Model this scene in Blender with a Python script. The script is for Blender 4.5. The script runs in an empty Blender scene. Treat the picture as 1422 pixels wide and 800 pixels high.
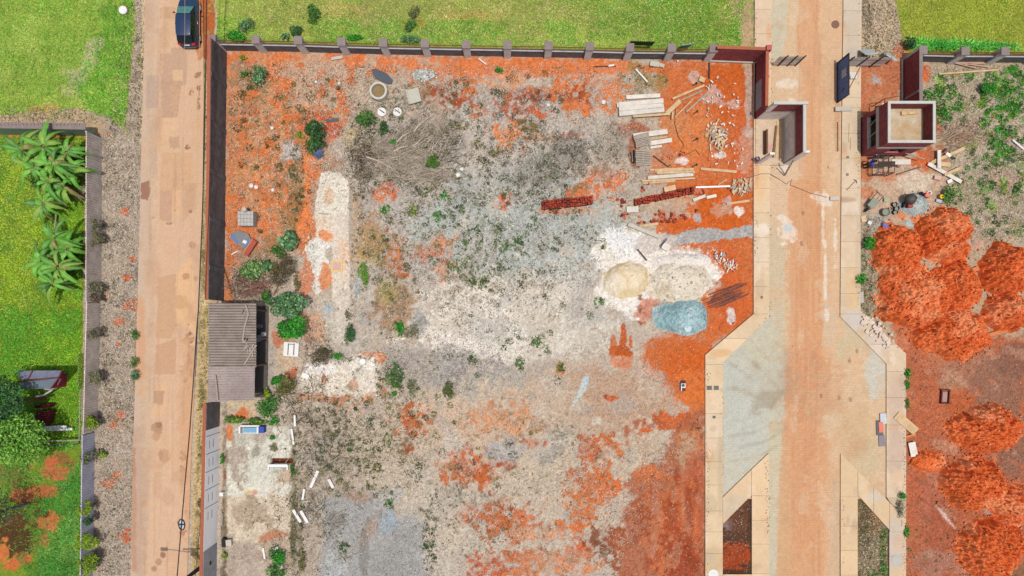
import bpy, bmesh, math, random
import numpy as np
from mathutils import Vector, Matrix

random.seed(7)
RNG = np.random.default_rng(11)
R = math.radians
scene = bpy.context.scene
COL = scene.collection

# ------------------------------------------------------------------ camera
# looking straight down from a drone, 17 photo pixels per metre on the ground
S, H, NX, NY = 17.0, 56.0, 715.0, 460.0
CX, CY = (NX - 711) / S, (400 - NY) / S
cam_d = bpy.data.cameras.new('camera')
cam = bpy.data.objects.new('camera', cam_d)
COL.objects.link(cam)
cam.location = (CX, CY, H)
cam.rotation_euler = (0, 0, 0)
cam_d.sensor_width = 36.0
cam_d.lens = S * H / 1422 * 36
cam_d.shift_x = (711 - NX) / 1422
cam_d.shift_y = (NY - 400) / 1422
cam_d.clip_end = 3000
scene.camera = cam

# ------------------------------------------------------------------ light
EL, AZ = 81.0, 142.0           # sun nearly overhead, a little to the south-east
world = bpy.data.worlds.new('World')
scene.world = world
world.use_nodes = True
wn = world.node_tree
bg = wn.nodes['Background']
sky = wn.nodes.new('ShaderNodeTexSky')
sky.sky_type = 'NISHITA'
sky.sun_disc = False
sky.sun_elevation = R(EL)
sky.sun_rotation = R(AZ)
sky.dust_density = 4.0
sky.air_density = 0.8
sky.ozone_density = 0.6
wn.links.new(sky.outputs[0], bg.inputs[0])
bg.inputs[1].default_value = 0.15
sun_d = bpy.data.lights.new('sun', 'SUN')
sun_d.energy = 4.1
sun_d.angle = R(0.6)
sun_d.color = (1.0, 0.966, 0.90)
sun = bpy.data.objects.new('sun', sun_d)
COL.objects.link(sun)
sd = Vector((math.sin(R(AZ)) * math.cos(R(EL)), math.cos(R(AZ)) * math.cos(R(EL)), math.sin(R(EL))))
sun.rotation_euler = sd.to_track_quat('Z', 'Y').to_euler()
sun.location = (0, 0, 80)
scene.view_settings.view_transform = 'Standard'
scene.view_settings.look = 'None'
scene.view_settings.gamma = 1
scene.view_settings.exposure = -0.17
scene.view_settings.use_curve_mapping = False

# ------------------------------------------------------------------ helpers
GAIN = 1.68                     # how much brighter than its albedo a sunlit flat surface shows


def W(px, py, z=0.0):
    """world point at height z that stands where the photo shows (px, py)"""
    k = (H - z) / H
    return Vector((CX + (px - NX) / S * k, CY - (py - NY) / S * k, z))


def G(px, py, z=0.0):
    """world point straight above the ground position (px, py)"""
    p = W(px, py, 0)
    p.z = z
    return p


def lin1(c):
    c /= 255.0
    return c / 12.92 if c <= 0.04045 else ((c + 0.055) / 1.055) ** 2.4


def alb(rgb, gain=None):
    g = gain or GAIN
    return tuple(min(0.85, lin1(c) / g) for c in rgb)


MATS = {}


def mat(name, rgb, rough=0.85, rgb2=None, scale=3.0, amt=0.5, bump=0.15, fine=0.12, metal=0.0, spec=0.3, gain=None, coat=0.0, joints=0):
    """plain surface: two tones mixed by noise, fine speckle and a bump"""
    if name in MATS:
        return MATS[name]
    m = bpy.data.materials.new(name)
    m.use_nodes = True
    nt = m.node_tree
    b = nt.nodes['Principled BSDF']
    b.inputs['Roughness'].default_value = rough
    b.inputs['Metallic'].default_value = metal
    b.inputs['Specular IOR Level'].default_value = spec
    b.inputs['Coat Weight'].default_value = coat
    c1 = alb(rgb, gain)
    c2 = alb(rgb2, gain) if rgb2 else tuple(c * 0.72 for c in c1)
    geo = nt.nodes.new('ShaderNodeNewGeometry')
    oi = nt.nodes.new('ShaderNodeObjectInfo')
    n1 = nt.nodes.new('ShaderNodeTexNoise')
    n1.inputs['Scale'].default_value = scale
    n1.inputs['Detail'].default_value = 6
    n1.inputs['Roughness'].default_value = 0.65
    n2 = nt.nodes.new('ShaderNodeTexNoise')
    n2.inputs['Scale'].default_value = scale * 9
    n2.inputs['Detail'].default_value = 3
    nt.links.new(geo.outputs['Position'], n1.inputs['Vector'])
    nt.links.new(geo.outputs['Position'], n2.inputs['Vector'])
    rp = nt.nodes.new('ShaderNodeValToRGB')
    rp.color_ramp.elements[0].position = 0.5 - 0.25 * 1
    rp.color_ramp.elements[1].position = 0.5 + 0.25 * 1
    rp.color_ramp.elements[0].color = (*[a * amt + c * (1 - amt) for a, c in zip(c2, c1)], 1)
    rp.color_ramp.elements[1].color = (*c1, 1)
    nt.links.new(n1.outputs[0], rp.inputs[0])
    mr = nt.nodes.new('ShaderNodeMapRange')
    mr.inputs[3].default_value = 1 - fine * 2
    mr.inputs[4].default_value = 1 + fine * 2
    nt.links.new(n2.outputs[0], mr.inputs[0])
    ma = nt.nodes.new('ShaderNodeMath')
    ma.operation = 'MULTIPLY_ADD'
    ma.inputs[1].default_value = 0.12
    ma.inputs[2].default_value = 0.94
    nt.links.new(oi.outputs['Random'], ma.inputs[0])
    mm = nt.nodes.new('ShaderNodeMath')
    mm.operation = 'MULTIPLY'
    nt.links.new(mr.outputs[0], mm.inputs[0])
    nt.links.new(ma.outputs[0], mm.inputs[1])
    mx = nt.nodes.new('ShaderNodeVectorMath')
    mx.operation = 'SCALE'
    nt.links.new(rp.outputs[0], mx.inputs[0])
    nt.links.new(mm.outputs[0], mx.inputs[3])
    if joints:                          # block courses with pale mortar on upright faces
        sx = nt.nodes.new('ShaderNodeSeparateXYZ')
        nt.links.new(geo.outputs['Position'], sx.inputs[0])
        sa = nt.nodes.new('ShaderNodeMath')
        nt.links.new(sx.outputs[0], sa.inputs[0])
        nt.links.new(sx.outputs[1], sa.inputs[1])
        cv = nt.nodes.new('ShaderNodeCombineXYZ')
        nt.links.new(sa.outputs[0], cv.inputs[0])
        nt.links.new(sx.outputs[2], cv.inputs[1])
        bk = nt.nodes.new('ShaderNodeTexBrick')
        bk.inputs['Scale'].default_value = 1.0
        bk.inputs['Brick Width'].default_value = 0.4
        bk.inputs['Row Height'].default_value = 0.2
        bk.inputs['Mortar Size'].default_value = 0.016
        bk.inputs['Color1'].default_value = (1.15, 1.15, 1.15, 1)
        bk.inputs['Color2'].default_value = (.82, .82, .82, 1)
        bk.inputs['Mortar'].default_value = (joints, joints, joints, 1)
        nt.links.new(cv.outputs[0], bk.inputs['Vector'])
        m3 = nt.nodes.new('ShaderNodeVectorMath')
        m3.operation = 'MULTIPLY'
        nt.links.new(mx.outputs[0], m3.inputs[0])
        nt.links.new(bk.outputs[0], m3.inputs[1])
        mx = m3
    nt.links.new(mx.outputs[0], b.inputs['Base Color'])
    if bump:
        bp = nt.nodes.new('ShaderNodeBump')
        bp.inputs['Strength'].default_value = bump
        bp.inputs['Distance'].default_value = 0.05
        nt.links.new(n2.outputs[0], bp.inputs['Height'])
        nt.links.new(bp.outputs[0], b.inputs['Normal'])
    MATS[name] = m
    return m


def mat_attr(name, rough=0.9, noise=14.0, lo=0.72, hi=1.28, bump=0.4, leaf=False, spec=0.2, pavers=False):
    """surface whose own colour is stored per point; fine noise roughens it"""
    if name in MATS:
        return MATS[name]
    m = bpy.data.materials.new(name)
    m.use_nodes = True
    nt = m.node_tree
    b = nt.nodes['Principled BSDF']
    b.inputs['Roughness'].default_value = rough
    b.inputs['Specular IOR Level'].default_value = spec
    at = nt.nodes.new('ShaderNodeAttribute')
    at.attribute_name = 'Col'
    geo = nt.nodes.new('ShaderNodeNewGeometry')
    n2 = nt.nodes.new('ShaderNodeTexNoise')
    n2.inputs['Scale'].default_value = noise
    n2.inputs['Detail'].default_value = 5
    n2.inputs['Roughness'].default_value = 0.7
    nt.links.new(geo.outputs['Position'], n2.inputs['Vector'])
    mr = nt.nodes.new('ShaderNodeMapRange')
    mr.inputs[1].default_value = 0.25
    mr.inputs[2].default_value = 0.75
    mr.inputs[3].default_value = lo
    mr.inputs[4].default_value = hi
    nt.links.new(n2.outputs[0], mr.inputs[0])
    mx = nt.nodes.new('ShaderNodeVectorMath')
    mx.operation = 'SCALE'
    nt.links.new(at.outputs['Color'], mx.inputs[0])
    nt.links.new(mr.outputs[0], mx.inputs[3])
    if pavers:
        bk = nt.nodes.new('ShaderNodeTexBrick')
        bk.inputs['Scale'].default_value = 1.0
        bk.inputs['Brick Width'].default_value = 0.26
        bk.inputs['Row Height'].default_value = 0.19
        bk.inputs['Mortar Size'].default_value = 0.018
        bk.inputs['Color1'].default_value = (1.03, 1.03, 1.03, 1)
        bk.inputs['Color2'].default_value = (.96, .96, .96, 1)
        bk.inputs['Mortar'].default_value = (.89, .89, .89, 1)
        nt.links.new(geo.outputs['Position'], bk.inputs['Vector'])
        m3 = nt.nodes.new('ShaderNodeVectorMath')
        m3.operation = 'MULTIPLY'
        nt.links.new(mx.outputs[0], m3.inputs[0])
        nt.links.new(bk.outputs[0], m3.inputs[1])
        mx = m3
    nt.links.new(mx.outputs[0], b.inputs['Base Color'])
    if bump:
        bp = nt.nodes.new('ShaderNodeBump')
        bp.inputs['Strength'].default_value = bump
        bp.inputs['Distance'].default_value = 0.06
        nt.links.new(n2.outputs[0], bp.inputs['Height'])
        nt.links.new(bp.outputs[0], b.inputs['Normal'])
    if leaf:
        tr = nt.nodes.new('ShaderNodeBsdfTranslucent')
        nt.links.new(mx.outputs[0], tr.inputs[0])
        ms = nt.nodes.new('ShaderNodeMixShader')
        ms.inputs[0].default_value = 0.22
        nt.links.new(b.outputs[0], ms.inputs[1])
        nt.links.new(tr.outputs[0], ms.inputs[2])
        nt.links.new(ms.outputs[0], nt.nodes['Material Output'].inputs['Surface'])
    MATS[name] = m
    return m


ORG = {}


def root_of(o):
    while o.parent:
        o = o.parent
    return o


def link_mesh(name, me, parent=None, origin=None, m=None):
    o = bpy.data.objects.new(name, me)
    COL.objects.link(o)
    if m:
        me.materials.append(m)
    if parent is not None:
        o.parent = parent
    elif origin is not None:
        o.location = origin
    return o


def fast_mesh(name, V, F, m, cols=None, parent=None, origin=None, smooth=False):
    """V (n,3) world points, F (k,3 or 4) faces, cols (n,3) albedo per point"""
    V = np.asarray(V, dtype=np.float32)
    F = np.asarray(F, dtype=np.int32)
    if parent is not None:
        org = np.array(root_of(parent).location, dtype=np.float32)
    else:
        org = np.array(origin if origin is not None else (0, 0, 0), dtype=np.float32)
    me = bpy.data.meshes.new(name)
    n, k = F.shape
    me.vertices.add(len(V))
    me.vertices.foreach_set('co', (V - org).ravel())
    me.loops.add(n * k)
    me.loops.foreach_set('vertex_index', F.ravel())
    me.polygons.add(n)
    me.polygons.foreach_set('loop_start', np.arange(0, n * k, k, dtype=np.int32))
    me.polygons.foreach_set('loop_total', np.full(n, k, dtype=np.int32))
    if smooth:
        me.polygons.foreach_set('use_smooth', np.ones(n, dtype=bool))
    me.update(calc_edges=True)
    if cols is not None:
        a = me.attributes.new('Col', 'FLOAT_COLOR', 'POINT')
        c4 = np.ones((len(V), 4), dtype=np.float32)
        c4[:, :3] = cols
        a.data.foreach_set('color', c4.ravel())
    return link_mesh(name, me, parent, origin, m)


def tag(o, label=None, cat=None, group=None, kind=None):
    if label:
        o['label'] = label
    if cat:
        o['category'] = cat
    if group:
        o['group'] = group
    if kind:
        o['kind'] = kind
    return o


def thing(name, loc, label, cat, group=None):
    o = bpy.data.objects.new(name, None)
    o.empty_display_size = 0.2
    COL.objects.link(o)
    o.location = loc
    return tag(o, label, cat, group)


def kids(o):
    return [c for c in bpy.data.objects if c.parent == o]


def copy_tree(o, parent=None):
    c = o.copy()
    COL.objects.link(c)
    if parent is not None:
        c.parent = parent
    for ch in kids(o):
        copy_tree(ch, c)
    return c


class MB:
    """collects shapes and links them as one mesh object"""

    def __init__(s):
        s.v, s.f = [], []

    def add(s, vs, fs):
        b = len(s.v)
        s.v += [tuple(p) for p in vs]
        s.f += [tuple(i + b for i in f) for f in fs]
        return s

    def hexa(s, b, t):
        """bottom four and top four points, both counter-clockwise"""
        return s.add(list(b) + list(t), [(3, 2, 1, 0), (4, 5, 6, 7), (0, 1, 5, 4), (1, 2, 6, 5), (2, 3, 7, 6), (3, 0, 4, 7)])

    def box(s, c, d, rz=0.0, ry=0.0, rx=0.0):
        M = Matrix.Translation(c) @ Matrix.Rotation(rz, 4, 'Z') @ Matrix.Rotation(ry, 4, 'Y') @ Matrix.Rotation(rx, 4, 'X')
        x, y, z = d[0] / 2, d[1] / 2, d[2] / 2
        P = [M @ Vector(p) for p in ((-x, -y, -z), (x, -y, -z), (x, y, -z), (-x, y, -z), (-x, -y, z), (x, -y, z), (x, y, z), (-x, y, z))]
        return s.hexa(P[:4], P[4:])

    def prism(s, poly, z0, z1):
        n = len(poly)
        a = sum(poly[i][0] * poly[(i + 1) % n][1] - poly[(i + 1) % n][0] * poly[i][1] for i in range(n))
        if a < 0:
            poly = poly[::-1]
        vs = [(p[0], p[1], z0) for p in poly] + [(p[0], p[1], z1) for p in poly]
        fs = [tuple(range(n - 1, -1, -1)), tuple(range(n, 2 * n))]
        fs += [(i, (i + 1) % n, n + (i + 1) % n, n + i) for i in range(n)]
        return s.add(vs, fs)

    def tube(s, pts, r, n=8, r2=None, cap=True):
        pts = [Vector(p) for p in pts]
        rings, L = [], len(pts)
        for i, p in enumerate(pts):
            d = (pts[min(i + 1, L - 1)] - pts[max(i - 1, 0)]).normalized()
            u = d.orthogonal().normalized() if i == 0 else (u - d * u.dot(d)).normalized()
            w = d.cross(u)
            rr = r if r2 is None else r + (r2 - r) * i / (L - 1)
            rings.append([p + (u * math.cos(2 * math.pi * k / n) + w * math.sin(2 * math.pi * k / n)) * rr for k in range(n)])
        vs = [q for ring in rings for q in ring]
        fs = []
        for i in range(L - 1):
            for k in range(n):
                fs.append((i * n + k, i * n + (k + 1) % n, (i + 1) * n + (k + 1) % n, (i + 1) * n + k))
        if cap:
            fs.append(tuple(range(n - 1, -1, -1)))
            fs.append(tuple((L - 1) * n + k for k in range(n)))
        return s.add(vs, fs)

    def lathe(s, c, prof, n=20, tilt=None):
        """profile of (radius, z) turned about the vertical through c"""
        M = Matrix.Translation(c)
        if tilt is not None:
            M = M @ tilt.to_4x4()
        vs, fs = [], []
        for r, z in prof:
            for k in range(n):
                a = 2 * math.pi * k / n
                vs.append(M @ Vector((r * math.cos(a), r * math.sin(a), z)))
        for i in range(len(prof) - 1):
            for k in range(n):
                fs.append((i * n + k, i * n + (k + 1) % n, (i + 1) * n + (k + 1) % n, (i + 1) * n + k))
        fs.append(tuple(range(n - 1, -1, -1)))
        fs.append(tuple((len(prof) - 1) * n + k for k in range(n)))
        return s.add(vs, fs)

    def build(s, name, m, parent=None, origin=None, bevel=0.0, smooth=False):
        org = Vector(root_of(parent).location) if parent is not None else Vector(origin if origin is not None else (0, 0, 0))
        me = bpy.data.meshes.new(name)
        me.from_pydata([tuple(Vector(v) - org) for v in s.v], [], s.f)
        bm = bmesh.new()
        bm.from_mesh(me)
        bmesh.ops.recalc_face_normals(bm, faces=bm.faces)
        if bevel:
            bmesh.ops.bevel(bm, geom=bm.edges[:], offset=bevel, segments=1, affect='EDGES', clamp_overlap=True)
        if smooth:
            for f in bm.faces:
                f.smooth = True
        bm.to_mesh(me)
        bm.free()
        return link_mesh(name, me, parent, origin, m)


# ---- noise on photo-pixel coordinates (2-D value noise, several octaves)
_T = np.random.default_rng(5).random((256, 256)).astype(np.float32)


def vnoise(X, Y, sc, seed=0):
    x, y = X / sc + seed * 17.3, Y / sc + seed * 7.7
    xi, yi = np.floor(x).astype(np.int64), np.floor(y).astype(np.int64)
    fx, fy = (x - xi).astype(np.float32), (y - yi).astype(np.float32)
    fx, fy = fx * fx * (3 - 2 * fx), fy * fy * (3 - 2 * fy)
    a, b = _T[yi & 255, xi & 255], _T[yi & 255, (xi + 1) & 255]
    c, d = _T[(yi + 1) & 255, xi & 255], _T[(yi + 1) & 255, (xi + 1) & 255]
    return (a * (1 - fx) + b * fx) * (1 - fy) + (c * (1 - fx) + d * fx) * fy


def fbm(X, Y, sc, octs=4, seed=0, gain=0.55):
    t, amp, tot = 0, 1.0, 0.0
    for i in range(octs):
        t = t + amp * vnoise(X, Y, sc / (2 ** i), seed + i * 3)
        tot += amp
        amp *= gain
    return t / tot


def sstep(a, b, x):
    t = np.clip((x - a) / (b - a), 0, 1)
    return t * t * (3 - 2 * t)


def inside(poly, X, Y):
    r = np.zeros(X.shape, dtype=bool)
    n = len(poly)
    for i in range(n):
        x1, y1 = poly[i]
        x2, y2 = poly[(i + 1) % n]
        if y1 == y2:
            continue
        c = ((y1 > Y) != (y2 > Y)) & (X < (x2 - x1) * (Y - y1) / (y2 - y1) + x1)
        r ^= c
    return r


class Paint:
    """albedo of a sheet on a grid of photo-pixel positions"""

    def __init__(s, X, Y, base):
        s.X, s.Y = X, Y
        s.C = np.empty(X.shape + (3,), dtype=np.float32)
        s.C[:] = alb(base)
        s.n = {k: fbm(X, Y, k, 4, seed=k) for k in (3, 6, 14, 40, 110)}

    def mix(s, sl, mk, rgb):
        c = np.array(alb(rgb), dtype=np.float32)
        s.C[sl] = s.C[sl] * (1 - mk[..., None]) + c * mk[..., None]

    def win(s, x0, x1, y0, y1):
        ok = (s.X >= x0) & (s.X <= x1) & (s.Y >= y0) & (s.Y <= y1)
        ys, xs = np.where(ok.any(1))[0], np.where(ok.any(0))[0]
        if len(ys) == 0 or len(xs) == 0:
            return None
        return (slice(ys[0], ys[-1] + 1), slice(xs[0], xs[-1] + 1))

    def E(s, cx, cy, rx, ry, rgb, a=1.0, soft=0.18, rag=0.7, rot=0, ns=14, mot=None):
        """ragged soft ellipse; mot = (noise scale, threshold) breaks it up"""
        m = max(rx, ry) * (1.6 + soft)
        sl = s.win(cx - m, cx + m, cy - m, cy + m)
        if sl is None:
            return
        dx, dy = s.X[sl] - cx, s.Y[sl] - cy
        ca, sa = math.cos(R(rot)), math.sin(R(rot))
        u, v = (dx * ca - dy * sa) / rx, (dx * sa + dy * ca) / ry
        d = 1 - np.sqrt(u * u + v * v) + rag * (s.n[ns][sl] - 0.5) * 2 + rag * 0.6 * (s.n[6][sl] - 0.5) * 2
        mk = sstep(-soft * 1.7, soft * 1.7, d)
        mk = sstep(.15, .85, mk + 1.5 * (s.n[3][sl] - .5) * (1 - np.abs(2 * mk - 1))) * a
        if mot:
            mk = mk * sstep(mot[1] - 0.07, mot[1] + 0.07, s.n[mot[0]][sl])
        s.mix(sl, mk, rgb)

    def P(s, poly, rgb, a=1.0, warp=6.0, ns=14, mot=None):
        xs, ys = [p[0] for p in poly], [p[1] for p in poly]
        sl = s.win(min(xs) - warp, max(xs) + warp, min(ys) - warp, max(ys) + warp)
        if sl is None:
            return
        wx = (s.n[ns][sl] - 0.5) * 2 * warp + (s.n[3][sl] - 0.5) * warp * 0.8
        wy = (s.n[6][sl] - 0.5) * 2 * warp
        mk = inside(poly, s.X[sl] + wx, s.Y[sl] + wy).astype(np.float32) * a
        if warp >= 6:                       # worn, grainy border
            w2 = (s.n[3][sl] - .5) * 2 * warp * 2.4
            w3 = (s.n[14][sl] - .5) * 2 * warp * 1.6
            mk = np.maximum(mk * .82, mk * .5 + .5 * a * inside(poly, s.X[sl] + w2 + w3, s.Y[sl] - w2 + wy * 1.5))
            mk = np.maximum(mk, .55 * a * inside(poly, s.X[sl] - w2 * 1.4 + w3, s.Y[sl] + w2 * 1.4 - w3))
        if mot:
            mk = mk * sstep(mot[1] - 0.07, mot[1] + 0.07, s.n[mot[0]][sl])
        s.mix(sl, mk, rgb)

    def grain(s, amt):
        r = np.random.default_rng(3)
        g = 1 + amt * (r.random(s.X.shape).astype(np.float32) - 0.5) * 2 + amt * 1.3 * (s.n[3] - 0.5) * 2
        s.C *= g[..., None]
        np.clip(s.C, 0.01, 0.85, out=s.C)


def grid_faces(ny, nx):
    i = np.arange(ny * nx).reshape(ny, nx)
    return np.stack([i[1:, :-1].ravel(), i[1:, 1:].ravel(), i[:-1, 1:].ravel(), i[:-1, :-1].ravel()], 1)


def world_xy(X, Y):
    return CX + (X - NX) / S, CY - (Y - NY) / S


# ---- scattered small faces
def leaf_arrays(C, N, L, Wd, cols, droop=0.0):
    """rhombus leaves at points C, normals N, lengths L, widths Wd"""
    n = len(C)
    N = N / (np.linalg.norm(N, axis=1, keepdims=True) + 1e-9)
    r = RNG.normal(size=(n, 3))
    T = np.cross(N, r)
    T /= np.linalg.norm(T, axis=1, keepdims=True) + 1e-9
    B = np.cross(N, T)
    L, Wd = np.asarray(L).reshape(-1, 1), np.asarray(Wd).reshape(-1, 1)
    p0, p2 = C - T * L / 2 - N * L * droop, C + T * L / 2 - N * L * droop
    p1, p3 = C + B * Wd / 2, C - B * Wd / 2
    V = np.stack([p0, p1, p2, p3], 1).reshape(-1, 3)
    F = np.arange(4 * n).reshape(n, 4)
    return V, F, np.repeat(cols, 4, axis=0)


def pick(pal, n, jit=0.16):
    P = np.array([alb(c) for c in pal])
    c = P[RNG.integers(0, len(P), n)]
    return np.clip(c * (1 + jit * RNG.normal(size=(n, 1))) * (1 + 0.05 * RNG.normal(size=(n, 3))), 0.004, 0.85)


def blades(X, Y, Z, L, Wd, cols, lean=0.8, two=True):
    """grass blades: bent two-segment strips (4 points: a triangle pair)"""
    n = len(X)
    a = RNG.random(n) * 2 * np.pi
    t = np.clip(RNG.normal(lean, 0.25, n), 0.1, 1.5)
    d = np.stack([np.cos(a) * np.sin(t), np.sin(a) * np.sin(t), np.cos(t)], 1)
    s = np.stack([-np.sin(a), np.cos(a), np.zeros(n)], 1)
    P = np.stack([X, Y, Z], 1)
    L, Wd = np.asarray(L).reshape(-1, 1), np.asarray(Wd).reshape(-1, 1)
    mid = P + d * L * 0.55
    tip = P + d * L + np.array([0, 0, -1.0]) * L * 0.18
    V = np.stack([P - s * Wd * 0.3, mid - s * Wd * 0.5, tip, mid + s * Wd * 0.5], 1).reshape(-1, 3)
    F = np.arange(4 * n).reshape(n, 4)
    return V, F, np.repeat(cols, 4, axis=0)


def sticks(P0, P1, r, cols):
    n = len(P0)
    d = P1 - P0
    d = d / (np.linalg.norm(d, axis=1, keepdims=True) + 1e-9)
    u = np.cross(d, RNG.normal(size=(n, 3)))
    u /= np.linalg.norm(u, axis=1, keepdims=True) + 1e-9
    w = np.cross(d, u)
    r = np.asarray(r).reshape(-1, 1)
    V = []
    for P, k in ((P0, 1.0), (P1, 0.6)):
        for a in (0, 2.094, 4.189):
            V.append(P + (u * math.cos(a) + w * math.sin(a)) * r * k)
    V = np.stack(V, 1).reshape(-1, 3)
    b = (np.arange(n) * 6)[:, None]
    F = np.concatenate([b + np.array([[0, 1, 4, 3]]), b + np.array([[1, 2, 5, 4]]), b + np.array([[2, 0, 3, 5]])], 0)
    return V, F, np.repeat(cols, 6, axis=0)


def rocks(X, Y, Z, r, cols, flat=0.6):
    n = len(X)
    D = np.array([[1, 0, 0], [0, 1, 0], [-1, 0, 0], [0, -1, 0], [0, 0, 1], [0, 0, -1]], float)
    a = RNG.random(n) * 6.28
    ca, sa = np.cos(a), np.sin(a)
    V = np.empty((n, 6, 3))
    for i in range(6):
        k = r * (0.6 + 0.7 * RNG.random(n))
        x, y = D[i, 0] * k, D[i, 1] * k
        V[:, i, 0] = X + x * ca - y * sa
        V[:, i, 1] = Y + x * sa + y * ca
        V[:, i, 2] = Z + D[i, 2] * k * flat
    b = (np.arange(n) * 6)[:, None]
    T = [[0, 1, 4], [1, 2, 4], [2, 3, 4], [3, 0, 4], [1, 0, 5], [2, 1, 5], [3, 2, 5], [0, 3, 5]]
    F = np.concatenate([b + np.array([t]) for t in T], 0)
    return V.reshape(-1, 3), F, np.repeat(cols, 6, axis=0)


def join(parts):
    V, F, C, o = [], [], [], 0
    for v, f, c in parts:
        V.append(v)
        F.append(f + o)
        C.append(c)
        o += len(v)
    return np.concatenate(V), np.concatenate(F), np.concatenate(C)


LEAF = mat_attr('leaf', rough=0.55, noise=9, lo=0.85, hi=1.15, bump=0, leaf=True, spec=0.25)
STRAW = mat_attr('straw', rough=0.9, noise=9, lo=0.8, hi=1.2, bump=0)
STONE = mat_attr('stone', rough=0.9, noise=30, lo=0.8, hi=1.2, bump=0.2)
SOIL = mat_attr('soil', rough=0.95, noise=13, lo=0.66, hi=1.34, bump=0.55, spec=0.1)
PAVERS = mat_attr('concrete_pavers', rough=0.9, noise=11, lo=0.88, hi=1.14, bump=0.2, spec=0.2, pavers=True)
PAVED = mat_attr('paved', rough=0.9, noise=11, lo=0.86, hi=1.14, bump=0.2, spec=0.2)
# ================================================================== GROUND
def axis(a, b, step, far):
    inner = np.arange(a, b + step * 0.5, step)
    return np.concatenate([[a - f for f in far], inner, [b + f for f in far[::-1]]])


xs = axis(-40, 1462, 1.35, (14000, 4000, 1500, 600, 250, 100, 40))
ys = axis(-40, 840, 1.35, (14000, 4000, 1500, 600, 250, 100, 40))
GX, GY = np.meshgrid(xs.astype(np.float32), ys.astype(np.float32))
p = Paint(GX, GY, (192, 174, 153))
E, P = p.E, p.P
O1, O2, O3, RB = (216, 122, 68), (206, 100, 48), (230, 146, 92), (160, 78, 46)
GR, BG, WH, DRY, STR = (186, 178, 170), (174, 176, 170), (232, 224, 210), (150, 132, 108), (196, 178, 156)
# ---- the big lot: gravel and dust over red earth
P([(314, 70), (1048, 80), (1048, 436), (980, 492), (980, 900), (300, 900)], (194, 178, 160), 1, 1)
E(650, 200, 190, 90, (187, 177, 166), .8)
E(560, 260, 90, 110, (180, 168, 156), .7)
E(600, 330, 120, 80, (186, 176, 166), .7)
E(720, 330, 135, 80, (180, 184, 176), .9, .3), E(700, 270, 90, 50, (178, 180, 174), .6, .4)
E(770, 320, 90, 90, (184, 188, 180), .7, .3)
E(690, 455, 120, 70, (238, 229, 216), .95, .3), E(720, 440, 80, 40, (242, 236, 226), .7, .4), E(650, 470, 50, 26, (236, 226, 212), .7, .4)
E(790, 430, 70, 60, (216, 211, 200), .7, .25)
E(770, 470, 80, 50, (214, 205, 188), .6, .3)
E(700, 420, 120, 40, (216, 204, 186), .6, .3)
E(640, 518, 110, 30, (158, 152, 146), .85, .3, .6, -8), E(700, 545, 90, 18, (168, 160, 150), .6, .4, .6, -6)
E(760, 530, 100, 30, (178, 168, 156), .6, .3)
E(740, 610, 240, 80, (206, 186, 160), .75, .3)
E(820, 560, 120, 60, (196, 172, 148), .7, .3)
E(640, 590, 110, 40, (208, 176, 148), .5, .3)
E(880, 560, 80, 60, (188, 152, 124), .7, .3)
E(500, 640, 110, 60, (190, 174, 154), .7)
E(440, 700, 60, 110, (174, 158, 140), .7)
E(640, 730, 120, 70, (196, 184, 166), .8)
E(760, 690, 90, 90, (202, 184, 162), .6, .3)
E(900, 200, 60, 90, (196, 176, 154), .6)
for i in range(220):                                # patchy dust everywhere
    x, y = RNG.uniform(430, 980), RNG.uniform(90, 800)
    E(x, y, RNG.uniform(8, 30), RNG.uniform(6, 20), [(200, 190, 176), (176, 164, 150), (208, 192, 170), (170, 166, 160)][i % 4], .42, .35, 1.0, RNG.uniform(0, 90))
# north-west: bare red earth with dry litter
P([(312, 72), (500, 76), (486, 130), (470, 180), (440, 215), (425, 300), (415, 345), (352, 330), (330, 420), (312, 420)], O1, 1, 16)
P([(300, 74), (880, 82), (880, 98), (700, 104), (560, 100), (470, 110), (312, 110)], (224, 128, 76), .95, 9)
E(400, 130, 100, 74, (208, 150, 110), .8, .3, 1.0, 0, 14, (14, .45)), E(390, 200, 80, 90, (190, 130, 88), .6, .3, 1.0, 0, 14, (6, .5))
E(380, 230, 62, 90, (206, 148, 104), .7, .3, 1.0, 0, 14, (14, .5))
E(470, 110, 70, 40, (200, 170, 146), .7, .3, 1.0, 0, 14, (14, .45))
E(560, 140, 70, 45, (190, 168, 146), .8, .3, 1.0, 0, 14, (14, .42))
E(350, 110, 26, 14, (150, 122, 90), .6, .3)
E(338, 95, 18, 8, (146, 124, 96), .5, .3)
E(440, 172, 26, 16, O2, .9, .2)
E(462, 180, 14, 14, (222, 88, 40), .9, .2)
E(360, 245, 20, 14, O3, .8, .3)
P([(416, 214), (440, 214), (446, 240), (430, 262), (430, 330), (424, 345), (416, 320)], (230, 136, 80), .95, 4)
E(430, 330, 14, 40, (226, 132, 78), .9, .2)
E(427, 385, 12, 34, (214, 126, 84), .8, .2)
E(412, 250, 10, 46, (128, 104, 60), .65, .4, 1.0)
E(400, 300, 12, 20, (150, 112, 66), .6, .4, 1.0)
E(345, 385, 34, 38, (164, 138, 118), .85, .3)
E(370, 350, 26, 20, (150, 112, 72), .7, .3)
E(340, 395, 18, 24, (150, 128, 112), .7, .3)
E(318, 360, 5, 60, O1, .9, .3)
E(405, 210, 18, 12, (196, 190, 184), .9, .2)
E(520, 205, 26, 18, (166, 160, 154), .8, .2)
E(490, 190, 16, 18, (200, 172, 116), .7, .3)
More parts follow.
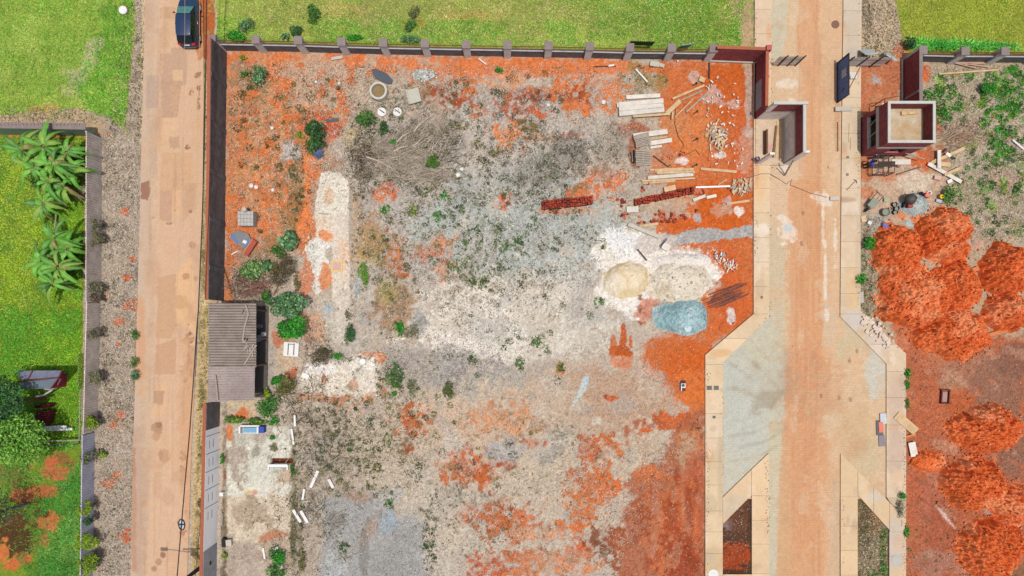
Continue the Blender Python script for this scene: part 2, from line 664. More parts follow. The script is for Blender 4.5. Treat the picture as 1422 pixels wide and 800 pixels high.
for x, y, rx, ry, c in ((625, 132, 24, 12, RB), (650, 120, 12, 9, O1), (745, 130, 30, 9, (160, 78, 52)), (720, 152, 26, 9, (178, 96, 64)), (712, 184, 20, 12, O1), (735, 178, 12, 10, (120, 104, 60)), (700, 195, 14, 9, O3), (666, 158, 8, 6, O1),
                        (790, 122, 26, 12, O1), (815, 140, 22, 14, RB), (800, 150, 14, 8, O1), (765, 96, 60, 8, O1), (850, 128, 20, 16, (214, 132, 84)), (840, 148, 12, 8, O1), (700, 112, 26, 10, (214, 150, 110)), (590, 106, 14, 8, O1), (645, 100, 20, 8, O1),
                        (538, 258, 8, 6, O2), (527, 272, 8, 8, O1), (544, 270, 5, 4, O2), (702, 277, 8, 7, (236, 112, 66)), (760, 192, 12, 6, (204, 150, 120)), (756, 160, 8, 5, O2), (795, 188, 10, 4, RB), (835, 245, 24, 14, (218, 128, 80)), (825, 262, 16, 10, (222, 120, 66)),
                        (545, 352, 12, 22, (196, 128, 84)), (560, 376, 8, 8, O2), (612, 340, 14, 10, (214, 140, 96)), (616, 370, 8, 14, (214, 150, 116)), (590, 352, 12, 8, (190, 124, 96)), (562, 440, 5, 5, O2), (549, 442, 6, 5, O2), (510, 498, 6, 5, O1), (528, 497, 6, 5, O1),
                        (570, 585, 14, 16, (204, 104, 56)), (566, 572, 8, 6, O2), (648, 588, 5, 4, O1), (700, 585, 34, 18, (214, 158, 118)), (565, 624, 6, 5, RB), (494, 545, 30, 14, (196, 146, 112)),
                        (656, 652, 24, 18, O2), (640, 660, 22, 10, (198, 116, 74)), (672, 664, 10, 12, O2), (704, 645, 10, 6, RB), (736, 615, 16, 5, (192, 96, 52)), (822, 620, 11, 14, (198, 92, 44)), (838, 612, 12, 7, (206, 106, 56)), (852, 620, 12, 8, (210, 120, 74)),
                        (820, 680, 26, 22, (214, 124, 72)), (842, 668, 14, 18, (216, 112, 54)), (845, 650, 8, 8, (210, 112, 58)), (808, 700, 18, 14, (210, 118, 66)), (795, 732, 18, 10, (212, 110, 52)), (800, 668, 14, 12, (190, 124, 92)),
                        (690, 722, 20, 18, (202, 104, 56)), (722, 725, 20, 14, (204, 110, 64)), (716, 742, 8, 8, O2), (650, 716, 9, 10, (198, 120, 88)), (690, 790, 22, 16, (190, 86, 48)), (724, 775, 18, 10, O2), (740, 790, 20, 14, (204, 100, 50)), (810, 764, 14, 9, (214, 104, 62)),
                        (775, 785, 40, 12, (210, 140, 100)), (838, 752, 16, 16, (120, 66, 44)), (858, 750, 12, 14, (160, 80, 48)), (862, 790, 10, 12, (140, 70, 44)), (775, 775, 34, 6, (204, 142, 110)), (750, 742, 30, 6, (206, 160, 130)), (520, 792, 10, 8, (190, 110, 90))):
    if y > 560:
        c = tuple(int(k * .8 + g * .2) for k, g in zip(c, (176, 120, 84)))
    E(x, y, rx * 1.2, ry * 1.2, c, .4, .55, 1.3)
    E(x, y, rx * 1.08, ry * 1.08, c, .85, .26, 1.4, 0, 6, (6, .46))
    E(x + 3, y + 2, rx * .7, ry * .7, tuple(min(255, int(k * 1.06)) for k in c), .8, .2, 1.2, 0, 6, (6, .5))
# red and white grit in the middle
E(864, 488, 15, 9, (190, 92, 40), 1, .12, .7)
E(866, 468, 5, 16, (192, 96, 46), 1, .15, .7)
E(852, 476, 4, 14, (196, 104, 56), .9, .15, .8)
E(876, 478, 3, 12, (190, 98, 50), .9, .15, .8)
E(862, 505, 20, 10, (212, 136, 100), .9, .2)
P([(812, 522), (820, 523), (814, 540), (800, 560), (792, 568), (800, 550)], (190, 206, 210), .95, 2)
P([(800, 548), (812, 530), (806, 570), (790, 572)], (206, 190, 168), .4, 4)
E(778, 512, 6, 8, (212, 136, 96), .8)
E(850, 553, 10, 4, O2, .9), E(842, 551, 3, 3, RB, .9), E(830, 585, 8, 5, (214, 206, 190), .7)
# east side: bare red earth beside the pavement
P([(900, 470), (940, 462), (1000, 455), (985, 500), (980, 560), (970, 575), (950, 560), (920, 520), (898, 495)], (204, 106, 52), .95, 10)
E(955, 500, 34, 26, (206, 100, 42), .9, .2)
E(962, 545, 20, 30, (218, 118, 58), .9, .2)
E(925, 490, 26, 16, (200, 108, 56), .8, .2, 1, 0, 6, (6, .45))
E(985, 452, 40, 20, (196, 134, 100), .8, .3)
E(935, 588, 26, 14, (200, 100, 50), .95, .15, 1.1), E(890, 592, 26, 8, (176, 92, 56), .8, .2, 1.1, 20, 6, (6, .52)), E(900, 598, 10, 3, O2, .9)
P([(930, 600), (980, 560), (980, 900), (845, 900), (868, 720), (880, 690), (868, 670), (900, 645), (925, 640)], (176, 102, 68), .9, 12)
E(955, 620, 20, 22, (196, 120, 76), .8), E(955, 628, 14, 24, (190, 160, 130), .7, .2)
E(925, 690, 45, 26, (190, 104, 60), .8, .25, .9, 20)
E(930, 745, 34, 50, (170, 78, 42), .85, .25), E(945, 790, 40, 40, (158, 72, 42), .85, .25), E(965, 690, 14, 60, (184, 96, 62), .8, .3)
E(890, 720, 16, 30, (150, 80, 52), .6, .2, 1.1, 0, 6, (6, .5)), E(915, 770, 14, 40, (196, 128, 92), .7, .2, 1.1, 0, 6, (6, .5)), E(905, 660, 10, 12, O1, .9)
for i in range(30):
    x, y = RNG.uniform(880, 976), RNG.uniform(655, 800)
    E(x, y, RNG.uniform(2, 6), RNG.uniform(8, 22), [(146, 66, 38), (206, 116, 70), (192, 130, 100)][i % 3], .55, .3, 1.0)
# north-east: red earth of the building site
P([(912, 85), (1048, 84), (1048, 436), (985, 480), (960, 420), (990, 350), (900, 330), (930, 250), (905, 240), (925, 180), (910, 130)], (206, 110, 56), .95, 11)
E(1010, 130, 34, 44, (202, 100, 44), .95, .2), E(1030, 205, 16, 70, (206, 104, 56), .9, .2), E(965, 190, 34, 40, (216, 130, 76), .8, .3), E(1000, 290, 44, 34, (204, 98, 38), .95, .15), E(960, 310, 40, 14, (208, 100, 42), .9, .2)
E(1012, 365, 34, 36, (204, 106, 56), .95, .15), E(1015, 420, 34, 36, (206, 104, 54), .95, .2), E(940, 170, 20, 20, (206, 138, 92), .8), E(920, 215, 22, 18, (200, 140, 104), .7)
E(880, 215, 8, 26, (168, 82, 50), .85, .2), E(880, 178, 24, 8, (172, 96, 62), .8, .2, 1.1), E(895, 102, 26, 12, (150, 128, 66), .7, .3, 1.0), E(905, 118, 30, 14, (160, 136, 90), .7, .3, 1.0), E(905, 96, 18, 8, O1, .8)
E(992, 135, 16, 12, (206, 170, 156), .8), E(1020, 145, 8, 6, (206, 170, 156), .8), E(965, 108, 8, 7, (206, 174, 160), .8), E(1000, 215, 8, 5, WH, .8), E(948, 223, 8, 6, (230, 214, 206), .9), E(1036, 215, 10, 40, (206, 172, 150), .5, .3, 1.1)
E(1040, 130, 5, 60, (190, 180, 168), .7, .3)
E(1010, 285, 8, 12, (196, 170, 160), .8), E(1002, 292, 16, 10, (200, 150, 120), .7), E(968, 302, 6, 8, (186, 178, 172), .9), E(1027, 292, 7, 8, (232, 222, 212), .9)
P([(905, 322), (935, 326), (975, 316), (1010, 320), (1048, 312), (1048, 328), (1015, 332), (975, 336), (930, 340), (905, 335)], (176, 172, 168), 1, 4)
E(890, 318, 22, 16, (196, 184, 166), .9), E(900, 285, 36, 12, (196, 176, 152), .9, .2), E(935, 280, 40, 12, (200, 172, 142), .8, .2), E(930, 296, 34, 10, (190, 168, 146), .8, .2)
E(800, 268, 18, 8, (220, 118, 60), .9, .2), E(790, 292, 40, 6, (206, 150, 116), .7)
# white sand and lime spread
P([(828, 330), (850, 318), (880, 322), (930, 345), (965, 350), (990, 365), (1002, 385), (985, 402), (975, 388), (950, 395), (905, 420), (890, 445), (850, 425), (826, 402), (838, 380), (822, 352)], (236, 228, 216), 1, 7)
E(880, 345, 40, 18, (242, 238, 232), .9, .2), E(940, 365, 50, 12, (240, 228, 214), .9, .2, .8, -12), E(910, 338, 30, 12, (206, 192, 180), .8, .2), E(975, 378, 22, 9, (246, 242, 236), .9, .2, .8, -25), E(850, 395, 14, 30, (240, 232, 220), .8, .2)
E(860, 330, 22, 12, (232, 232, 230), .8, .3, 1.0), E(945, 405, 40, 16, (222, 196, 164), .9, .2), E(980, 398, 20, 8, (190, 110, 76), .8, .1, 1.2), E(893, 432, 7, 18, (206, 134, 104), .8, .2, 1.2), E(905, 428, 10, 14, (204, 136, 110), .8), E(890, 425, 4, 16, (120, 60, 40), .7, .1, 1.4, 0, 6, (6, .55))
E(985, 395, 14, 9, (206, 172, 150), .8), E(1015, 437, 6, 11, (222, 206, 200), .9, .2)
# old floor slabs among the weeds
P([(446, 240), (470, 238), (484, 252), (484, 300), (436, 300), (440, 266)], (228, 218, 200), 1, 2.5)
P([(436, 300), (484, 298), (485, 420), (461, 420), (461, 335), (440, 330)], (226, 206, 182), 1, 3)
P([(461, 298), (484, 298), (486, 476), (470, 476), (462, 420)], (222, 208, 190), 1, 2)
E(441, 345, 17, 20, (232, 228, 216), 1, .1, .6), E(446, 372, 12, 18, (228, 222, 208), 1, .1, .6), E(440, 398, 7, 9, (228, 220, 208), 1, .15), E(452, 328, 10, 8, O3, .9), E(452, 385, 8, 16, (222, 140, 88), .9), E(478, 355, 6, 26, (232, 196, 164), .7), E(456, 270, 6, 12, (222, 176, 132), .6)
E(452, 432, 14, 14, (196, 186, 172), .9), E(470, 455, 18, 16, (206, 196, 180), .8), E(455, 430, 6, 5, (170, 184, 190), .8), E(495, 330, 8, 60, (196, 158, 118), .6, .3), E(497, 400, 6, 20, (176, 184, 182), .8)
P([(430, 505), (470, 505), (520, 498), (524, 548), (420, 552), (418, 520)], (226, 214, 196), 1, 7)
E(445, 512, 22, 8, (236, 230, 222), .9, .2), E(500, 505, 22, 9, (236, 228, 214), .9, .2), E(440, 552, 24, 6, (196, 132, 96), .7), E(465, 555, 26, 5, (184, 118, 84), .6), E(450, 528, 3, 8, (186, 116, 78), .8, .1, .4), E(490, 535, 5, 8, (190, 140, 110), .7)
E(400, 505, 12, 26, (206, 178, 148), .8), E(372, 510, 9, 40, (176, 166, 156), .8, .2), E(400, 465, 14, 12, (202, 122, 82), .7), E(408, 517, 6, 6, O2, .8), E(402, 520, 8, 8, (190, 100, 66), .8), E(432, 455, 16, 26, (210, 160, 124), .8), E(384, 470, 8, 10, (196, 118, 84), .8)
E(545, 420, 26, 40, (176, 150, 116), .8), E(545, 420, 24, 30, (176, 136, 108), .6, .3, 1.1), E(540, 405, 12, 20, (176, 164, 90), .5, .3), E(583, 445, 9, 14, (166, 164, 160), .9), E(518, 345, 20, 22, (186, 160, 100), .7), E(520, 330, 16, 26, (176, 130, 80), .6, .3, 1.1)
P([(320, 598), (345, 592), (405, 592), (408, 690), (310, 690), (312, 620)], (220, 216, 200), 1, 3)
P([(308, 690), (406, 690), (404, 780), (308, 780)], (214, 198, 174), 1, 4)
E(335, 640, 16, 44, (168, 150, 134), .8, .3, 1.2), E(395, 665, 20, 22, (196, 166, 138), .8, .3, 1.2), E(360, 605, 34, 10, (166, 150, 134), .7, .3, 1.1), E(365, 650, 26, 26, (212, 210, 194), .9, .3), E(355, 628, 8, 9, (130, 124, 104), .7, .3), E(340, 610, 12, 12, (196, 192, 178), .8)
E(345, 712, 26, 18, (166, 146, 124), .7, .3, 1.2), E(335, 770, 30, 24, (170, 154, 140), .8, .3, 1.1), E(385, 765, 22, 26, (168, 146, 126), .7, .3), E(375, 745, 22, 6, (190, 120, 84), .8, .2, .8, 15), E(318, 600, 4, 16, O1, .9), E(312, 660, 3, 10, RB, .9), E(347, 683, 10, 3, (226, 200, 150), .9), E(355, 684, 4, 3, (226, 160, 150), .9)
E(340, 562, 28, 6, (206, 186, 156), .9), E(338, 575, 16, 10, (208, 178, 146), .9), E(336, 574, 6, 8, O1, .9)
E(312, 680, 4, 110, (118, 98, 72), .6, .3), E(310, 750, 4, 60, (104, 92, 74), .7, .3)
E(407, 700, 4, 100, (110, 108, 74), .6, .3), E(416, 720, 4, 70, (120, 112, 84), .5, .3)
# grey hardstanding at the bottom
P([(452, 690), (490, 684), (520, 690), (540, 715), (590, 725), (592, 900), (440, 900)], (166, 164, 160), 1, 8)
E(535, 725, 16, 16, (160, 172, 178), .9), E(500, 690, 20, 8, (176, 146, 126), .8), E(515, 735, 8, 28, (178, 150, 134), .7, .2, .8, -35), E(465, 790, 14, 24, (184, 188, 186), .8), E(470, 720, 10, 12, (130, 124, 118), .7), E(505, 770, 6, 40, (136, 132, 126), .7, .3), E(545, 775, 20, 30, (150, 148, 144), .5, .3, 1.1), E(540, 690, 20, 14, (176, 180, 180), .5)
E(700, 625, 26, 14, (180, 176, 172), .8, .2, 1.0)
# dark flecked ground: many small weedy specks in the soil itself
for cx, cy, rx, ry, n in ((600, 220, 110, 60, 60), (760, 240, 70, 50, 50), (660, 340, 130, 80, 60), (540, 400, 40, 80, 46), (520, 600, 100, 60, 60), (680, 680, 120, 90, 60), (440, 640, 50, 120, 60), (600, 140, 90, 40, 40), (820, 230, 50, 60, 26), (380, 150, 80, 60, 40), (370, 250, 50, 70, 30), (750, 600, 90, 40, 30)):
    for i in range(n):
        E(cx + RNG.normal() * rx * .55, cy + RNG.normal() * ry * .55, RNG.uniform(3, 9), RNG.uniform(2, 6), [(122, 112, 92), (138, 126, 108), (116, 118, 80)][i % 3], .6, .3, 1.3, RNG.uniform(0, 90), 6, (3, .5))
# dead brushwood in the middle of the north side
E(555, 200, 70, 36, (160, 146, 130), .7, .3, 1.1), E(575, 230, 50, 22, (178, 164, 144), .7, .3, 1.1), E(620, 205, 26, 20, (150, 146, 138), .6, .3), E(505, 225, 16, 40, (118, 108, 94), .6, .3, 1.1)
E(790, 220, 30, 26, (136, 128, 116), .7, .3, 1.2), E(740, 240, 34, 22, (146, 140, 130), .6, .3, 1.2), E(850, 205, 20, 30, (150, 142, 128), .6, .3, 1.2)
# ---- far west: verge between the concrete wall and the road
P([(100, 150), (205, 150), (190, 400), (184, 900), (100, 900)], (178, 160, 142), 1, 2)
P([(150, 165), (172, 120), (176, 60), (180, -60), (206, -60), (206, 160), (200, 200), (140, 200)], (180, 164, 142), 1, 5)
for i in range(150):
    x, y = RNG.uniform(142, 196), RNG.uniform(0, 800)
    if y < 170 and x < 176:
        continue
    E(x, y, RNG.uniform(3, 9), RNG.uniform(3, 8), [(150, 136, 116), (200, 184, 164), (138, 124, 104), (172, 150, 128)][i % 4], .6, .3, 1.2)
for x, y, r in ((170, 294, 5), (184, 359, 5), (175, 386, 4), (146, 410, 5), (172, 425, 4), (180, 424, 6), (165, 448, 5), (163, 478, 4), (185, 430, 4), (160, 590, 6), (168, 578, 5), (150, 672, 8), (160, 660, 6), (172, 745, 8), (176, 738, 5), (60, 152, 16), (68, 150, 10), (45, 156, 8)):
    E(x, y, r * 1.3, r, (212, 108, 62), .9, .2, 1.0)
P([(196, -60), (203, -60), (198, 200), (194, 200)], (216, 190, 146), .9, 2)
P([(186, 420), (193, 420), (186, 900), (179, 900)], (196, 146, 108), .8, 2)
# ---- strip between the road and the long wall
P([(276, 80), (300, 80), (294, 420), (286, 900), (262, 900), (270, 600), (277, 420), (281, 250)], (204, 176, 126), 1, 1.5)
P([(276, -60), (299, -60), (297, 76), (290, 82), (274, 80)], (186, 104, 58), 1, 2)
P([(286, 60), (297, 60), (294, 110), (285, 110)], (170, 92, 54), .9, 2)
P([(299, -60), (320, -60), (318, 50), (300, 56)], (206, 180, 134), 1, 3)
for i in range(70):
    y = RNG.uniform(85, 800)
    x = 289 - (y - 85) * 0.018 + RNG.uniform(-6, 5)
    E(x, y, RNG.uniform(2, 4), RNG.uniform(4, 14), [(150, 132, 76), (214, 190, 140), (128, 116, 68)][i % 3], .7, .3, 1.0)
# ---- earth under the lawns
GRN = (152, 170, 76)
P([(-400, -400), (196, -400), (184, 0), (186, 40), (180, 100), (174, 185), (168, 175), (150, 160), (110, 150), (60, 158), (0, 164), (-400, 164)], GRN, 1, 5)
P([(-400, 164), (0, 160), (60, 152), (110, 150), (140, 165), (150, 185), (-400, 185)], (190, 164, 132), 1, 3)
E(122, 85, 10, 34, (198, 178, 150), .95, .2, 1.0, -25), E(106, 108, 14, 12, (196, 176, 150), .95, .2, 1.0), E(98, 120, 12, 14, (188, 172, 140), .7, .2, 1.1)
E(60, 150, 24, 6, (206, 150, 106), .9, .2)
P([(-400, 186), (118, 186), (110, 900), (-400, 900)], (120, 142, 46), 1, 2)
E(70, 187, 60, 5, (204, 120, 60), .8, .2)
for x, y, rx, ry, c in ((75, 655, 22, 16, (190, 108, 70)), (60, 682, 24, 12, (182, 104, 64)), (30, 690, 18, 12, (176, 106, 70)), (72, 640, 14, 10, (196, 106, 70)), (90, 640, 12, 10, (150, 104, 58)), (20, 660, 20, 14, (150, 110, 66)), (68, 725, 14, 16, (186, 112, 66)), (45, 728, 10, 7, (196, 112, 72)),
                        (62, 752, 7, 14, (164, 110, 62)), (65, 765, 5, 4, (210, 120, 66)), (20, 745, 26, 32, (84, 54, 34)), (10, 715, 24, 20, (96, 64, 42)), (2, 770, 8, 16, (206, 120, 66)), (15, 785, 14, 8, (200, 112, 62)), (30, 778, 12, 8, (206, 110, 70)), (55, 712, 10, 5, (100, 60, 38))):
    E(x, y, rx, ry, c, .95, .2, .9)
P([(302, -400), (1050, -400), (1046, 82), (700, 74), (300, 66)], GRN, 1, 1)
E(600, 20, 260, 34, (150, 146, 84), .7, .3), E(960, 30, 90, 40, (112, 136, 48), .8, .3), E(570, 32, 14, 8, (206, 120, 70), .7, .2), E(650, 20, 40, 8, (176, 140, 86), .6, .3), E(480, 12, 26, 10, (180, 156, 96), .6)
E(1036, 44, 10, 40, (192, 164, 126), .95, .2), E(1030, 10, 14, 20, (170, 150, 112), .7, .2), E(1040, 76, 9, 6, (206, 110, 62), .9)
P([(1192, -400), (1240, -400), (1244, 20), (1252, 60), (1262, 80), (1192, 84)], (190, 168, 136), 1, 4)
E(1205, 18, 12, 24, (128, 112, 92), .8, .3, 1.1), E(1225, 45, 12, 20, (200, 176, 140), .7, .3), E(1218, 24, 6, 20, (196, 172, 150), .7)
P([(1248, -400), (2600, -400), (2600, 84), (1262, 78), (1250, 40), (1244, 0)], (150, 156, 60), 1, 4)
# ---- east lot
P([(1194, 82), (2600, 82), (2600, 900), (1194, 900)], (184, 164, 138), 1, 1)
P([(1194, 86), (1258, 84), (1258, 160), (1194, 160)], (196, 122, 86), 1, 4)
E(1215, 110, 12, 10, (200, 138, 104), .8), E(1217, 112, 6, 6, (176, 168, 168), .9), E(1250, 72, 8, 10, (200, 112, 70), .9), E(1230, 140, 20, 12, (204, 140, 100), .7), E(1285, 102, 8, 12, (216, 106, 54), .95, .2), E(1305, 170, 8, 22, (196, 112, 78), .9, .2), E(1254, 140, 5, 30, (190, 176, 160), .7)
P([(1194, 212), (1300, 212), (1312, 250), (1300, 290), (1240, 310), (1194, 300)], (200, 170, 144), 1, 6)
E(1203, 232, 12, 22, (198, 122, 80), .9), E(1245, 245, 26, 8, (204, 132, 96), .8), E(1285, 222, 18, 22, (210, 104, 52), .95, .2), E(1270, 250, 26, 14, (214, 198, 176), .8), E(1300, 210, 24, 14, (180, 112, 80), .8, .2, 1.0), E(1330, 195, 20, 12, (172, 122, 92), .6, .3), E(1340, 180, 20, 14, (176, 134, 110), .7)
E(1205, 265, 12, 10, (200, 130, 92), .8), E(1218, 305, 18, 14, (176, 168, 156), .9), E(1253, 296, 7, 9, (222, 140, 92), .95, .1), E(1270, 304, 9, 7, (228, 132, 82), .95, .1), E(1264, 310, 8, 5, (180, 190, 188), .95, .1, .5, -45)
E(1204, 380, 10, 70, (160, 148, 124), .9, .3), E(1222, 400, 9, 30, (176, 136, 108), .7), E(1204, 420, 8, 20, (150, 140, 112), .7), E(1395, 250, 24, 14, (184, 140, 116), .7, .3), E(1360, 320, 30, 30, (176, 150, 124), .6), E(1350, 340, 20, 8, (206, 166, 146), .8)
for i in range(110):
    x, y = RNG.uniform(1286, 1460), RNG.uniform(95, 340)
    E(x, y, RNG.uniform(4, 14), RNG.uniform(3, 9), [(204, 188, 156), (160, 144, 116), (172, 152, 128), (150, 136, 84)][i % 4], .6, .3, 1.2)
P([(1240, 430), (1300, 470), (1460, 470), (1460, 900), (1256, 900), (1256, 520)], (180, 106, 74), 1, 8)
E(1310, 500, 34, 26, (190, 122, 88), .8), E(1350, 520, 60, 36, (168, 120, 96), .85), E(1390, 545, 36, 50, (148, 108, 88), .85), E(1410, 500, 26, 24, (140, 98, 80), .85), E(1320, 530, 20, 16, (186, 140, 112), .7), E(1285, 560, 24, 50, (188, 106, 70), .8), E(1330, 560, 20, 18, (190, 100, 58), .8)
E(1400, 640, 24, 30, (140, 104, 86), .85), E(1330, 600, 16, 20, (206, 130, 88), .7), E(1262, 455, 18, 12, (196, 120, 86), .8), E(1255, 475, 12, 10, (206, 130, 96), .7)
E(1275, 690, 22, 40, (186, 104, 72), .8), E(1300, 700, 26, 50, (178, 108, 82), .8), E(1310, 740, 26, 40, (172, 96, 68), .8), E(1300, 780, 30, 20, (168, 124, 106), .7), E(1335, 790, 16, 10, (196, 140, 118), .7), E(1310, 670, 30, 10, (182, 128, 110), .7, .3, 1, -35)
E(1390, 725, 40, 6, (176, 150, 140), .85, .2, .7, -38), E(1345, 690, 34, 3, (214, 190, 176), .7, .2, .8, -38), E(1315, 720, 22, 2, (216, 196, 186), .8, .2, .8, -50), E(1320, 700, 4, 4, (214, 186, 176), .8), E(1420, 795, 20, 14, (130, 104, 78), .7)
for i in range(60):
    x = RNG.uniform(1262, 1420)
    y = RNG.uniform(490, 800)
    E(x, y, RNG.uniform(4, 16), RNG.uniform(2, 7), [(196, 122, 88), (156, 96, 72), (190, 146, 122)][i % 3], .5, .3, 1.0, RNG.uniform(-50, -20))
# flower beds beside the road
P([(1002, 729), (1044, 687), (1044, 802), (1002, 802)], (92, 62, 46), 1, .5)
E(1012, 728, 9, 8, (150, 136, 132), .7), E(1022, 775, 22, 20, (166, 72, 34), .95, .15, .7), E(1020, 797, 22, 6, (84, 52, 38), .9), E(1025, 720, 14, 22, (118, 74, 54), .7, .3, 1.0)
P([(1190, 687), (1234, 735), (1234, 900), (1190, 900)], (134, 116, 88), 1, .5)
E(1205, 705, 12, 12, (98, 84, 54), .8), E(1212, 728, 14, 14, (160, 116, 80), .8, .2, 1.0), E(1212, 770, 18, 24, (160, 144, 116), .7, .3, 1.0), E(1200, 745, 8, 30, (104, 90, 62), .8, .3, 1.0), E(1226, 770, 5, 40, (96, 108, 50), .7, .3)
p.grain(0.22)
# relief
GZ = (fbm(GX, GY, 60, 3, 2) - 0.5) * 0.10 + (p.n[6] - 0.5) * 0.055 + (p.n[3] - 0.5) * 0.035 - 0.06
far = np.maximum(0, np.maximum(np.abs(GX - 711) - 760, np.abs(GY - 400) - 450))
GZ = GZ * np.exp(-far / 300)
flat = np.zeros_like(GZ)
for x0, x1, y0, y1 in ((436, 486, 240, 420), (312, 405, 592, 780), (420, 522, 500, 552), (455, 590, 700, 900)):
    flat = np.maximum(flat, sstep(-6, 6, np.minimum(np.minimum(GX - x0, x1 - GX), np.minimum(GY - y0, y1 - GY))))
GZ = GZ * (1 - 0.75 * flat) + 0.02 * flat
pit = sstep(-.7, .7, np.minimum(np.minimum(GX - 377, 406 - GX), np.minimum(GY - 637, 645 - GY)))
GZ -= 0.65 * pit
sl_ = (pit > .3)
p.C[sl_] = alb((120, 66, 44))
for poly in ([(176, -60), (287, -60), (283, 300), (276, 460), (262, 620), (256, 900), (176, 900)], [(1050, -60), (1196, -60), (1196, 440), (1256, 490), (1256, 900), (980, 900), (980, 494), (1048, 436)]):
    hole = inside([(x, y) for x, y in poly], GX, GY)
    if poly[0][0] > 1000:
        hole &= ~(inside([(1002, 729), (1044, 687), (1044, 802), (1002, 802)], GX, GY) | inside([(1190, 687), (1234, 735), (1234, 900), (1190, 900)], GX, GY))
    GZ[hole] = -0.16
wx_, wy_ = world_xy(GX, GY)
ground = fast_mesh('ground', np.stack([wx_, wy_, GZ], -1).reshape(-1, 3), grid_faces(*GX.shape), SOIL, p.C.reshape(-1, 3), smooth=True)
tag(ground, kind='structure')
GROUND_P = p


def gz(px, py):
    """height of the ground sheet at a photo position"""
    j = int(np.clip(np.searchsorted(xs, px), 1, len(xs) - 1))
    i = int(np.clip(np.searchsorted(ys, py), 1, len(ys) - 1))
    return float(max(GZ[i, j], GZ[i - 1, j - 1]))


def gz_arr(px, py):
    j = np.clip(np.searchsorted(xs, px), 1, len(xs) - 1)
    i = np.clip(np.searchsorted(ys, py), 1, len(ys) - 1)
    return GZ[i, j]


# ================================================================== ROADS
def ribbon(name, left, right, y0, y1, z, paintf, base, step=1.35, m=PAVED, zf=None):
    """sheet between two edge lines x(y), painted like the ground"""
    Y = np.arange(y0, y1 + step, step, dtype=np.float32)
    lx, rx = np.interp(Y, *zip(*[(b, a) for a, b in left])), np.interp(Y, *zip(*[(b, a) for a, b in right]))
    n = int(max(rx - lx) / step) + 2
    t = np.linspace(0, 1, n, dtype=np.float32)
    X = (lx[:, None] * (1 - t) + rx[:, None] * t).astype(np.float32)
    YY = np.repeat(Y[:, None], n, 1)
    q = Paint(X, YY, base)
    paintf(q)
    Z = np.full_like(X, z) + (q.n[40] - 0.5) * 0.012 + (q.n[3] - .5) * 0.008
    if zf is not None:
        Z += zf(X, YY)
    a, b = world_xy(X, YY)
    o = fast_mesh(name, np.stack([a, b, Z], -1).reshape(-1, 3), grid_faces(*X.shape), m, q.C.reshape(-1, 3), smooth=True)
    return tag(o, kind='structure')


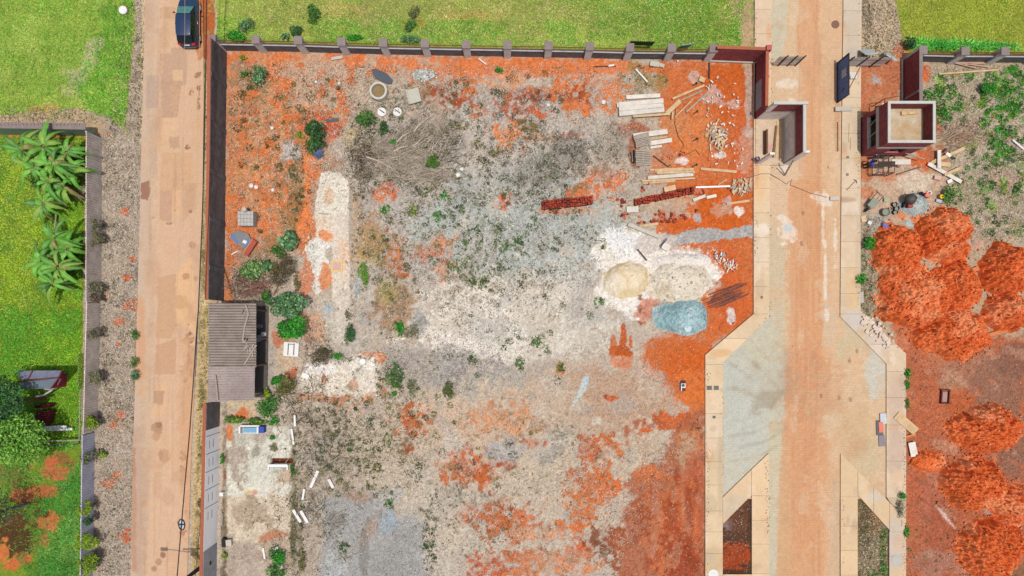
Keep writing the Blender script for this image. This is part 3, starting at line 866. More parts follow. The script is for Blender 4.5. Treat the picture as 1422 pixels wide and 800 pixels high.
def paint_left(q):
    q.P([(196, -200), (215, -200), (214, 120), (206, 300), (200, 500), (196, 700), (194, 1000), (180, 1000), (188, 400)], (204, 180, 158), .9, 4)
    q.P([(203, -200), (222, -200), (221, 140), (216, 330), (214, 500), (204, 800), (190, 800), (200, 300)], (206, 178, 150), .8, 2)
    for poly, c in (([(222, 10), (244, 10), (244, 26), (222, 26)], (196, 160, 126)), ([(222, 74), (238, 74), (238, 66), (262, 66), (262, 94), (258, 118), (222, 124)], (196, 162, 134)), ([(222, 112), (252, 112), (246, 165), (222, 165)], (192, 158, 130)), ([(204, 105), (221, 105), (220, 150), (202, 150)], (190, 164, 144)),
                    ([(222, 26), (244, 28), (240, 66), (222, 70)], (218, 182, 144)), ([(240, 97), (254, 97), (254, 112), (240, 112)], (224, 186, 148)), ([(222, 163), (248, 163), (246, 210), (222, 205)], (222, 184, 146)), ([(235, 190), (249, 190), (249, 206), (235, 206)], (196, 160, 130)),
                    ([(224, 212), (266, 212), (266, 250), (258, 266), (222, 264)], (212, 172, 134)), ([(196, 254), (208, 250), (209, 265), (205, 278), (195, 276)], (152, 106, 86)), ([(239, 264), (252, 264), (250, 300), (238, 300)], (224, 180, 142)), ([(222, 264), (239, 264), (238, 310), (222, 305)], (200, 160, 132)),
                    ([(205, 170), (218, 166), (218, 240), (208, 245)], (200, 172, 146)), ([(220, 385), (244, 380), (244, 450), (238, 470), (216, 470)], (204, 164, 128)), ([(245, 378), (268, 355), (272, 460), (246, 450)], (230, 186, 140)), ([(263, 254), (273, 254), (272, 266), (262, 266)], (198, 160, 132)), ([(216, 480), (244, 470), (244, 520), (214, 520)], (204, 162, 128)),
                    ([(216, 532), (230, 532), (230, 575), (214, 578)], (224, 182, 142)), ([(213, 543), (228, 543), (226, 562), (213, 560)], (188, 152, 122)), ([(243, 410), (258, 410), (262, 424), (250, 430), (240, 424)], (212, 168, 126))):
        q.P(poly, c, .85, 1.2)
    for x, y, r, c in ((267, 340, 5, (188, 142, 116)), (258, 384, 5, (190, 142, 114)), (272, 387, 4, (196, 150, 118)), (218, 595, 8, (178, 136, 106)), (221, 590, 4, (150, 108, 80)), (227, 633, 9, (182, 142, 112)), (216, 606, 6, (196, 152, 116)), (220, 780, 5, (180, 140, 112)), (226, 771, 4, (150, 100, 72)), (214, 790, 4, (170, 130, 100)), (200, 700, 6, (206, 160, 122))):
        q.E(x, y, r, r, c, .8, .15, .4)
    for x, y, rx, ry in ((262, 470, 6, 8), (264, 484, 4, 4), (262, 492, 3, 6), (263, 504, 3, 5), (258, 512, 5, 4), (265, 516, 2, 6), (254, 516, 3, 4), (256, 528, 4, 7), (259, 537, 3, 4), (274, 104, 3, 3), (268, 122, 3, 2), (275, 122, 3, 3), (266, 130, 3, 4), (276, 145, 2, 10), (266, 154, 1, 1), (261, 204, 4, 3), (264, 294, 2, 2), (243, 293, 2, 2), (235, 310, 3, 1), (254, 635, 4, 12), (253, 650, 4, 8), (259, 712, 2, 2), (254, 740, 3, 6), (248, 726, 2, 4), (266, 690, 2, 2), (212, 302, 2, 1), (180, 646, 2, 8), (185, 640, 2, 20), (262, 452, 1.5, 1.5), (244, 452, 1.5, 1.5)):
        q.E(x, y, rx, ry, (146, 88, 50), .8, .2, 1.0, 0, 6, (3, .42))
    q.P([(268, -60), (300, -60), (300, 60), (276, 84), (270, 70)], (202, 130, 84), .9, 4)
    q.E(275, 66, 10, 6, (214, 146, 104), .8), q.E(280, 20, 8, 24, (176, 96, 50), .8)
    q.E(196, 470, 6, 60, (214, 160, 118), .7, .3), q.E(262, 600, 12, 160, (212, 160, 116), .6, .3), q.E(186, 700, 4, 90, (196, 132, 96), .7, .3), q.E(192, 700, 12, 120, (184, 152, 130), .5, .4)
    for i in range(50):
        y = RNG.uniform(0, 800)
        q.E([212, 226, 246, 262][i % 4] - y * .015 + RNG.normal() * 3, y, RNG.uniform(1, 2.4), RNG.uniform(14, 60), [(226, 190, 156), (196, 156, 124), (190, 152, 124)][i % 3], .4, .5, .8)
    for i in range(40):
        q.E(RNG.uniform(190, 280), RNG.uniform(0, 800), RNG.uniform(4, 12), RNG.uniform(6, 26), [(216, 172, 132), (196, 156, 124)][i % 2], .4, .4, .8)
    q.grain(.06)


ribbon('dirt_road', [(203, -60), (198, 150), (195, 250), (191, 420), (185, 620), (180, 860)], [(282, -60), (283, 130), (281, 290), (274, 450), (266, 620), (258, 860)], -60, 860, 0.0, paint_left, (217, 181, 149))


def paint_right(q):
    for x0, x1, c, a in ((1064, 1090, (206, 190, 160), .8), (1090, 1112, (218, 188, 150), .7), (1108, 1138, (218, 166, 124), .85), (1138, 1150, (222, 182, 140), .7), (1148, 1170, (220, 182, 144), .8)):
        q.P([(x0, -80), (x1, -80), (x1, 900), (x0, 900)], c, a, 5, 40)
    q.P([(1064, -80), (1096, -80), (1092, 60), (1086, 80), (1064, 84)], (206, 196, 170), .9, 5)
    q.P([(1068, 90), (1112, 92), (1112, 330), (1084, 340), (1068, 300)], (222, 190, 156), .9, 6)
    q.P([(1098, 250), (1140, 250), (1142, 470), (1146, 640), (1144, 900), (1080, 900), (1084, 680), (1092, 640), (1086, 540), (1098, 480), (1096, 330)], (216, 160, 116), .85, 7, 40)
    q.E(1115, 620, 44, 170, (216, 162, 120), .6, .4, .6), q.E(1120, 540, 44, 50, (212, 152, 110), .75, .35, .7), q.E(1150, 560, 30, 40, (210, 170, 132), .7, .4)
    q.P([(1000, 470), (1068, 440), (1090, 500), (1086, 560), (1080, 640), (1060, 640), (1002, 700)], (200, 198, 180), .9, 8, 40)
    q.E(1035, 560, 40, 70, (196, 198, 186), .8, .3), q.E(1060, 480, 26, 30, (204, 196, 168), .7, .3), q.E(1075, 640, 8, 90, (206, 196, 164), .8, .3), q.E(1072, 750, 7, 90, (204, 196, 170), .8, .3), q.E(1090, 740, 9, 90, (212, 178, 134), .5, .4)
    q.E(1190, 470, 20, 36, (206, 190, 156), .8, .3, .7, -40), q.E(1216, 520, 14, 30, (206, 202, 186), .9, .3), q.E(1200, 640, 28, 40, (206, 186, 150), .8, .35), q.E(1214, 680, 14, 24, (212, 180, 150), .8, .3), q.E(1180, 600, 30, 34, (210, 176, 134), .7, .4), q.E(1160, 740, 8, 100, (206, 178, 146), .7, .3), q.E(1150, 450, 12, 30, (214, 190, 160), .7)
    for x, y, rx, ry in ((1094, 322, 12, 12), (1086, 302, 7, 5), (1088, 338, 6, 5), (1140, 275, 14, 10), (1096, 216, 14, 10), (1092, 205, 10, 10), (1098, 118, 10, 6), (1083, 118, 4, 4), (1100, 142, 6, 5), (1088, 230, 8, 12), (1143, 310, 2, 26), (1160, 330, 2, 30), (1146, 380, 2, 30), (1148, 440, 3, 12)):
        q.E(x, y, rx, ry, (236, 222, 204), .75, .3, 1.0)
    q.E(1094, 317, 6, 4, (190, 208, 214), .8, .2)
    q.E(1096, 420, 2, 12, (200, 190, 170), .4)
    q.E(1075, 535, 34, 34, (186, 164, 134), .35, .7, 1.2, -35), q.E(1092, 520, 10, 40, (180, 146, 114), .25, .7, 1.2), q.E(1060, 560, 26, 10, (170, 156, 132), .6, .4, .8, 30)
    for x0, y0, x1, y1, bend, w in ((1012, 505, 1078, 560, -8, 2.6), (1030, 490, 1086, 545, -6, 2.2), (1008, 540, 1080, 572, -10, 2.6), (1018, 585, 1090, 540, 10, 2.6), (1012, 606, 1090, 572, 8, 2.2), (1030, 620, 1096, 590, 6, 2), (1016, 640, 1080, 618, 5, 1.8), (1040, 470, 1090, 530, -4, 1.8), (1140, 470, 1098, 540, 5, 2.2), (1170, 500, 1110, 560, 6, 2.2), (1110, 600, 1170, 660, 5, 2.0), (1186, 520, 1120, 580, 8, 2)):
        for k in range(30):
            t = k / 29
            q.E(x0 + (x1 - x0) * t + bend * math.sin(t * 3.14) * .5, y0 + (y1 - y0) * t + bend * math.sin(t * 3.14), 4.5, w, (168, 156, 136) if x0 < 1100 else (190, 150, 116), .09, .7, 1.3, -math.degrees(math.atan2(y1 - y0, x1 - x0)))
    for i in range(60):
        q.E(RNG.uniform(1100, 1142), RNG.uniform(-20, 830), RNG.uniform(1, 2.4), RNG.uniform(14, 60), [(204, 146, 102), (226, 180, 140), (196, 142, 104)][i % 3], .35, .5, .8)
    for i in range(90):
        q.E(RNG.uniform(1068, 1228), RNG.uniform(0, 800), RNG.uniform(2, 12), RNG.uniform(4, 22), [(222, 178, 136), (204, 160, 122), (224, 200, 170)][i % 3], .3, .4, 1.0)
    for x, y, r in ((1101, 481, 2), (1140, 550, 3), (1165, 552, 4), (1180, 555, 5), (1093, 162, 3), (1114, 196, 2), (1115, 296, 3), (1150, 232, 2), (1113, 338, 3), (1180, 500, 4), (1190, 488, 3)):
        q.E(x, y, r * .6, r, (150, 104, 76), .6, .3, 1.0)
    q.P([(1158, 88), (1166, 88), (1166, 210), (1160, 212)], (196, 150, 110), .5, 3)
    q.grain(.08)


def setts(X, Y):
    """interlocking concrete pavers, 22 cm courses"""
    wx, wy = world_xy(X, Y)
    return 0.0


ribbon('access_road', [(1071, -60), (1069, 200), (1067, 440), (1003, 503), (1003, 690.0), (1003.0, 692), (1066, 692.5), (1066, 860)], [(1171, -60), (1168, 200), (1166, 440), (1230, 505), (1230, 692), (1166, 692.5), (1166, 860)], -60, 860, 0.0, paint_right, (220, 188, 152), m=PAVERS)

# ---- concrete pavements: slabs cast between joints, 14 cm above the road
CONC = mat_attr('concrete_paving', rough=0.85, noise=9, lo=0.88, hi=1.12, bump=0.15, spec=0.25)


def pavement(name, polys, base, stains, z=0.13):
    """each slab a prism; the colour of each slab and its stains are its own"""
    V, F4, C = [], [], []
    mb_all = []
    for k, poly in enumerate(polys):
        bm = bmesh.new()
        vs = [bm.verts.new((*world_xy(x, y), z)) for x, y in poly]
        f = bm.faces.new(vs)
        if f.normal.z < 0:
            bmesh.ops.reverse_faces(bm, faces=[f])
        bmesh.ops.triangulate(bm, faces=bm.faces[:])
        for _ in range(5):
            lg = [e for e in bm.edges if e.calc_length() > 0.16]
            if not lg:
                break
            bmesh.ops.subdivide_edges(bm, edges=lg, cuts=1)
            bmesh.ops.triangulate(bm, faces=bm.faces[:])
        bmesh.ops.recalc_face_normals(bm, faces=bm.faces[:])
        if sum(f.normal.z for f in bm.faces) < 0:
            bmesh.ops.reverse_faces(bm, faces=bm.faces[:])
        be = [e for e in bm.edges if e.is_boundary]
        ex = bmesh.ops.extrude_edge_only(bm, edges=be)
        for g in ex['geom']:
            if isinstance(g, bmesh.types.BMVert):
                g.co.z = -0.14
        mb_all.append(bm)
    out = bmesh.new()
    tmp = bpy.data.meshes.new('t')
    tone = []
    for k, bm in enumerate(mb_all):
        bmesh.ops.triangulate(bm, faces=bm.faces[:])
        n = len(bm.verts)
        tone += [1 + RNG.uniform(-.05, .05)] * n
        bm.to_mesh(tmp)
        out.from_mesh(tmp)
        bm.free()
    out.verts.ensure_lookup_table()
    me = bpy.data.meshes.new(name)
    out.to_mesh(me)
    out.free()
    n = len(me.vertices)
    co = np.empty(n * 3, dtype=np.float32)
    me.vertices.foreach_get('co', co)
    co = co.reshape(-1, 3)
    px = ((co[:, 0] - CX) * S + NX).astype(np.float32)[None, :]
    py = (NY - (co[:, 1] - CY) * S).astype(np.float32)[None, :]
    C = np.empty((n, 3), dtype=np.float32)
    C[:] = alb(base)
    stains = list(stains)
    for _ in range(int(n / 260)):
        i_ = RNG.integers(0, n)
        stains.append((px[0][i_] + RNG.normal() * 3, py[0][i_], RNG.uniform(2, 9), RNG.uniform(3, 12), [(206, 176, 136), (196, 176, 150), (236, 216, 190), (222, 168, 122), (180, 160, 134)][_ % 5], RNG.uniform(.2, .55)))
    nz = fbm(px, py, 22, 4, 4)[0]
    n3 = fbm(px, py, 5, 3, 9)[0]
    for cx, cy, rx, ry, rgb, a in stains:
        d = 1 - np.sqrt(((px[0] - cx) / rx) ** 2 + ((py[0] - cy) / ry) ** 2) + 1.2 * (nz - .5) + .8 * (n3 - .5)
        mk = (sstep(-.25, .25, d) * a)[:, None]
        C = C * (1 - mk) + np.array(alb(rgb)) * mk
    C *= (np.array(tone) * (1 + .16 * (nz - .5) + .14 * (n3 - .5)))[:, None]
    a = me.attributes.new('Col', 'FLOAT_COLOR', 'POINT')
    c4 = np.ones((n, 4), dtype=np.float32)
    c4[:, :3] = np.clip(C, .01, .85)
    a.data.foreach_set('color', c4.ravel())
    o = link_mesh(name, me, None, None, CONC)
    return tag(o, kind='structure')


def strip(left, right, joints, gap=0.28):
    """slabs between two edge lines cut at the joints"""
    L = lambda y: float(np.interp(y, [b for a, b in left], [a for a, b in left]))
    Rr = lambda y: float(np.interp(y, [b for a, b in right], [a for a, b in right]))
    out = []
    for a, b in zip(joints[:-1], joints[1:]):
        a, b = a + gap / 2, b - gap / 2
        ysm = sorted({a, b} | {y for _, y in left + right if a < y < b})
        out.append([(L(y), y) for y in ysm] + [(Rr(y), y) for y in reversed(ysm)])
    return out


BEIGE = (226, 200, 164)
lw = strip([(1048, -60), (1046, 200), (1046, 436), (979, 493), (979, 860)], [(1072, -60), (1069, 200), (1067, 441), (1003, 503), (1003, 860)], [-60, -20, 14, 48, 84, 168, 228, 262, 296, 330, 364, 398, 436, 470, 506, 540, 574, 608, 641, 673, 709, 738, 768, 798, 830, 860])
pavement('left_pavement', lw, BEIGE, [(1056, 320, 12, 9, (242, 230, 214), .8), (1056, 30, 14, 50, (216, 190, 164), .6), (1053, 345, 14, 30, (232, 212, 186), .7), (1060, 110, 8, 30, (230, 180, 146), .6), (1054, 260, 9, 26, (230, 186, 138), .6), (992, 640, 12, 30, (206, 184, 152), .5), (990, 780, 14, 20, (200, 172, 128), .6), (1000, 490, 14, 5, (214, 166, 112), .6), (1050, 240, 4, 20, (226, 150, 100), .5), (992, 585, 14, 40, (230, 206, 178), .6), (985, 700, 10, 12, (176, 160, 130), .4), (1000, 660, 4, 60, (190, 172, 142), .5)])
rw = strip([(1171, -60), (1168, 200), (1166, 440), (1230, 505), (1230, 860)], [(1196, -60), (1194, 200), (1194, 432), (1257, 491), (1257, 860)], [-60, -20, 16, 50, 92, 136, 150, 186, 220, 262, 300, 336, 372, 408, 436, 478, 516, 552, 590, 640, 690])
pavement('right_pavement', rw, (220, 198, 168), [(1182, 30, 12, 60, (206, 192, 172), .8), (1182, 80, 10, 14, (190, 178, 162), .5), (1180, 290, 14, 14, (230, 214, 196), .7), (1172, 278, 16, 4, (170, 134, 100), .6), (1184, 250, 12, 20, (232, 206, 180), .5), (1182, 400, 10, 30, (228, 192, 142), .7), (1184, 445, 14, 12, (210, 200, 188), .9), (1215, 475, 16, 16, (216, 198, 182), .8), (1244, 560, 12, 50, (206, 178, 156), .8), (1244, 625, 12, 40, (196, 170, 152), .7), (1246, 670, 10, 18, (226, 190, 158), .7), (1180, 330, 12, 50, (224, 196, 166), .5), (1190, 370, 4, 40, (190, 176, 150), .4)])
il = [[(1067, 629), (1067, 672), (1043.2, 687), (1043.2, 651.5)], [(1042.8, 652), (1042.8, 687.3), (1003.4, 727), (1003.4, 690)]] + strip([(1043.5, 672), (1043.5, 860)], [(1067, 672), (1067, 860)], [688, 722, 755, 796, 830, 860]) + [[(1043.2, 797), (1003.4, 797), (1003.4, 860), (1043.2, 860)]]
il[0] = [(1067, 629), (1067, 687.8), (1043.2, 687.8), (1043.2, 651.5)]
pavement('left_kerb_island', il, (228, 198, 160), [(1020, 700, 20, 14, (206, 192, 168), .6), (1055, 700, 8, 40, (226, 196, 154), .6), (1015, 715, 10, 8, (198, 180, 156), .5)], .125)
ir = [[(1166.5, 630), (1190, 653), (1190, 689), (1166.5, 689)], [(1190.4, 653.4), (1212, 675), (1212, 711), (1190.4, 687)], [(1212.4, 675.4), (1234, 697), (1234, 735), (1212.4, 711.4)]] + strip([(1166.5, 660), (1166.5, 860)], [(1190, 660), (1190, 860)], [689, 730, 764, 798, 830, 860]) + [[(1234.4, 697.4), (1257, 720), (1257, 738), (1234.4, 738)]] + strip([(1234, 738), (1234, 860)], [(1257, 738), (1257, 860)], [738, 772, 806, 860])
pavement('right_kerb_island', ir, (228, 198, 158), [(1218, 690, 14, 8, (214, 202, 186), .7), (1238, 720, 10, 12, (222, 196, 160), .7), (1242, 760, 14, 40, (206, 194, 180), .8), (1250, 700, 12, 14, (200, 182, 158), .6)], .125)
pavement('pavement_pad', [[(1230.5, 690.5), (1244, 679), (1257, 679), (1257, 719), (1235, 697)]], (206, 184, 158), [(1250, 690, 8, 14, (176, 160, 136), .6)], .12)

# soil crumbs and grit washed onto the pavement edges
def edge_grit():
    parts = []
    for line, n, pal in (([(1047, -20), (1047, 436), (981, 493), (981, 820)], 900, [(200, 110, 64), (150, 120, 90), (110, 90, 70)]), ([(1193, -20), (1193, 432), (1255, 491), (1255, 820)], 1100, [(190, 110, 74), (150, 120, 90), (220, 200, 180)]), ([(1070, -20), (1067, 440), (1004, 503), (1004, 690)], 350, [(190, 150, 110), (140, 120, 96)]), ([(1065, 640), (1065, 820)], 160, [(140, 120, 96)]), ([(1168, 640), (1168, 820)], 160, [(140, 120, 96)])):
        L = np.array(line, float)
        seg = np.hypot(*np.diff(L, axis=0).T)
        k = RNG.choice(len(seg), n, p=seg / seg.sum())
        t = RNG.random(n)[:, None]
        q = L[k] * (1 - t) + L[k + 1] * t + RNG.normal(size=(n, 2)) * np.array([2.2, 2.0])
        cl = vnoise(q[:, 0][None], q[:, 1][None], 26.0, 4)[0] > .42
        q = q[cl]
        inside_p = (np.abs(q[:, 0] - 1060) < 13) | (np.abs(q[:, 0] - 992) < 12) | (np.abs(q[:, 0] - 1181) < 12) | (np.abs(q[:, 0] - 1244) < 13)
        q = q[inside_p]
        wx, wy = world_xy(q[:, 0], q[:, 1])
        parts.append(rocks(wx, wy, np.full(len(q), .132), RNG.uniform(.015, .05, len(q)), pick(pal, len(q)), .35))
    V, F, C = join(parts)
    tag(fast_mesh('edge_grit', V, F, STONE, C), kind='stuff')


edge_grit()
# ================================================================== WALLS AND BUILDINGS
CHAR = mat('charcoal_render', (74, 71, 70), .9, (46, 44, 44), 1.6, .95, .2, .25, gain=.46, joints=1.35)
GREYR = mat('grey_render', (112, 112, 114), .9, (84, 84, 86), 1.6, .7, .2, .15, gain=.5)
LIGHTR = mat('pale_plaster', (196, 206, 212), .85, (180, 190, 198), 1.4, .6, .1, .06, gain=.36)
CAPM = mat('pillar_cap_concrete', (158, 142, 138), .9, (128, 116, 112), 3, .7, .2, .15)
PILM = mat('pillar_concrete', (150, 146, 140), .9, (112, 108, 104), 2, .7, .2, .15, gain=.5)
MAROON = mat('maroon_block', (98, 46, 46), .9, (64, 30, 32), 3.0, .9, .3, .3, gain=.5, joints=1.8)
CEM = mat('cement_face', (166, 160, 152), .85, (128, 122, 116), 1.5, .9, .12, .15, gain=.5)
BEAM = mat('concrete_beam', (214, 212, 204), .85, (180, 178, 170), 2, .6, .15, .1)
TERRA = mat('terracotta', (190, 110, 80), .9, (150, 84, 62), 4, .6, .2, .2)
RUST = mat('rusty_iron', (156, 96, 60), .8, (110, 66, 44), 6, .7, .1, .2, .3)
STEEL = mat('dark_steel', (70, 68, 70), .6, (46, 44, 46), 6, .6, .05, .1, .6)
ZINC = mat('weathered_zinc', (158, 154, 152), .5, (120, 114, 112), 2, .7, .05, .1, .3, gain=.55)
BLUEM = mat('blue_painted_metal', (54, 80, 122), .5, (38, 58, 94), 3, .7, .05, .1, .1, gain=.5)
WOOD = mat('pale_pine', (236, 208, 162), .8, (186, 146, 104), 3, .9, .1, .15)
WOODW = mat('whitewashed_board', (244, 240, 230), .8, (206, 192, 172), 2.5, .9, .1, .1)
WOODG = mat('grey_wood', (192, 180, 164), .9, (150, 136, 120), 5, .8, .2, .15)
WOODB = mat('brown_wood', (150, 112, 84), .9, (112, 80, 58), 5, .8, .2, .15)
WHITE = mat('white_paint', (244, 242, 238), .6, (222, 220, 216), 3, .5, .05, .05)
BLUE = mat('blue_paint', (40, 84, 190), .6, (30, 62, 150), 3, .5, .05, .05)
BLUEL = mat('light_blue_tile', (130, 180, 210), .4, (80, 140, 196), 8, .6, .05, .08)
DARK = mat('black_rubber', (44, 42, 42), .8, (30, 28, 28), 5, .5, .1, .1)
BRICK = mat('wet_red_brick', (196, 80, 50), .9, (140, 52, 38), 7, .8, .2, .2)
BRICKO = mat('orange_clay_brick', (226, 132, 92), .9, (196, 100, 68), 7, .7, .2, .15)
FIBRE = mat('weathered_fibre_cement', (186, 172, 160), .95, (136, 124, 114), 1.1, .9, .1, .2)
FIBRE2 = mat('mauve_fibre_cement', (184, 170, 164), .95, (148, 130, 126), .9, .9, .1, .15)
CONCR = mat('raw_concrete', (214, 208, 194), .9, (180, 172, 158), 4, .7, .2, .15)
PLASTIC = mat('grey_plastic', (92, 100, 110), .5, (72, 78, 88), 4, .6, .05, .05)


def off(a, b, t):
    """shift of t metres to the left of the direction from a to b (world xy)"""
    d = Vector((b[0] - a[0], b[1] - a[1], 0)).normalized()
    return Vector((-d.y, d.x, 0)) * t


def wallbox(mb, a, b, t, z0, z1, z1b=None):
    a, b = G(*a), G(*b)
    o = off(a, b, t)
    zb = z1 if z1b is None else z1b
    B = [a + Vector((0, 0, z0)), b + Vector((0, 0, z0)), b + o + Vector((0, 0, z0)), a + o + Vector((0, 0, z0))]
    T = [a + Vector((0, 0, z1)), b + Vector((0, 0, zb)), b + o + Vector((0, 0, zb)), a + o + Vector((0, 0, z1))]
    if t < 0:
        B, T = B[::-1], T[::-1]
    return mb.hexa(B, T)


# ---- long charcoal wall beside the dirt road, north of the tiled house
t = thing('boundary_wall', G(313, 250), 'tall charcoal rendered wall from the black car down to the corrugated roof house', 'wall')
m = MB(); wallbox(m, (311, 418), (314.5, 73), .16, -.2, 2.8); m.build('wall_face', CHAR, t)
m = MB(); wallbox(m, (310.6, 418), (314.1, 73), .24, 2.803, 2.86); m.build('coping', TERRA, t)
m = MB()
for k in range(5):
    y = 120 + k * 64
    x = 314.5 - (y - 73) * .0101
    wallbox(m, (x + .9, y + 3), (x + .9, y - 3), .05, -.1, 2.78)
m.build('pilaster', CHAR, t)
# ---- wall south of the house, half of it bare pale plaster
t = thing('boundary_wall', G(303, 700), 'lower roadside wall south of the house, its middle stretch coated in pale blue grey plaster', 'wall')
ax = lambda y: 305.5 - (y - 560) * .021
m = MB(); wallbox(m, (ax(592), 592), (ax(556), 556), .15, -.2, 2.4); m.build('dark_panel', CHAR, t)
m = MB(); wallbox(m, (ax(860), 860), (ax(753), 753), .15, -.2, 2.4); o = m.build('dark_panel', GREYR, t)
m = MB(); wallbox(m, (ax(753) - .1, 753), (ax(592) - .1, 592), .15, -.2, 2.42); pl = m.build('plaster_panel', LIGHTR, t)
m = MB()
for k in range(5):
    y = 600 + k * 24
    wallbox(m, (ax(y + .5), y + .7), (ax(y), y), .01, -.1, 2.40)
    wallbox(m, (ax(y + 19), y + 18), (ax(y + 7), y + 7), .012, 1.05, 1.12)
    wallbox(m, (ax(y + 19), y + 18), (ax(y + 7), y + 7), .012, 1.75, 1.80)
m.build('mortar_joint', STEEL, pl)
m = MB(); wallbox(m, (ax(860) - .3, 860), (ax(556) - .3, 556), .26, 2.421, 2.47); m.build('coping', TERRA, t)
m = MB(); m.tube([G(ax(775) + .6, 775, 1.2), G(ax(775) + .4, 775, 1.2)], .16, 12); m.build('vent_hole', DARK, t)


# ---- pillared walls with iron railings along the north side
def railed_wall(x_caps, y_caps, start, end, label):
    base = [(NX + (x - NX) * .965, NY + (y - NY) * .965) for x, y in zip(x_caps, y_caps)]
    t = thing('railed_wall', G(*base[len(base) // 2]), label, 'wall')
    ln = [start] + base + [end]
    m = MB(); r1 = MB()
    for a, b in zip(ln[:-1], ln[1:]):
        wallbox(m, (a[0], a[1] + 2), (b[0], b[1] + 2), .15, -.2, 1.12)
    m.build('wall_face', CHAR, t)
    m = MB()
    for a, b in zip(ln[:-1], ln[1:]):
        wallbox(m, (a[0], a[1] + 2.6), (b[0], b[1] + 2.6), .22, 1.123, 1.17)
    m.build('coping', GREYR, t)
    for a, b in zip(ln[:-1], ln[1:]):
        A, B = G(a[0], a[1] + .6), G(b[0], b[1] + .6)
        if (B - A).length < 1.0:
            continue
        d = (B - A).normalized()
        A, B = A + d * .3, B - d * .3
        r1 = MB()
        for z in (1.28, 1.78):
            r1.box((A + B) / 2 + Vector((0, 0, z)), ((B - A).length, .05, .05), math.atan2(d.y, d.x))
        n = int((B - A).length / .11)
        for k in range(n + 1):
            q = A + (B - A) * k / n
            r1.box(q + Vector((0, 0, 1.5)), (.018, .018, .74))
        r1.build('railing', RUST, t)
    for i, (x, y) in enumerate(base):
        q = G(x, y)
        mm = MB().box(q + Vector((0, 0, .85)), (.56, .56, 2.1))
        pi = mm.build('pillar', PILM, t)
        MB().box(q + Vector((0, 0, 1.955)), (.66, .66, .10)).build('cap', CAPM, pi, bevel=.015)
    return t


railed_wall([295, 355, 414, 474, 532, 590, 647.5, 704.5, 762, 819, 875, 933, 991], [54, 55, 56, 58, 59.5, 60.5, 61.5, 62.5, 63.5, 64.5, 66, 66.5, 67], (309, 68), (985, 80), 'long dark wall with square pillars and rusty railings along the north side of the vacant lot')
railed_wall([1282, 1340.5, 1396, 1452, 1508], [69.5, 71, 71, 71.5, 72], (1259, 83), (1520, 86), 'dark pillared wall with rusty railings behind the weedy lot right of the access road')

# ---- maroon block walls each side of the entrance
t = thing('maroon_wall', G(1040, 100), 'maroon block wall with an L bend between the pillared wall and the open guard booth', 'wall')
m = MB(); wallbox(m, (984, 84), (1049, 86.5), .18, -.2, 2.35); wallbox(m, (1049, 86.5), (1048, 166), .18, -.2, 2.35); m.build('wall_face', MAROON, t)
m = MB(); wallbox(m, (984, 84.3), (1052.5, 86.6), .24, 2.353, 2.40); wallbox(m, (1048.7, 87), (1047.7, 166), .24, 2.353, 2.40); m.build('coping', TERRA, t)
m = MB(); wallbox(m, (1048.9, 118), (1048.4, 156), -.02, .05, 1.5); m.build('plaster_patch', GREYR, t)
m = MB().box(G(1052, 84, 1.2), (.4, .4, 2.8)); m.build('pillar', MAROON, t)
m = MB(); wallbox(m, (984, 86), (1047.5, 88.5), .1, 0, .13); wallbox(m, (1047.5, 88.5), (1046.4, 166), .1, 0, .13); m.build('footing', CONCR, t)
t = thing('maroon_wall', G(1256, 110), 'straight maroon block wall running north from the roofed parapet building', 'wall')
m = MB(); wallbox(m, (1254.5, 162), (1254.5, 84), -.18, -.2, 2.2); m.build('wall_face', MAROON, t)
m = MB(); wallbox(m, (1254, 162), (1254, 84), -.26, 2.203, 2.27); m.build('coping', CAPM, t)
m = MB(); wallbox(m, (1253, 162), (1253, 84), .1, 0, .12); m.build('footing', CONCR, t)
m = MB(); wallbox(m, (1254.1, 141), (1254.1, 137.5), .03, .3, 2.2); m.build('brace', WOODG, t)

# ---- guard booth without a roof (west of the access road)
t = thing('guard_booth', G(1068, 198), 'roofless guard booth of grey cement and maroon blocks on the left pavement', 'building')
hb = 4.05
m = MB(); wallbox(m, (1049, 167), (1086.5, 167), .18, .1, 2.0); wallbox(m, (1087, 228), (1087, 164), -.18, .1, 2.25); m.build('plastered_wall', CEM, t)
m = MB(); wallbox(m, (1049, 167.1), (1086.5, 167.1), .18, 2.003, 2.22); wallbox(m, (1087, 228), (1087, 164), -.19, 2.253, 2.5); m.build('ring_beam', BEAM, t)
m = MB(); wallbox(m, (1056, 167), (1086.5, 167), .16, 2.223, hb - .15); wallbox(m, (1087, 228), (1087, 164), -.16, 2.503, hb - .15); m.build('block_wall', MAROON, t)
m = MB(); wallbox(m, (1049, 167), (1056, 167), .17, 2.223, hb - .15); m.build('end_pier', CEM, t)
m = MB(); wallbox(m, (1048.5, 167.6), (1093, 167.6), .22, hb - .147, hb); wallbox(m, (1086.6, 229), (1086.6, 168), -.22, hb - .147, hb); m.build('top_beam', BEAM, t)
m = MB(); wallbox(m, (1087, 229.3), (1096, 229.3), .14, .1, hb - .16, hb - .1); m.build('projecting_pier', CEM, t)
m = MB(); wallbox(m, (1048.6, 229), (1054.5, 229), .16, .1, 3.3); m.build('corner_pier', CEM, t)
m = MB().prism([tuple(G(x, y)[:2]) for x, y in ((1048, 166), (1088, 166), (1088, 230), (1048, 230))], .02, .2); m.build('floor_slab', mat('dusty_floor', (222, 202, 178), .9, (200, 166, 132), 1.4, .9, .1, .12), t)
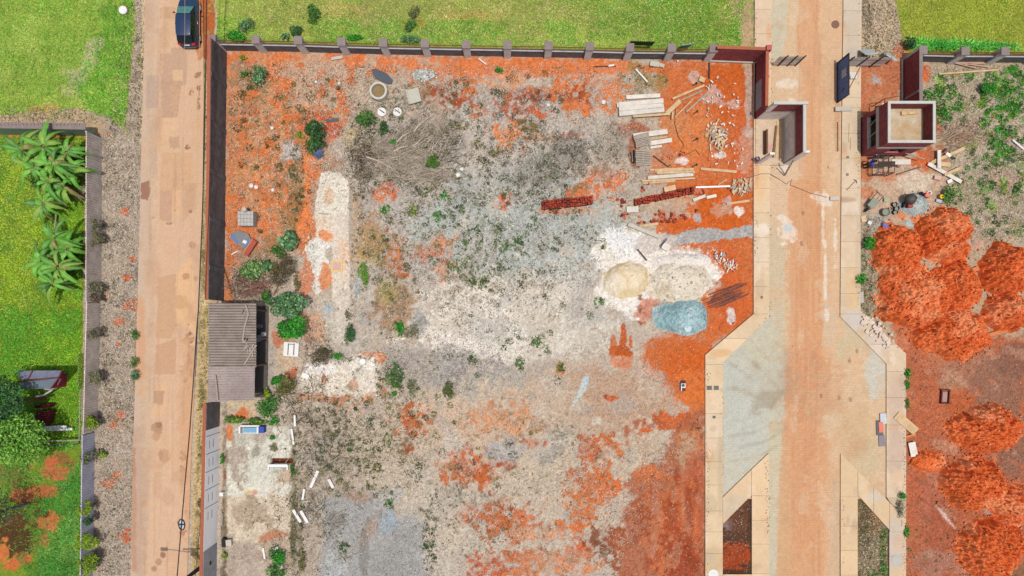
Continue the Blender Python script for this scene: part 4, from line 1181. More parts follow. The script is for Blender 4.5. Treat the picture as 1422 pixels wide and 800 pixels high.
for k, (x, y, l, w, a, mm_) in enumerate(((1078, 195, 3.0, .26, 88, WOOD), (1074, 198, 2.6, .16, 84, WOODB), (1081.5, 200, 2.8, .14, 90, WOOD))):
    o = MB().box(G(x, y, .23 + .06 * k), (l, w, .05), R(a)).build('plank', mm_, origin=None)
    tag(o, ['wide pale plank lying on the guard booth floor', 'brown narrow plank lying on the guard booth floor', 'thin pale batten along the booth wall'][k], 'plank')
o = MB().box(G(1060, 200, .55), (.12, 1.9, .7)).build('boarding', WOODB)
tag(o, 'low dark boarding standing across the west doorway of the guard booth', 'board')
o = MB().box(G(1064, 205, .22), (.75, .75, .03), R(40)).box(G(1064, 205, .24), (.5, .5, .03), R(40)).build('cement_bag', mat('pinkish_paper', (226, 190, 180), .8, (200, 130, 128), 6, .8, .2, .1))
tag(o, 'pinkish paper sack flattened on the guard booth floor', 'sack')
o = MB().lathe(G(1050, 222, .13), [(.14, 0), (.17, .3), (.16, .3), (.13, .03)], 16).build('bucket', BLUEM)
tag(o, 'blue bucket in the south west corner of the guard booth', 'bucket')
o = MB().tube([G(1089, 244, .03), W(1097, 229, 2.2)], .05, 6).tube([G(1090.5, 243, .03), W(1102, 222, 2.6)], .05, 6).build('prop', WOODG)
tag(o, 'pair of timber props leaning against the outside of the guard booth', 'timber prop')

# ---- parapet building under construction (east of the access road)
t = thing('parapet_building', G(1226, 190), 'square maroon block building with a pale flat roof sunk inside its parapet', 'building')
X0, X1, Y0, Y1 = 1196.0, 1257.0, 163.5, 217.0
hp, hs = 4.05, 2.75


def ring(mb, z0, z1, th=.17, grow=0.0):
    g = grow * S
    wallbox(mb, (X0 - g, Y1 + g), (X1 + g, Y1 + g), th, z0, z1)
    wallbox(mb, (X1 + g, Y0 - g), (X0 - g, Y0 - g), th, z0, z1)
    wallbox(mb, (X0 - g, Y0 - g + th * S + .05), (X0 - g, Y1 + g - th * S - .05), th, z0, z1)
    wallbox(mb, (X1 + g, Y1 + g - th * S - .05), (X1 + g, Y0 - g + th * S + .05), th, z0, z1)


m = MB(); ring(m, -.1, 1.0); m.build('block_wall', MAROON, t)
m = MB()
for a, b in (((X0, Y0), (X0, Y0 + 5)), ((X0, Y1 - 5), (X0, Y1)), ((X0 + 3, Y1), (X0 + 22, Y1)), ((X1 - 18, Y1), (X1, Y1)), ((X1, Y0), (X0 + 4, Y0)), ((X1, Y1 - 4), (X1, Y0 + 4))):
    m = MB(); wallbox(m, a, b, .17, 1.003, 2.3); m.build('block_pier', MAROON, t)
m = MB(); wallbox(m, (X0 - .3, Y0 + 5), (X0 - .3, Y1 - 5), .24, 1.003, 1.08); m.build('sill', BEAM, t)
for k, (yy, z) in enumerate(((182, 1.7), (196, 1.8))):
    m = MB(); m.tube([G(X0 + 1.5, yy, 1.1), G(X0 + 1.5, yy - 6 + 3 * k, 2.28)], .035, 6); m.build('shore', WOOD, t)
m = MB(); ring(m, 2.303, hs - .02, .2, .015); m.build('ring_beam', BEAM, t)
m = MB(); ring(m, hs - .017, hp - .12); m.build('parapet', MAROON, t)
m = MB(); ring(m, hp - .117, hp, .2, .012); m.build('top_beam', BEAM, t)
m = MB().prism([tuple(G(x, y)[:2]) for x, y in ((X0 + 2.8, Y0 + 2.8), (X1 - 2.8, Y0 + 2.8), (X1 - 2.8, Y1 - 2.8), (X0 + 2.8, Y1 - 2.8))], hs - .2, hs); m.build('roof_slab', mat('stained_slab', (220, 212, 192), .9, (192, 148, 84), 1.1, 1.0, .1, .12), t)
o = MB().box(W(1265.5, 157, hs + .07), (1.0, .2, .12), R(3)).box(W(1254, 157.5, hs + .08), (.3, .3, .16)).build('plank', WOOD)
tag(o, 'short pale plank on the flat roof inside the parapet', 'plank')
o = MB().box(G(1222, 156, .9), (.6, .9, .04), R(4)).box(G(1222, 156, .45), (.08, .08, .9)).box(G(1222, 150, .45), (.5, .06, .9)).build('trestle_table', WOODW)
tag(o, 'white board table on trestles behind the parapet building', 'table')
o = MB().tube([G(1211, 160, 1.9), G(1211, 148, 1.9)], .035, 6).tube([G(1211, 148, 1.9), W(1250, 133, 2.3)], .035, 6).tube([G(1211, 148, 0), G(1211, 148, 1.9)], .035, 6).tube([G(1211, 160, 0), G(1211, 160, 1.9)], .035, 6).build('pipe_rail', RUST)
tag(o, 'thin rusty pipe frame standing against the north wall of the parapet building', 'pipe frame')

# ---- site hoardings and gate
def corrug(a, b, z0, z1, pitch, amp, back=.01):
    """standing corrugated sheet between two ground points"""
    A, B = G(*a), G(*b)
    n = int((B - A).length / pitch * 4)
    nrm = off(A, B, 1)
    vs, fs = [], []
    for i in range(n + 1):
        q = A + (B - A) * i / n + nrm * amp * math.sin(i * math.pi / 2)
        vs += [q + Vector((0, 0, z0)), q + Vector((0, 0, z1)), q + nrm * back + Vector((0, 0, z1)), q + nrm * back + Vector((0, 0, z0))]
    for i in range(n):
        for k in range(4):
            fs.append((i * 4 + k, (i + 1) * 4 + k, (i + 1) * 4 + (k + 1) % 4, i * 4 + (k + 1) % 4))
    return MB().add(vs, fs)


def hoarding(a, b, h, posts, label):
    t = thing('zinc_hoarding', G((a[0] + b[0]) / 2, a[1]), label, 'hoarding')
    corrug(a, b, .05, h, .16, .02).build('zinc_sheet', ZINC, t)
    for x in posts:
        y = a[1] + .9 + (b[1] - a[1]) * (x - a[0]) / (b[0] - a[0])
        MB().box(G(x, y, (h + .3) / 2), (.07, .07, h + .3)).build('post', STEEL, t)
    A, B = G(a[0], a[1] + .5), G(b[0], b[1] + .5)
    for z in (.4, h - .25):
        MB().box((A + B) / 2 + Vector((0, 0, z)), ((B - A).length, .05, .05), math.atan2((B - A).y, (B - A).x)).build('rail', WOODG, t)


hoarding((1071, 91), (1105, 91), 1.85, (1080, 1093, 1104), 'grey zinc hoarding reaching into the access road beside the maroon L wall')
hoarding((1168, 92.5), (1222, 92.5), 1.85, (1169, 1189, 1207), 'grey zinc hoarding across the right pavement north of the red clay plot')
t = thing('sheet_gate', G(1163, 113), 'blue corrugated metal gate leaf swung open along the right kerb', 'gate')
corrug((1162.5, 143), (1162.5, 88), .06, 2.05, .2, .025).build('gate_sheet', BLUEM, t)
m = MB()
for z in (.1, 2.02):
    A, B = G(1162.2, 143), G(1162.2, 88); m.box((A + B) / 2 + Vector((0, 0, z)), (.07, (B - A).length, .07))
for y in (143, 88):
    m.box(G(1162.2, y, 1.05), (.07, .07, 2.0))
m.build('gate_frame', STEEL, t)
m = MB()
A = G(1161.5, 110, 1.3)
for k in range(5):
    m.box(A + Vector((0, (k - 2) * .13, 0)), (.012, .06, .8 - .1 * (k % 2)))
for z in (-.3, 0, .3):
    m.box(A + Vector((.002, 0, z)), (.009, .6, .05))
m.build('painted_panel', WHITE, t)
MB().box(G(1161.6, 131, .95), (.02, .22, .3)).build('lock_plate', WOODB, t)
for k, (x, y, a, l) in enumerate(((1205, 72, 4, 'pale translucent sheet propped upright behind the zinc hoarding nearest the kerb'), (1237, 78, -28, 'pale bluish sheet leaning at the far end of the zinc hoarding'))):
    q = W(x, y, .75)
    o = MB().box(q, (.95, .06, 1.1), R(a), 0, R(38)).build('plastic_sheet', mat('pale_plastic', (214, 230, 230), .4, (186, 206, 212), 3, .6, .02, .05))
    tag(o, l, 'plastic sheet')
o = MB().box(G(1183, 104, .16), (.6, .05, .9), R(0), 0, R(70)).build('white_board', WHITE)
tag(o, 'white board lying on the right pavement behind the blue gate', 'board')
o = MB().tube([G(1178, 124, .15), W(1195, 92, 1.7)], .035, 6).build('prop', WOODB)
tag(o, 'brown timber prop slanting from the pavement to the zinc hoarding', 'timber prop')
o = MB().box(G(1169.5, 152.5, .2), (1.35, .36, .16), R(1)).build('concrete_beam', CONCR)
tag(o, 'short concrete beam lying across the right kerb south of the blue gate', 'concrete beam')
o = MB().box(G(1158, 276, .1), (.75, .3, .16), R(2)).build('concrete_beam', CONCR)
tag(o, 'stub of pale concrete lying against the right kerb halfway down the road', 'concrete block')

# ---- house with a corrugated fibre-cement roof
t = thing('roofed_house', G(340, 490), 'low house under a weathered corrugated grey roof beside the dirt road', 'house')
z_e = 2.75


def roof_sheet(px0, px1, py0, py1, z0, z1, pitch, amp, m_, name, skew=0):
    """corrugated sheet; ribs run east-west, waves along y"""
    a, b = W(px0, py0, z_e), W(px1, py1, z_e)
    ny = int(abs(b.y - a.y) / pitch * 6)
    vs, fs = [], []
    nx = 6
    for i in range(ny + 1):
        y = a.y + (b.y - a.y) * i / ny
        for j in range(nx + 1):
            u = j / nx
            x = a.x + (b.x - a.x) * u + skew * i / ny
            vs.append((x, y, z0 + (z1 - z0) * u + 2 * amp * abs(math.sin(i / 6 * math.pi)) ** .7 + .012 * math.sin(i * .21 + j * 2.1)))
    for i in range(ny):
        for j in range(nx):
            k = i * (nx + 1) + j
            fs.append((k, k + 1, k + nx + 2, k + nx + 1))
    n = len(vs)
    vs += [(x, y, z - .02) for x, y, z in vs]
    fs += [tuple(n + q for q in f[::-1]) for f in fs]
    return MB().add(vs, fs).build(name, m_, t)


roof_sheet(291, 317, 421, 508, z_e + .10, z_e + .02, .21, .065, FIBRE, 'roof_sheet')
roof_sheet(316, 356, 421, 510, z_e + .10, z_e - .06, .21, .065, FIBRE, 'roof_sheet')
roof_sheet(289.5, 317, 508.5, 558, z_e + .02, z_e - .05, .20, .022, FIBRE2, 'roof_sheet', -.05)
roof_sheet(316, 353.5, 508, 556, z_e + .02, z_e - .12, .20, .022, FIBRE2, 'roof_sheet', -.05)
m = MB(); m.prism([tuple(G(x, y)[:2]) for x, y in ((315, 425), (352, 425), (352, 551), (311, 551))], -.1, 2.55); m.build('house_wall', CHAR, t)
for y in (432, 470, 506, 546):
    MB().box(G(370, y, 1.25), (.12, .12, 2.5)).build('veranda_post', WOODB, t)
m = MB(); m.prism([tuple(G(x, y)[:2]) for x, y in ((352, 425), (373, 425), (371, 552), (352, 552))], -.1, .06); m.build('veranda_floor', mat('shade_toned_floor', (100, 94, 90), .9, (76, 70, 68), 2, .8, .1, .2), t)  # dark floor colour paints in the shade under the roof overhang
for k, (pts, l) in enumerate((([(341, 423), (345, 436), (340, 452), (337, 474)], 'crooked white pole lying on the ribbed part of the house roof'), ([(356, 479), (348, 491), (340, 505)], 'straight white pole slanting over the roof edge of the house'), ([(299, 521), (301, 540), (302.5, 556)], 'pale pole lying on the smooth part of the house roof near the road'))):
    o = MB().tube([W(x, y, z_e + .17) for x, y in pts], .07, 7).build('pole', WOODG)
    tag(o, l, 'pole')
for k, (x, y, w, h, l) in enumerate(((340, 433, 8, 9, 'broken pale roof shards below the crooked pole'), (340, 472, 7, 6, 'broken pale shards at the roof middle beside the crooked pole'), (345, 488, 12, 16, 'loose pale sheet scraps under the slanting roof pole'))):
    mb = MB()
    for _ in range(9):
        mb.box(W(x + RNG.uniform(-w, w) / 2, y + RNG.uniform(-h, h) / 2, z_e + .15), (RNG.uniform(.15, .5), RNG.uniform(.04, .12), .03), R(RNG.uniform(60, 110)))
    tag(mb.build('roof_shards', WOODG), l, 'debris')
o = MB().lathe(G(363, 453, .06), [(.16, 0), (.2, .32), (.18, .32), (.14, .04)], 14).build('bucket', mat('grey_bucket', (170, 172, 174), .6)); tag(o, 'grey bucket under the veranda edge of the house', 'bucket')
o = MB().box(G(361.5, 470, .3), (.5, .42, .5), R(30)).build('crate', mat('faded_blue', (150, 176, 192), .6)); tag(o, 'faded blue crate under the veranda edge of the house', 'crate')
o = MB().lathe(G(367, 464, .05), [(.2, 0), (.2, .2), (.08, .28)], 12).build('plastic_can', WHITE); tag(o, 'white plastic can beside the house veranda', 'can')

# ---- pale concrete wall with a toothed top along the western garden
def palisade(a, b, h, label, mm_, seg=.2, vert=True):
    A, B = G(*a), G(*b)
    n = int((B - A).length / seg)
    d = (B - A).normalized()
    ang = math.atan2(d.y, d.x)
    t = thing('palisade_wall', (A + B) / 2, label, 'wall')
    m = MB()
    for i in range(n):
        q = A + d * seg * (i + .5)
        hh = h + RNG.uniform(-.02, .02)
        m.box(q + Vector((0, 0, hh / 2 - .1)), (seg * .9, .07, hh + .2), ang)
    m.build('slat_panel', mm_, t)
    m = MB()
    for i in range(n):
        q = A + d * seg * (i + .5)
        nn = Vector((-d.y, d.x, 0))
        m.tube([q + Vector((0, 0, h - .02)), q + nn * .16 + Vector((0, 0, h + .14))], .035, 5, .01)
    m.build('wall_spikes', CAPM, t)
    for k in range(0, n, 14):
        q = A + d * seg * k - Vector((-d.y, d.x, 0)) * .06
        MB().box(q + Vector((0, 0, h / 2 - .05)), (.12, .12, h), ang).build('post', GREYR, t)
    return t


PALI = mat('lichen_concrete', (160, 151, 142), .95, (112, 104, 98), 1.5, .9, .2, .2, gain=.5)
palisade((140.5, 192), (140, 420), 1.95, 'upper stretch of the grey slatted concrete wall beside the banana plants', PALI)
palisade((139, 421), (134, 600), 1.75, 'middle stretch of the grey slatted concrete wall beside the dark roofed hut', PALI)
palisade((131, 601), (127, 860), 1.55, 'lower stretch of the grey slatted wall where yellow green shrubs grow', mat('blue_grey_concrete', (140, 142, 154), .9, (112, 114, 126), 1.4, .8, .15, .12, gain=.55))
t = thing('garden_wall', G(60, 186), 'green rendered wall across the top of the banana garden', 'wall')
m = MB(); wallbox(m, (-60, 186), (138, 189), .15, -.2, 1.75); m.build('wall_face', mat('dull_green_render', (84, 100, 84), .9, (60, 74, 62), 1.4, .8, .1, .15, gain=.5), t)
m = MB(); wallbox(m, (-60, 186), (138, 189), .5, 1.753, 1.81); m.build('coping', CAPM, t)
m = MB()
for k in range(38):
    m.tube([G(-55 + k * 5, 183.5, 1.8), G(-55 + k * 5, 181.5, 1.98)], .025, 5, .008)
m.build('wall_spikes', CAPM, t)

# ---- garden hut with two roof slopes, tile stack and fence in the west garden
t = thing('garden_hut', G(78, 532), 'small hut with a worn blue grey metal roof in the western garden', 'hut')
HZ = 2.5
SHEET = mat('blue_grey_sheet', (140, 160, 172), .5, (110, 124, 140), 2, .8, .05, .1, .2)
A = [W(24, 515, HZ - .25), W(86, 514.5, HZ - .25), W(81, 524.5, HZ), W(28, 527, HZ)]
m = MB().hexa([q - Vector((0, 0, .03)) for q in A][::-1], A[::-1]); m.build('roof_slope', mat('violet_grey_sheet', (150, 156, 176), .5, (116, 116, 136), 2, .9, .05, .1, .2), t)
A = [W(24, 532, HZ), W(81.5, 524.5, HZ), W(70, 539.5, HZ - .45), W(31, 540, HZ - .45)]
m = MB().hexa([q - Vector((0, 0, .03)) for q in A][::-1], A[::-1]); rs = m.build('roof_slope', SHEET, t)
m = MB()
for k in range(14):
    u = k / 13
    m.tube([A[0].lerp(A[1], u) + Vector((0, 0, .012)), A[3].lerp(A[2], u) + Vector((0, 0, .012))], .02, 4)
m.build('roof_rib', mat('rib_sheet', (120, 138, 150), .5), rs)
m = MB().tube([W(24, 530, HZ + .04), W(81.5, 524.3, HZ + .04)], .06, 6).tube([W(45, 515, HZ - .2), W(39, 527, HZ + .03)], .05, 6).tube([W(86, 514, HZ - .2), W(81.5, 524.5, HZ + .05), W(70, 540, HZ - .4)], .05, 6); m.build('roof_frame', mat('maroon_frame', (122, 52, 60), .7), t)
m = MB().prism([tuple(G(x, y)[:2]) for x, y in ((70, 519), (94, 519), (92, 537), (72, 537))], -.1, 2.0); m.build('hut_wall', mat('crimson_wall', (120, 30, 56), .8, gain=.6), t)
m = MB().tube([W(62, 540, 1.9), W(72, 541, 1.4), W(79, 535, 1.1), W(84, 526, .9)], .07, 6).tube([W(49, 551, 1.4), W(60, 549, 1.3), W(72, 542, 1.2)], .06, 6); m.build('awning_rail', ZINC, t)
TILE = mat('maroon_roof_tile', (138, 54, 52), .8, (104, 40, 42), 3, .7, .1, .15)


def tile_stack(q, label, z=.7):
    t = thing('roof_tile_stack', W(sum(a for a, _ in q) / 4, sum(b for _, b in q) / 4, 0), label, 'tile stack')
    A = [W(x, y, z) for x, y in q]
    m = MB()
    n = 7
    for k in range(n):
        u0, u1 = k / n, (k + .85) / n
        a, b = A[0].lerp(A[3], u0), A[1].lerp(A[2], u0)
        c, d = A[1].lerp(A[2], u1), A[0].lerp(A[3], u1)
        up = Vector((0, 0, .08))
        dn = Vector((0, 0, -z))
        m.hexa([d + dn, c + dn, b + dn, a + dn], [d, c, b + up, a + up])
    m.build('tiles', TILE, t)


tile_stack([(51, 571), (71, 570), (65.5, 590), (47, 589)], 'larger stack of maroon roof tiles south of the hut')
tile_stack([(49, 562), (70, 560.5), (69, 565.5), (48, 567)], 'smaller stack of maroon roof tiles next to the hut wall')
for k, (x, y, l, a, lb) in enumerate(((73, 593, 2.3, 3, 'upper of the two white planks lying in front of the tile stack'), (77, 596.5, 2.8, 2, 'lower and longer white plank lying in front of the tile stack'))):
    tag(MB().box(W(x, y, .35 + .02 * k), (l, .2, .14), R(a)).build('white_plank', WHITE), lb, 'plank')
t = thing('garden_fence', W(82, 612, .9), 'low thin wooden fence crossing the garden below the tile stacks', 'fence')
m = MB().tube([W(46, 613, .8), W(113, 611, .8)], .05, 6).tube([W(46, 612.5, .4), W(113, 611, .4)], .04, 6); m.build('rail', WOODG, t)
for k in range(5):
    MB().tube([G(60 + k * 17, 617.5 - k * .7, 0), G(60 + k * 17, 617.5 - k * .7, .95)], .05, 6).build('post', WOODG, t)
t = thing('cane_trellis', W(110, 540, 1.2), 'pale green cane trellis standing inside the slatted wall by the hut', 'trellis')
m = MB()
for k in range(26):
    y = 492 + k * 1.9
    m.tube([W(112.5 - RNG.uniform(0, 1.5), y, .1), W(108 + RNG.uniform(-1, 1), y + RNG.uniform(-1, 1), 1.5)], .025, 5)
m.build('canes', mat('pale_green_cane', (176, 190, 150), .8), t)
m = MB()
for x, z in ((111.5, 1.0), (114.5, 1.0)):
    m.tube([W(x, 540, z), W(x - 1.5, 612, z)], .04, 6)
m.build('rail', WOODG, t)
MB().tube([G(118, 584, 0), G(118, 584, 1.2)], .05, 6).build('post', WOODG, t)
o = MB().tube([W(78, 296, .3), W(76, 319, .3)], .06, 6).build('garden_stake', WOODG); tag(o, 'short grey stake lying on the grass between the two banana clumps', 'stake')

# ---- remains of rooms on the old floor slab
t = thing('wash_trough', G(355, 597), 'white rimmed wash trough with blue tiled inside and a blue end wall', 'trough')
m = MB(); wallbox(m, (337, 591.5), (363, 591.5), .12, -.1, .5); wallbox(m, (337, 601), (337, 591), .14, -.1, .5); wallbox(m, (362, 601), (362, 591), .14, -.1, .5); wallbox(m, (339, 601.5), (360, 601.5), .08, -.1, .16); m.build('trough_wall', WHITE, t)
m = MB().box(G(350, 597, .1), (1.3, .42, .14)); m.build('trough_floor', BLUEL, t)
m = MB().box(G(366.5, 595.5, .3), (.4, .5, .62)); m.build('end_wall', BLUE, t)
t = thing('low_kerb_frame', G(387, 645), 'white and blue low door frame lying beside the dug pit on the old slab', 'frame')
m = MB().box(G(387, 646, .14), (1.55, .22, .2)).box(G(374, 648.5, .12), (.12, .4, .2)).box(G(400, 648.5, .12), (.12, .4, .2)); m.build('frame_bar', WHITE, t)
m = MB().box(G(387, 648.3, .1), (1.25, .1, .1)).box(G(374, 649.5, .1), (.1, .3, .22)); m.build('blue_edge', mat('pale_blue_edge', (150, 190, 214), .6), t)
o = MB().box(G(468, 370, .045), (.95, .95, .03), R(-2)).build('tile_patch', mat('cream_tile', (236, 200, 130), .6)); MB().box(G(468, 370, .065), (.62, .62, .02), R(-2)).build('red_tiles', mat('red_white_tile', (190, 110, 110), .6, (226, 206, 200), 14, 1, .1, .2), o)
tag(o, 'square patch of red floor tiles with a cream border on the pale slab', 'tile patch')
for k, (x, y, l, a, lb) in enumerate(((407, 606, 1.3, 98, 'white pipe lying at the edge of the old slab near the trough'), (410, 584, .9, 92, 'pale pipe beside the green weeds south of the house'), (437, 665, 1.5, 66, 'larger white board fragment on the weedy ground east of the slab'), (460, 671, .8, 118, 'smaller white board fragment east of the slab'), (422, 686, .9, 80, 'thin white stick standing out beside the slab edge'), (413, 716, 1.2, 122, 'left one of two parallel white battens'), (423, 717, 1.1, 120, 'right one of two parallel white battens'))):
    tag(MB().box(G(x, y, .12), (l, .16 if k in (0, 1, 4) else .24, .06), R(a)).build('white_batten', WHITE), lb, 'batten')
for k, (x, y, w, d, a, mm_, lb, c) in enumerate(((320, 752, .45, .5, 5, CONCR, 'grey concrete block standing on the lower old slab', 'block'), (313, 752, .3, .7, 0, DARK, 'dark upright box beside the concrete block on the lower slab', 'box'), (390, 783, .5, .65, 10, CONCR, 'pale concrete block among the weeds at the bottom of the slab', 'block'), (310, 685, .28, .3, 0, WHITE, 'white block at the foot of the plastered wall', 'block'), (385, 760, .4, .18, 25, WHITE, 'small white slab near the bottom weeds', 'slab'))):
    tag(MB().box(G(x, y, .2), (w, d, .4), R(a)).build('block', mm_, bevel=.01), lb, c)
o = MB().tube([G(308, 708, .1), G(307, 735, .1)], .06, 6).tube([G(309.5, 712, .1), G(309, 730, .1)], .05, 6).build('pole_bundle', WOODG); tag(o, 'two grey poles lying along the foot of the lower wall', 'poles')
o = MB().box(G(367, 768, .08), (.9, .14, .08), R(100)).build('white_batten', WHITE); tag(o, 'white batten lying beside the weeds at the bottom of the slab', 'batten')

o = MB().box(G(888, 67, .95), (1.9, .05, 1.5), R(-2), 0, R(12)).build('leaning_board', STEEL); tag(o, 'dark panel leaning on the back of the railing near the tenth pillar', 'panel')
o = MB().box(G(948, 70.5, .9), (1.0, .05, 1.5), R(8), 0, R(14)).build('leaning_sheet', mat('blue_white_sheet', (120, 150, 196), .5, (70, 100, 160), 3, .8, .05, .05)); tag(o, 'blue sheet leaning on the back of the railing before the last pillar', 'panel')
# ================================================================== EARTH, SAND AND STONE HEAPS
def mound(name, px, py, rx, ry, h, pal, label, cat, m=SOIL, clod=.22, step=.045, seed=0, flat_top=.0, group=None, nrock=400, rag=.35, lift=0.0):
    """heap of loose material: rough height field with loose lumps, one mesh"""
    c = G(px, py)
    ax_, ay_ = rx / S, ry / S
    n = int(2.9 * ax_ / step)
    k = int(2.9 * ay_ / step)
    u = np.linspace(-1.4 * ax_, 1.4 * ax_, n)
    v = np.linspace(-1.4 * ay_, 1.4 * ay_, k)
    X, Y = np.meshgrid(u, v)
    fx, fy = (X * 18 + seed * 91 + 300).astype(np.float32), (Y * 18 + seed * 53 + 300).astype(np.float32)
    d = np.sqrt((X / ax_) ** 2 + (Y / ay_) ** 2) + rag * (fbm(fx, fy, 24, 4, seed) - .5) * 2
    t = np.clip(1 - d, -.4, 1)
    prof = np.where(t > 0, 1 - (1 - np.minimum(t * 1.25, 1)) ** 2.0, t * .9)
    def lumps(sc, sd, k=.62):
        gx, gy = fx / sc, fy / sc
        ix, iy = np.floor(gx).astype(int), np.floor(gy).astype(int)
        f1 = np.full(X.shape, 9.0)
        for oy in (-1, 0, 1):
            for ox in (-1, 0, 1):
                cx_, cy_ = ix + ox, iy + oy
                rx_, ry_ = _T[(cy_ * 7 + sd) & 255, (cx_ * 3 + sd) & 255], _T[(cx_ * 5 + sd + 9) & 255, (cy_ * 11 + sd) & 255]
                sz = .45 + .75 * _T[(cx_ + 3 * cy_ + sd) & 255, (cy_ + sd * 2) & 255]
                f1 = np.minimum(f1, np.hypot(gx - cx_ - rx_, gy - cy_ - ry_) / sz)
        return np.sqrt(np.maximum(0, k * k - f1 * f1)) / k
    big = (fbm(fx, fy, 20, 2, seed + 9) - .5) * 2
    cl = big * .35 + lumps(7.5, seed) * .7 + lumps(3.6, seed + 4) * .62 + lumps(2.1, seed + 8) * .42 - .5
    Z = h * prof + clod * cl * np.clip(t * 6 + .2, 0, 1) - .02
    P_ = np.array([alb(q, 1.58 if name == 'earth_mound' else None) for q in pal])
    w = fbm(fx, fy, 30, 3, seed + 12)
    w2 = vnoise(fx, fy, 2.2, seed + 6)
    i0 = np.clip((w - .3) / .4, 0, .999) * (len(pal) - 1)
    a = np.floor(i0).astype(int)
    f = (i0 - a)[..., None]
    Cc = P_[a] * (1 - f) + P_[np.minimum(a + 1, len(pal) - 1)] * f
    Cc = Cc * (0.9 + .2 * w2)[..., None]
    keep = (t > -.12)
    F = grid_faces(*X.shape)[:, ::-1]
    kf = keep.ravel()[F].all(1)
    V = np.stack([X + c.x, Y + c.y, Z], -1).reshape(-1, 3)
    parts = []
    F = F[kf]
    used, inv = np.unique(F.ravel(), return_inverse=True)
    V, F, Cv = V[used], inv.reshape(-1, 4), Cc.reshape(-1, 3)[used]
    o = fast_mesh(name, V, F, m, Cv, origin=tuple(c))
    tag(o, label, cat, group)
    if nrock:
        th, rr = RNG.random(nrock) * 6.28, np.sqrt(RNG.random(nrock)) * 1.3
        qx, qy = c.x + np.cos(th) * rr * ax_, c.y + np.sin(th) * rr * ay_
        ii = np.clip(((qx - c.x + 1.4 * ax_) / (2.8 * ax_) * (n - 1)).astype(int), 0, n - 1)
        jj = np.clip(((qy - c.y + 1.4 * ay_) / (2.8 * ay_) * (k - 1)).astype(int), 0, k - 1)
        ok = (t[jj, ii] > -.1) | (RNG.random(nrock) < .25)
        rv = rocks(qx[ok], qy[ok], np.maximum(Z[jj, ii], 0)[ok] + .03, RNG.uniform(.03, .13, ok.sum()) * (1.0 if clod > .1 else .5), pick(pal, ok.sum(), .14))
        l = fast_mesh('loose_lumps', rv[0], rv[1], m, rv[2], parent=o)
        l['kind'] = 'stuff'
    return o


REDS = [(246, 134, 78), (230, 112, 58), (240, 124, 70), (250, 160, 110)]
for k, (x, y, rx, ry, h, l) in enumerate(((1245, 352, 36, 44, 1.3, 'large red earth mound nearest the blue tarp and the wheelbarrow'), (1308, 330, 37, 42, 1.4, 'red earth mound just south of the yellow bucket'), (1268, 410, 55, 46, 1.3, 'broad red earth mound south of the one by the blue tarp, above the broken kerb'), (1325, 400, 34, 36, 1.2, 'red earth mound in the middle of the row, between broad heaps'),
                                          (1320, 466, 50, 36, 1.3, 'red earth mound at the bottom of the upper cluster'), (1390, 374, 34, 38, 1.5, 'tall red earth mound at the right edge, north of the grassy gap'), (1396, 436, 34, 30, 1.2, 'red earth mound at the right edge beside the grassy gap'), (1364, 594, 47, 36, 1.4, 'long red earth mound beside the small timber frame'),
                                          (1346, 672, 47, 38, 1.4, 'red earth mound in the middle of the lower diagonal row'), (1402, 702, 32, 32, 1.1, 'red earth mound cut by the right edge in the lower row'), (1372, 764, 46, 42, 1.4, 'lowest red earth mound at the bottom right corner'), (1288, 640, 22, 14, .5, 'small low heap of red earth beside the white board with red soil'))):
    mound('earth_mound', x, y, rx * .97, ry * .95, h * 1.35, REDS, l, 'earth mound', seed=k + 1, rag=.36, group='red earth mounds on the east lot', nrock=int(rx * ry * .16), clod=.44 if h > .6 else .2)
SANDP = mat_attr('sand', rough=.95, noise=18, lo=.88, hi=1.12, bump=.2, spec=.1)
mound('sand_heap', 869, 388, 31, 24, .6, [(238, 222, 192), (228, 204, 160), (240, 226, 202)], 'smooth golden sand heap left of the cream sand heap', 'sand heap', SANDP, clod=.05, seed=21, nrock=30, rag=.28)
mound('sand_heap', 945, 389, 42, 26, .6, [(228, 216, 196), (236, 226, 208), (216, 200, 174)], 'lumpy cream sand heap between the golden sand and the rebar bundle', 'sand heap', SANDP, clod=.12, seed=22, nrock=120, rag=.2)
mound('lime_ridge', 945, 362, 40, 9, .3, [(244, 240, 234), (236, 226, 214)], 'low white ridge of lime along the north side of the cream sand', 'lime heap', SANDP, clod=.08, seed=23, nrock=60, rag=.4)
mound('crushed_stone_heap', 946, 441, 33, 26, .9, [(152, 188, 192), (176, 206, 210), (200, 224, 226)], 'blue grey crushed stone heap beside the rebar bundle', 'stone heap', mat_attr('grit', rough=.9, noise=40, lo=.7, hi=1.3, bump=.5), clod=.10, seed=24, nrock=700, rag=.36)
mound('crushed_stone_heap', 1270, 285, 19, 15, .5, [(178, 190, 186), (194, 204, 198)], 'small grey crushed stone heap beside the cement mixer', 'stone heap', MATS['grit'], clod=.08, seed=25, nrock=200, rag=.3)
mound('rubble_heap', 588, 104, 15, 9, .3, [(222, 222, 214), (200, 200, 192), (236, 236, 230)], 'small heap of white rubble close to the pillared wall', 'rubble', STONE, clod=.2, seed=26, nrock=160, rag=.4)

# ================================================================== BUILDING MATERIALS
def plank(px, py, lpx, wpx, ang, z, thk, m_, label, name='timber_plank', cat='plank', roll=0.0):
    k = (H - z) / H
    o = MB().box(W(px, py, z), (lpx / S * k, wpx / S * k, thk), R(ang), R(roll)).build(name, m_)
    return tag(o, label, cat)


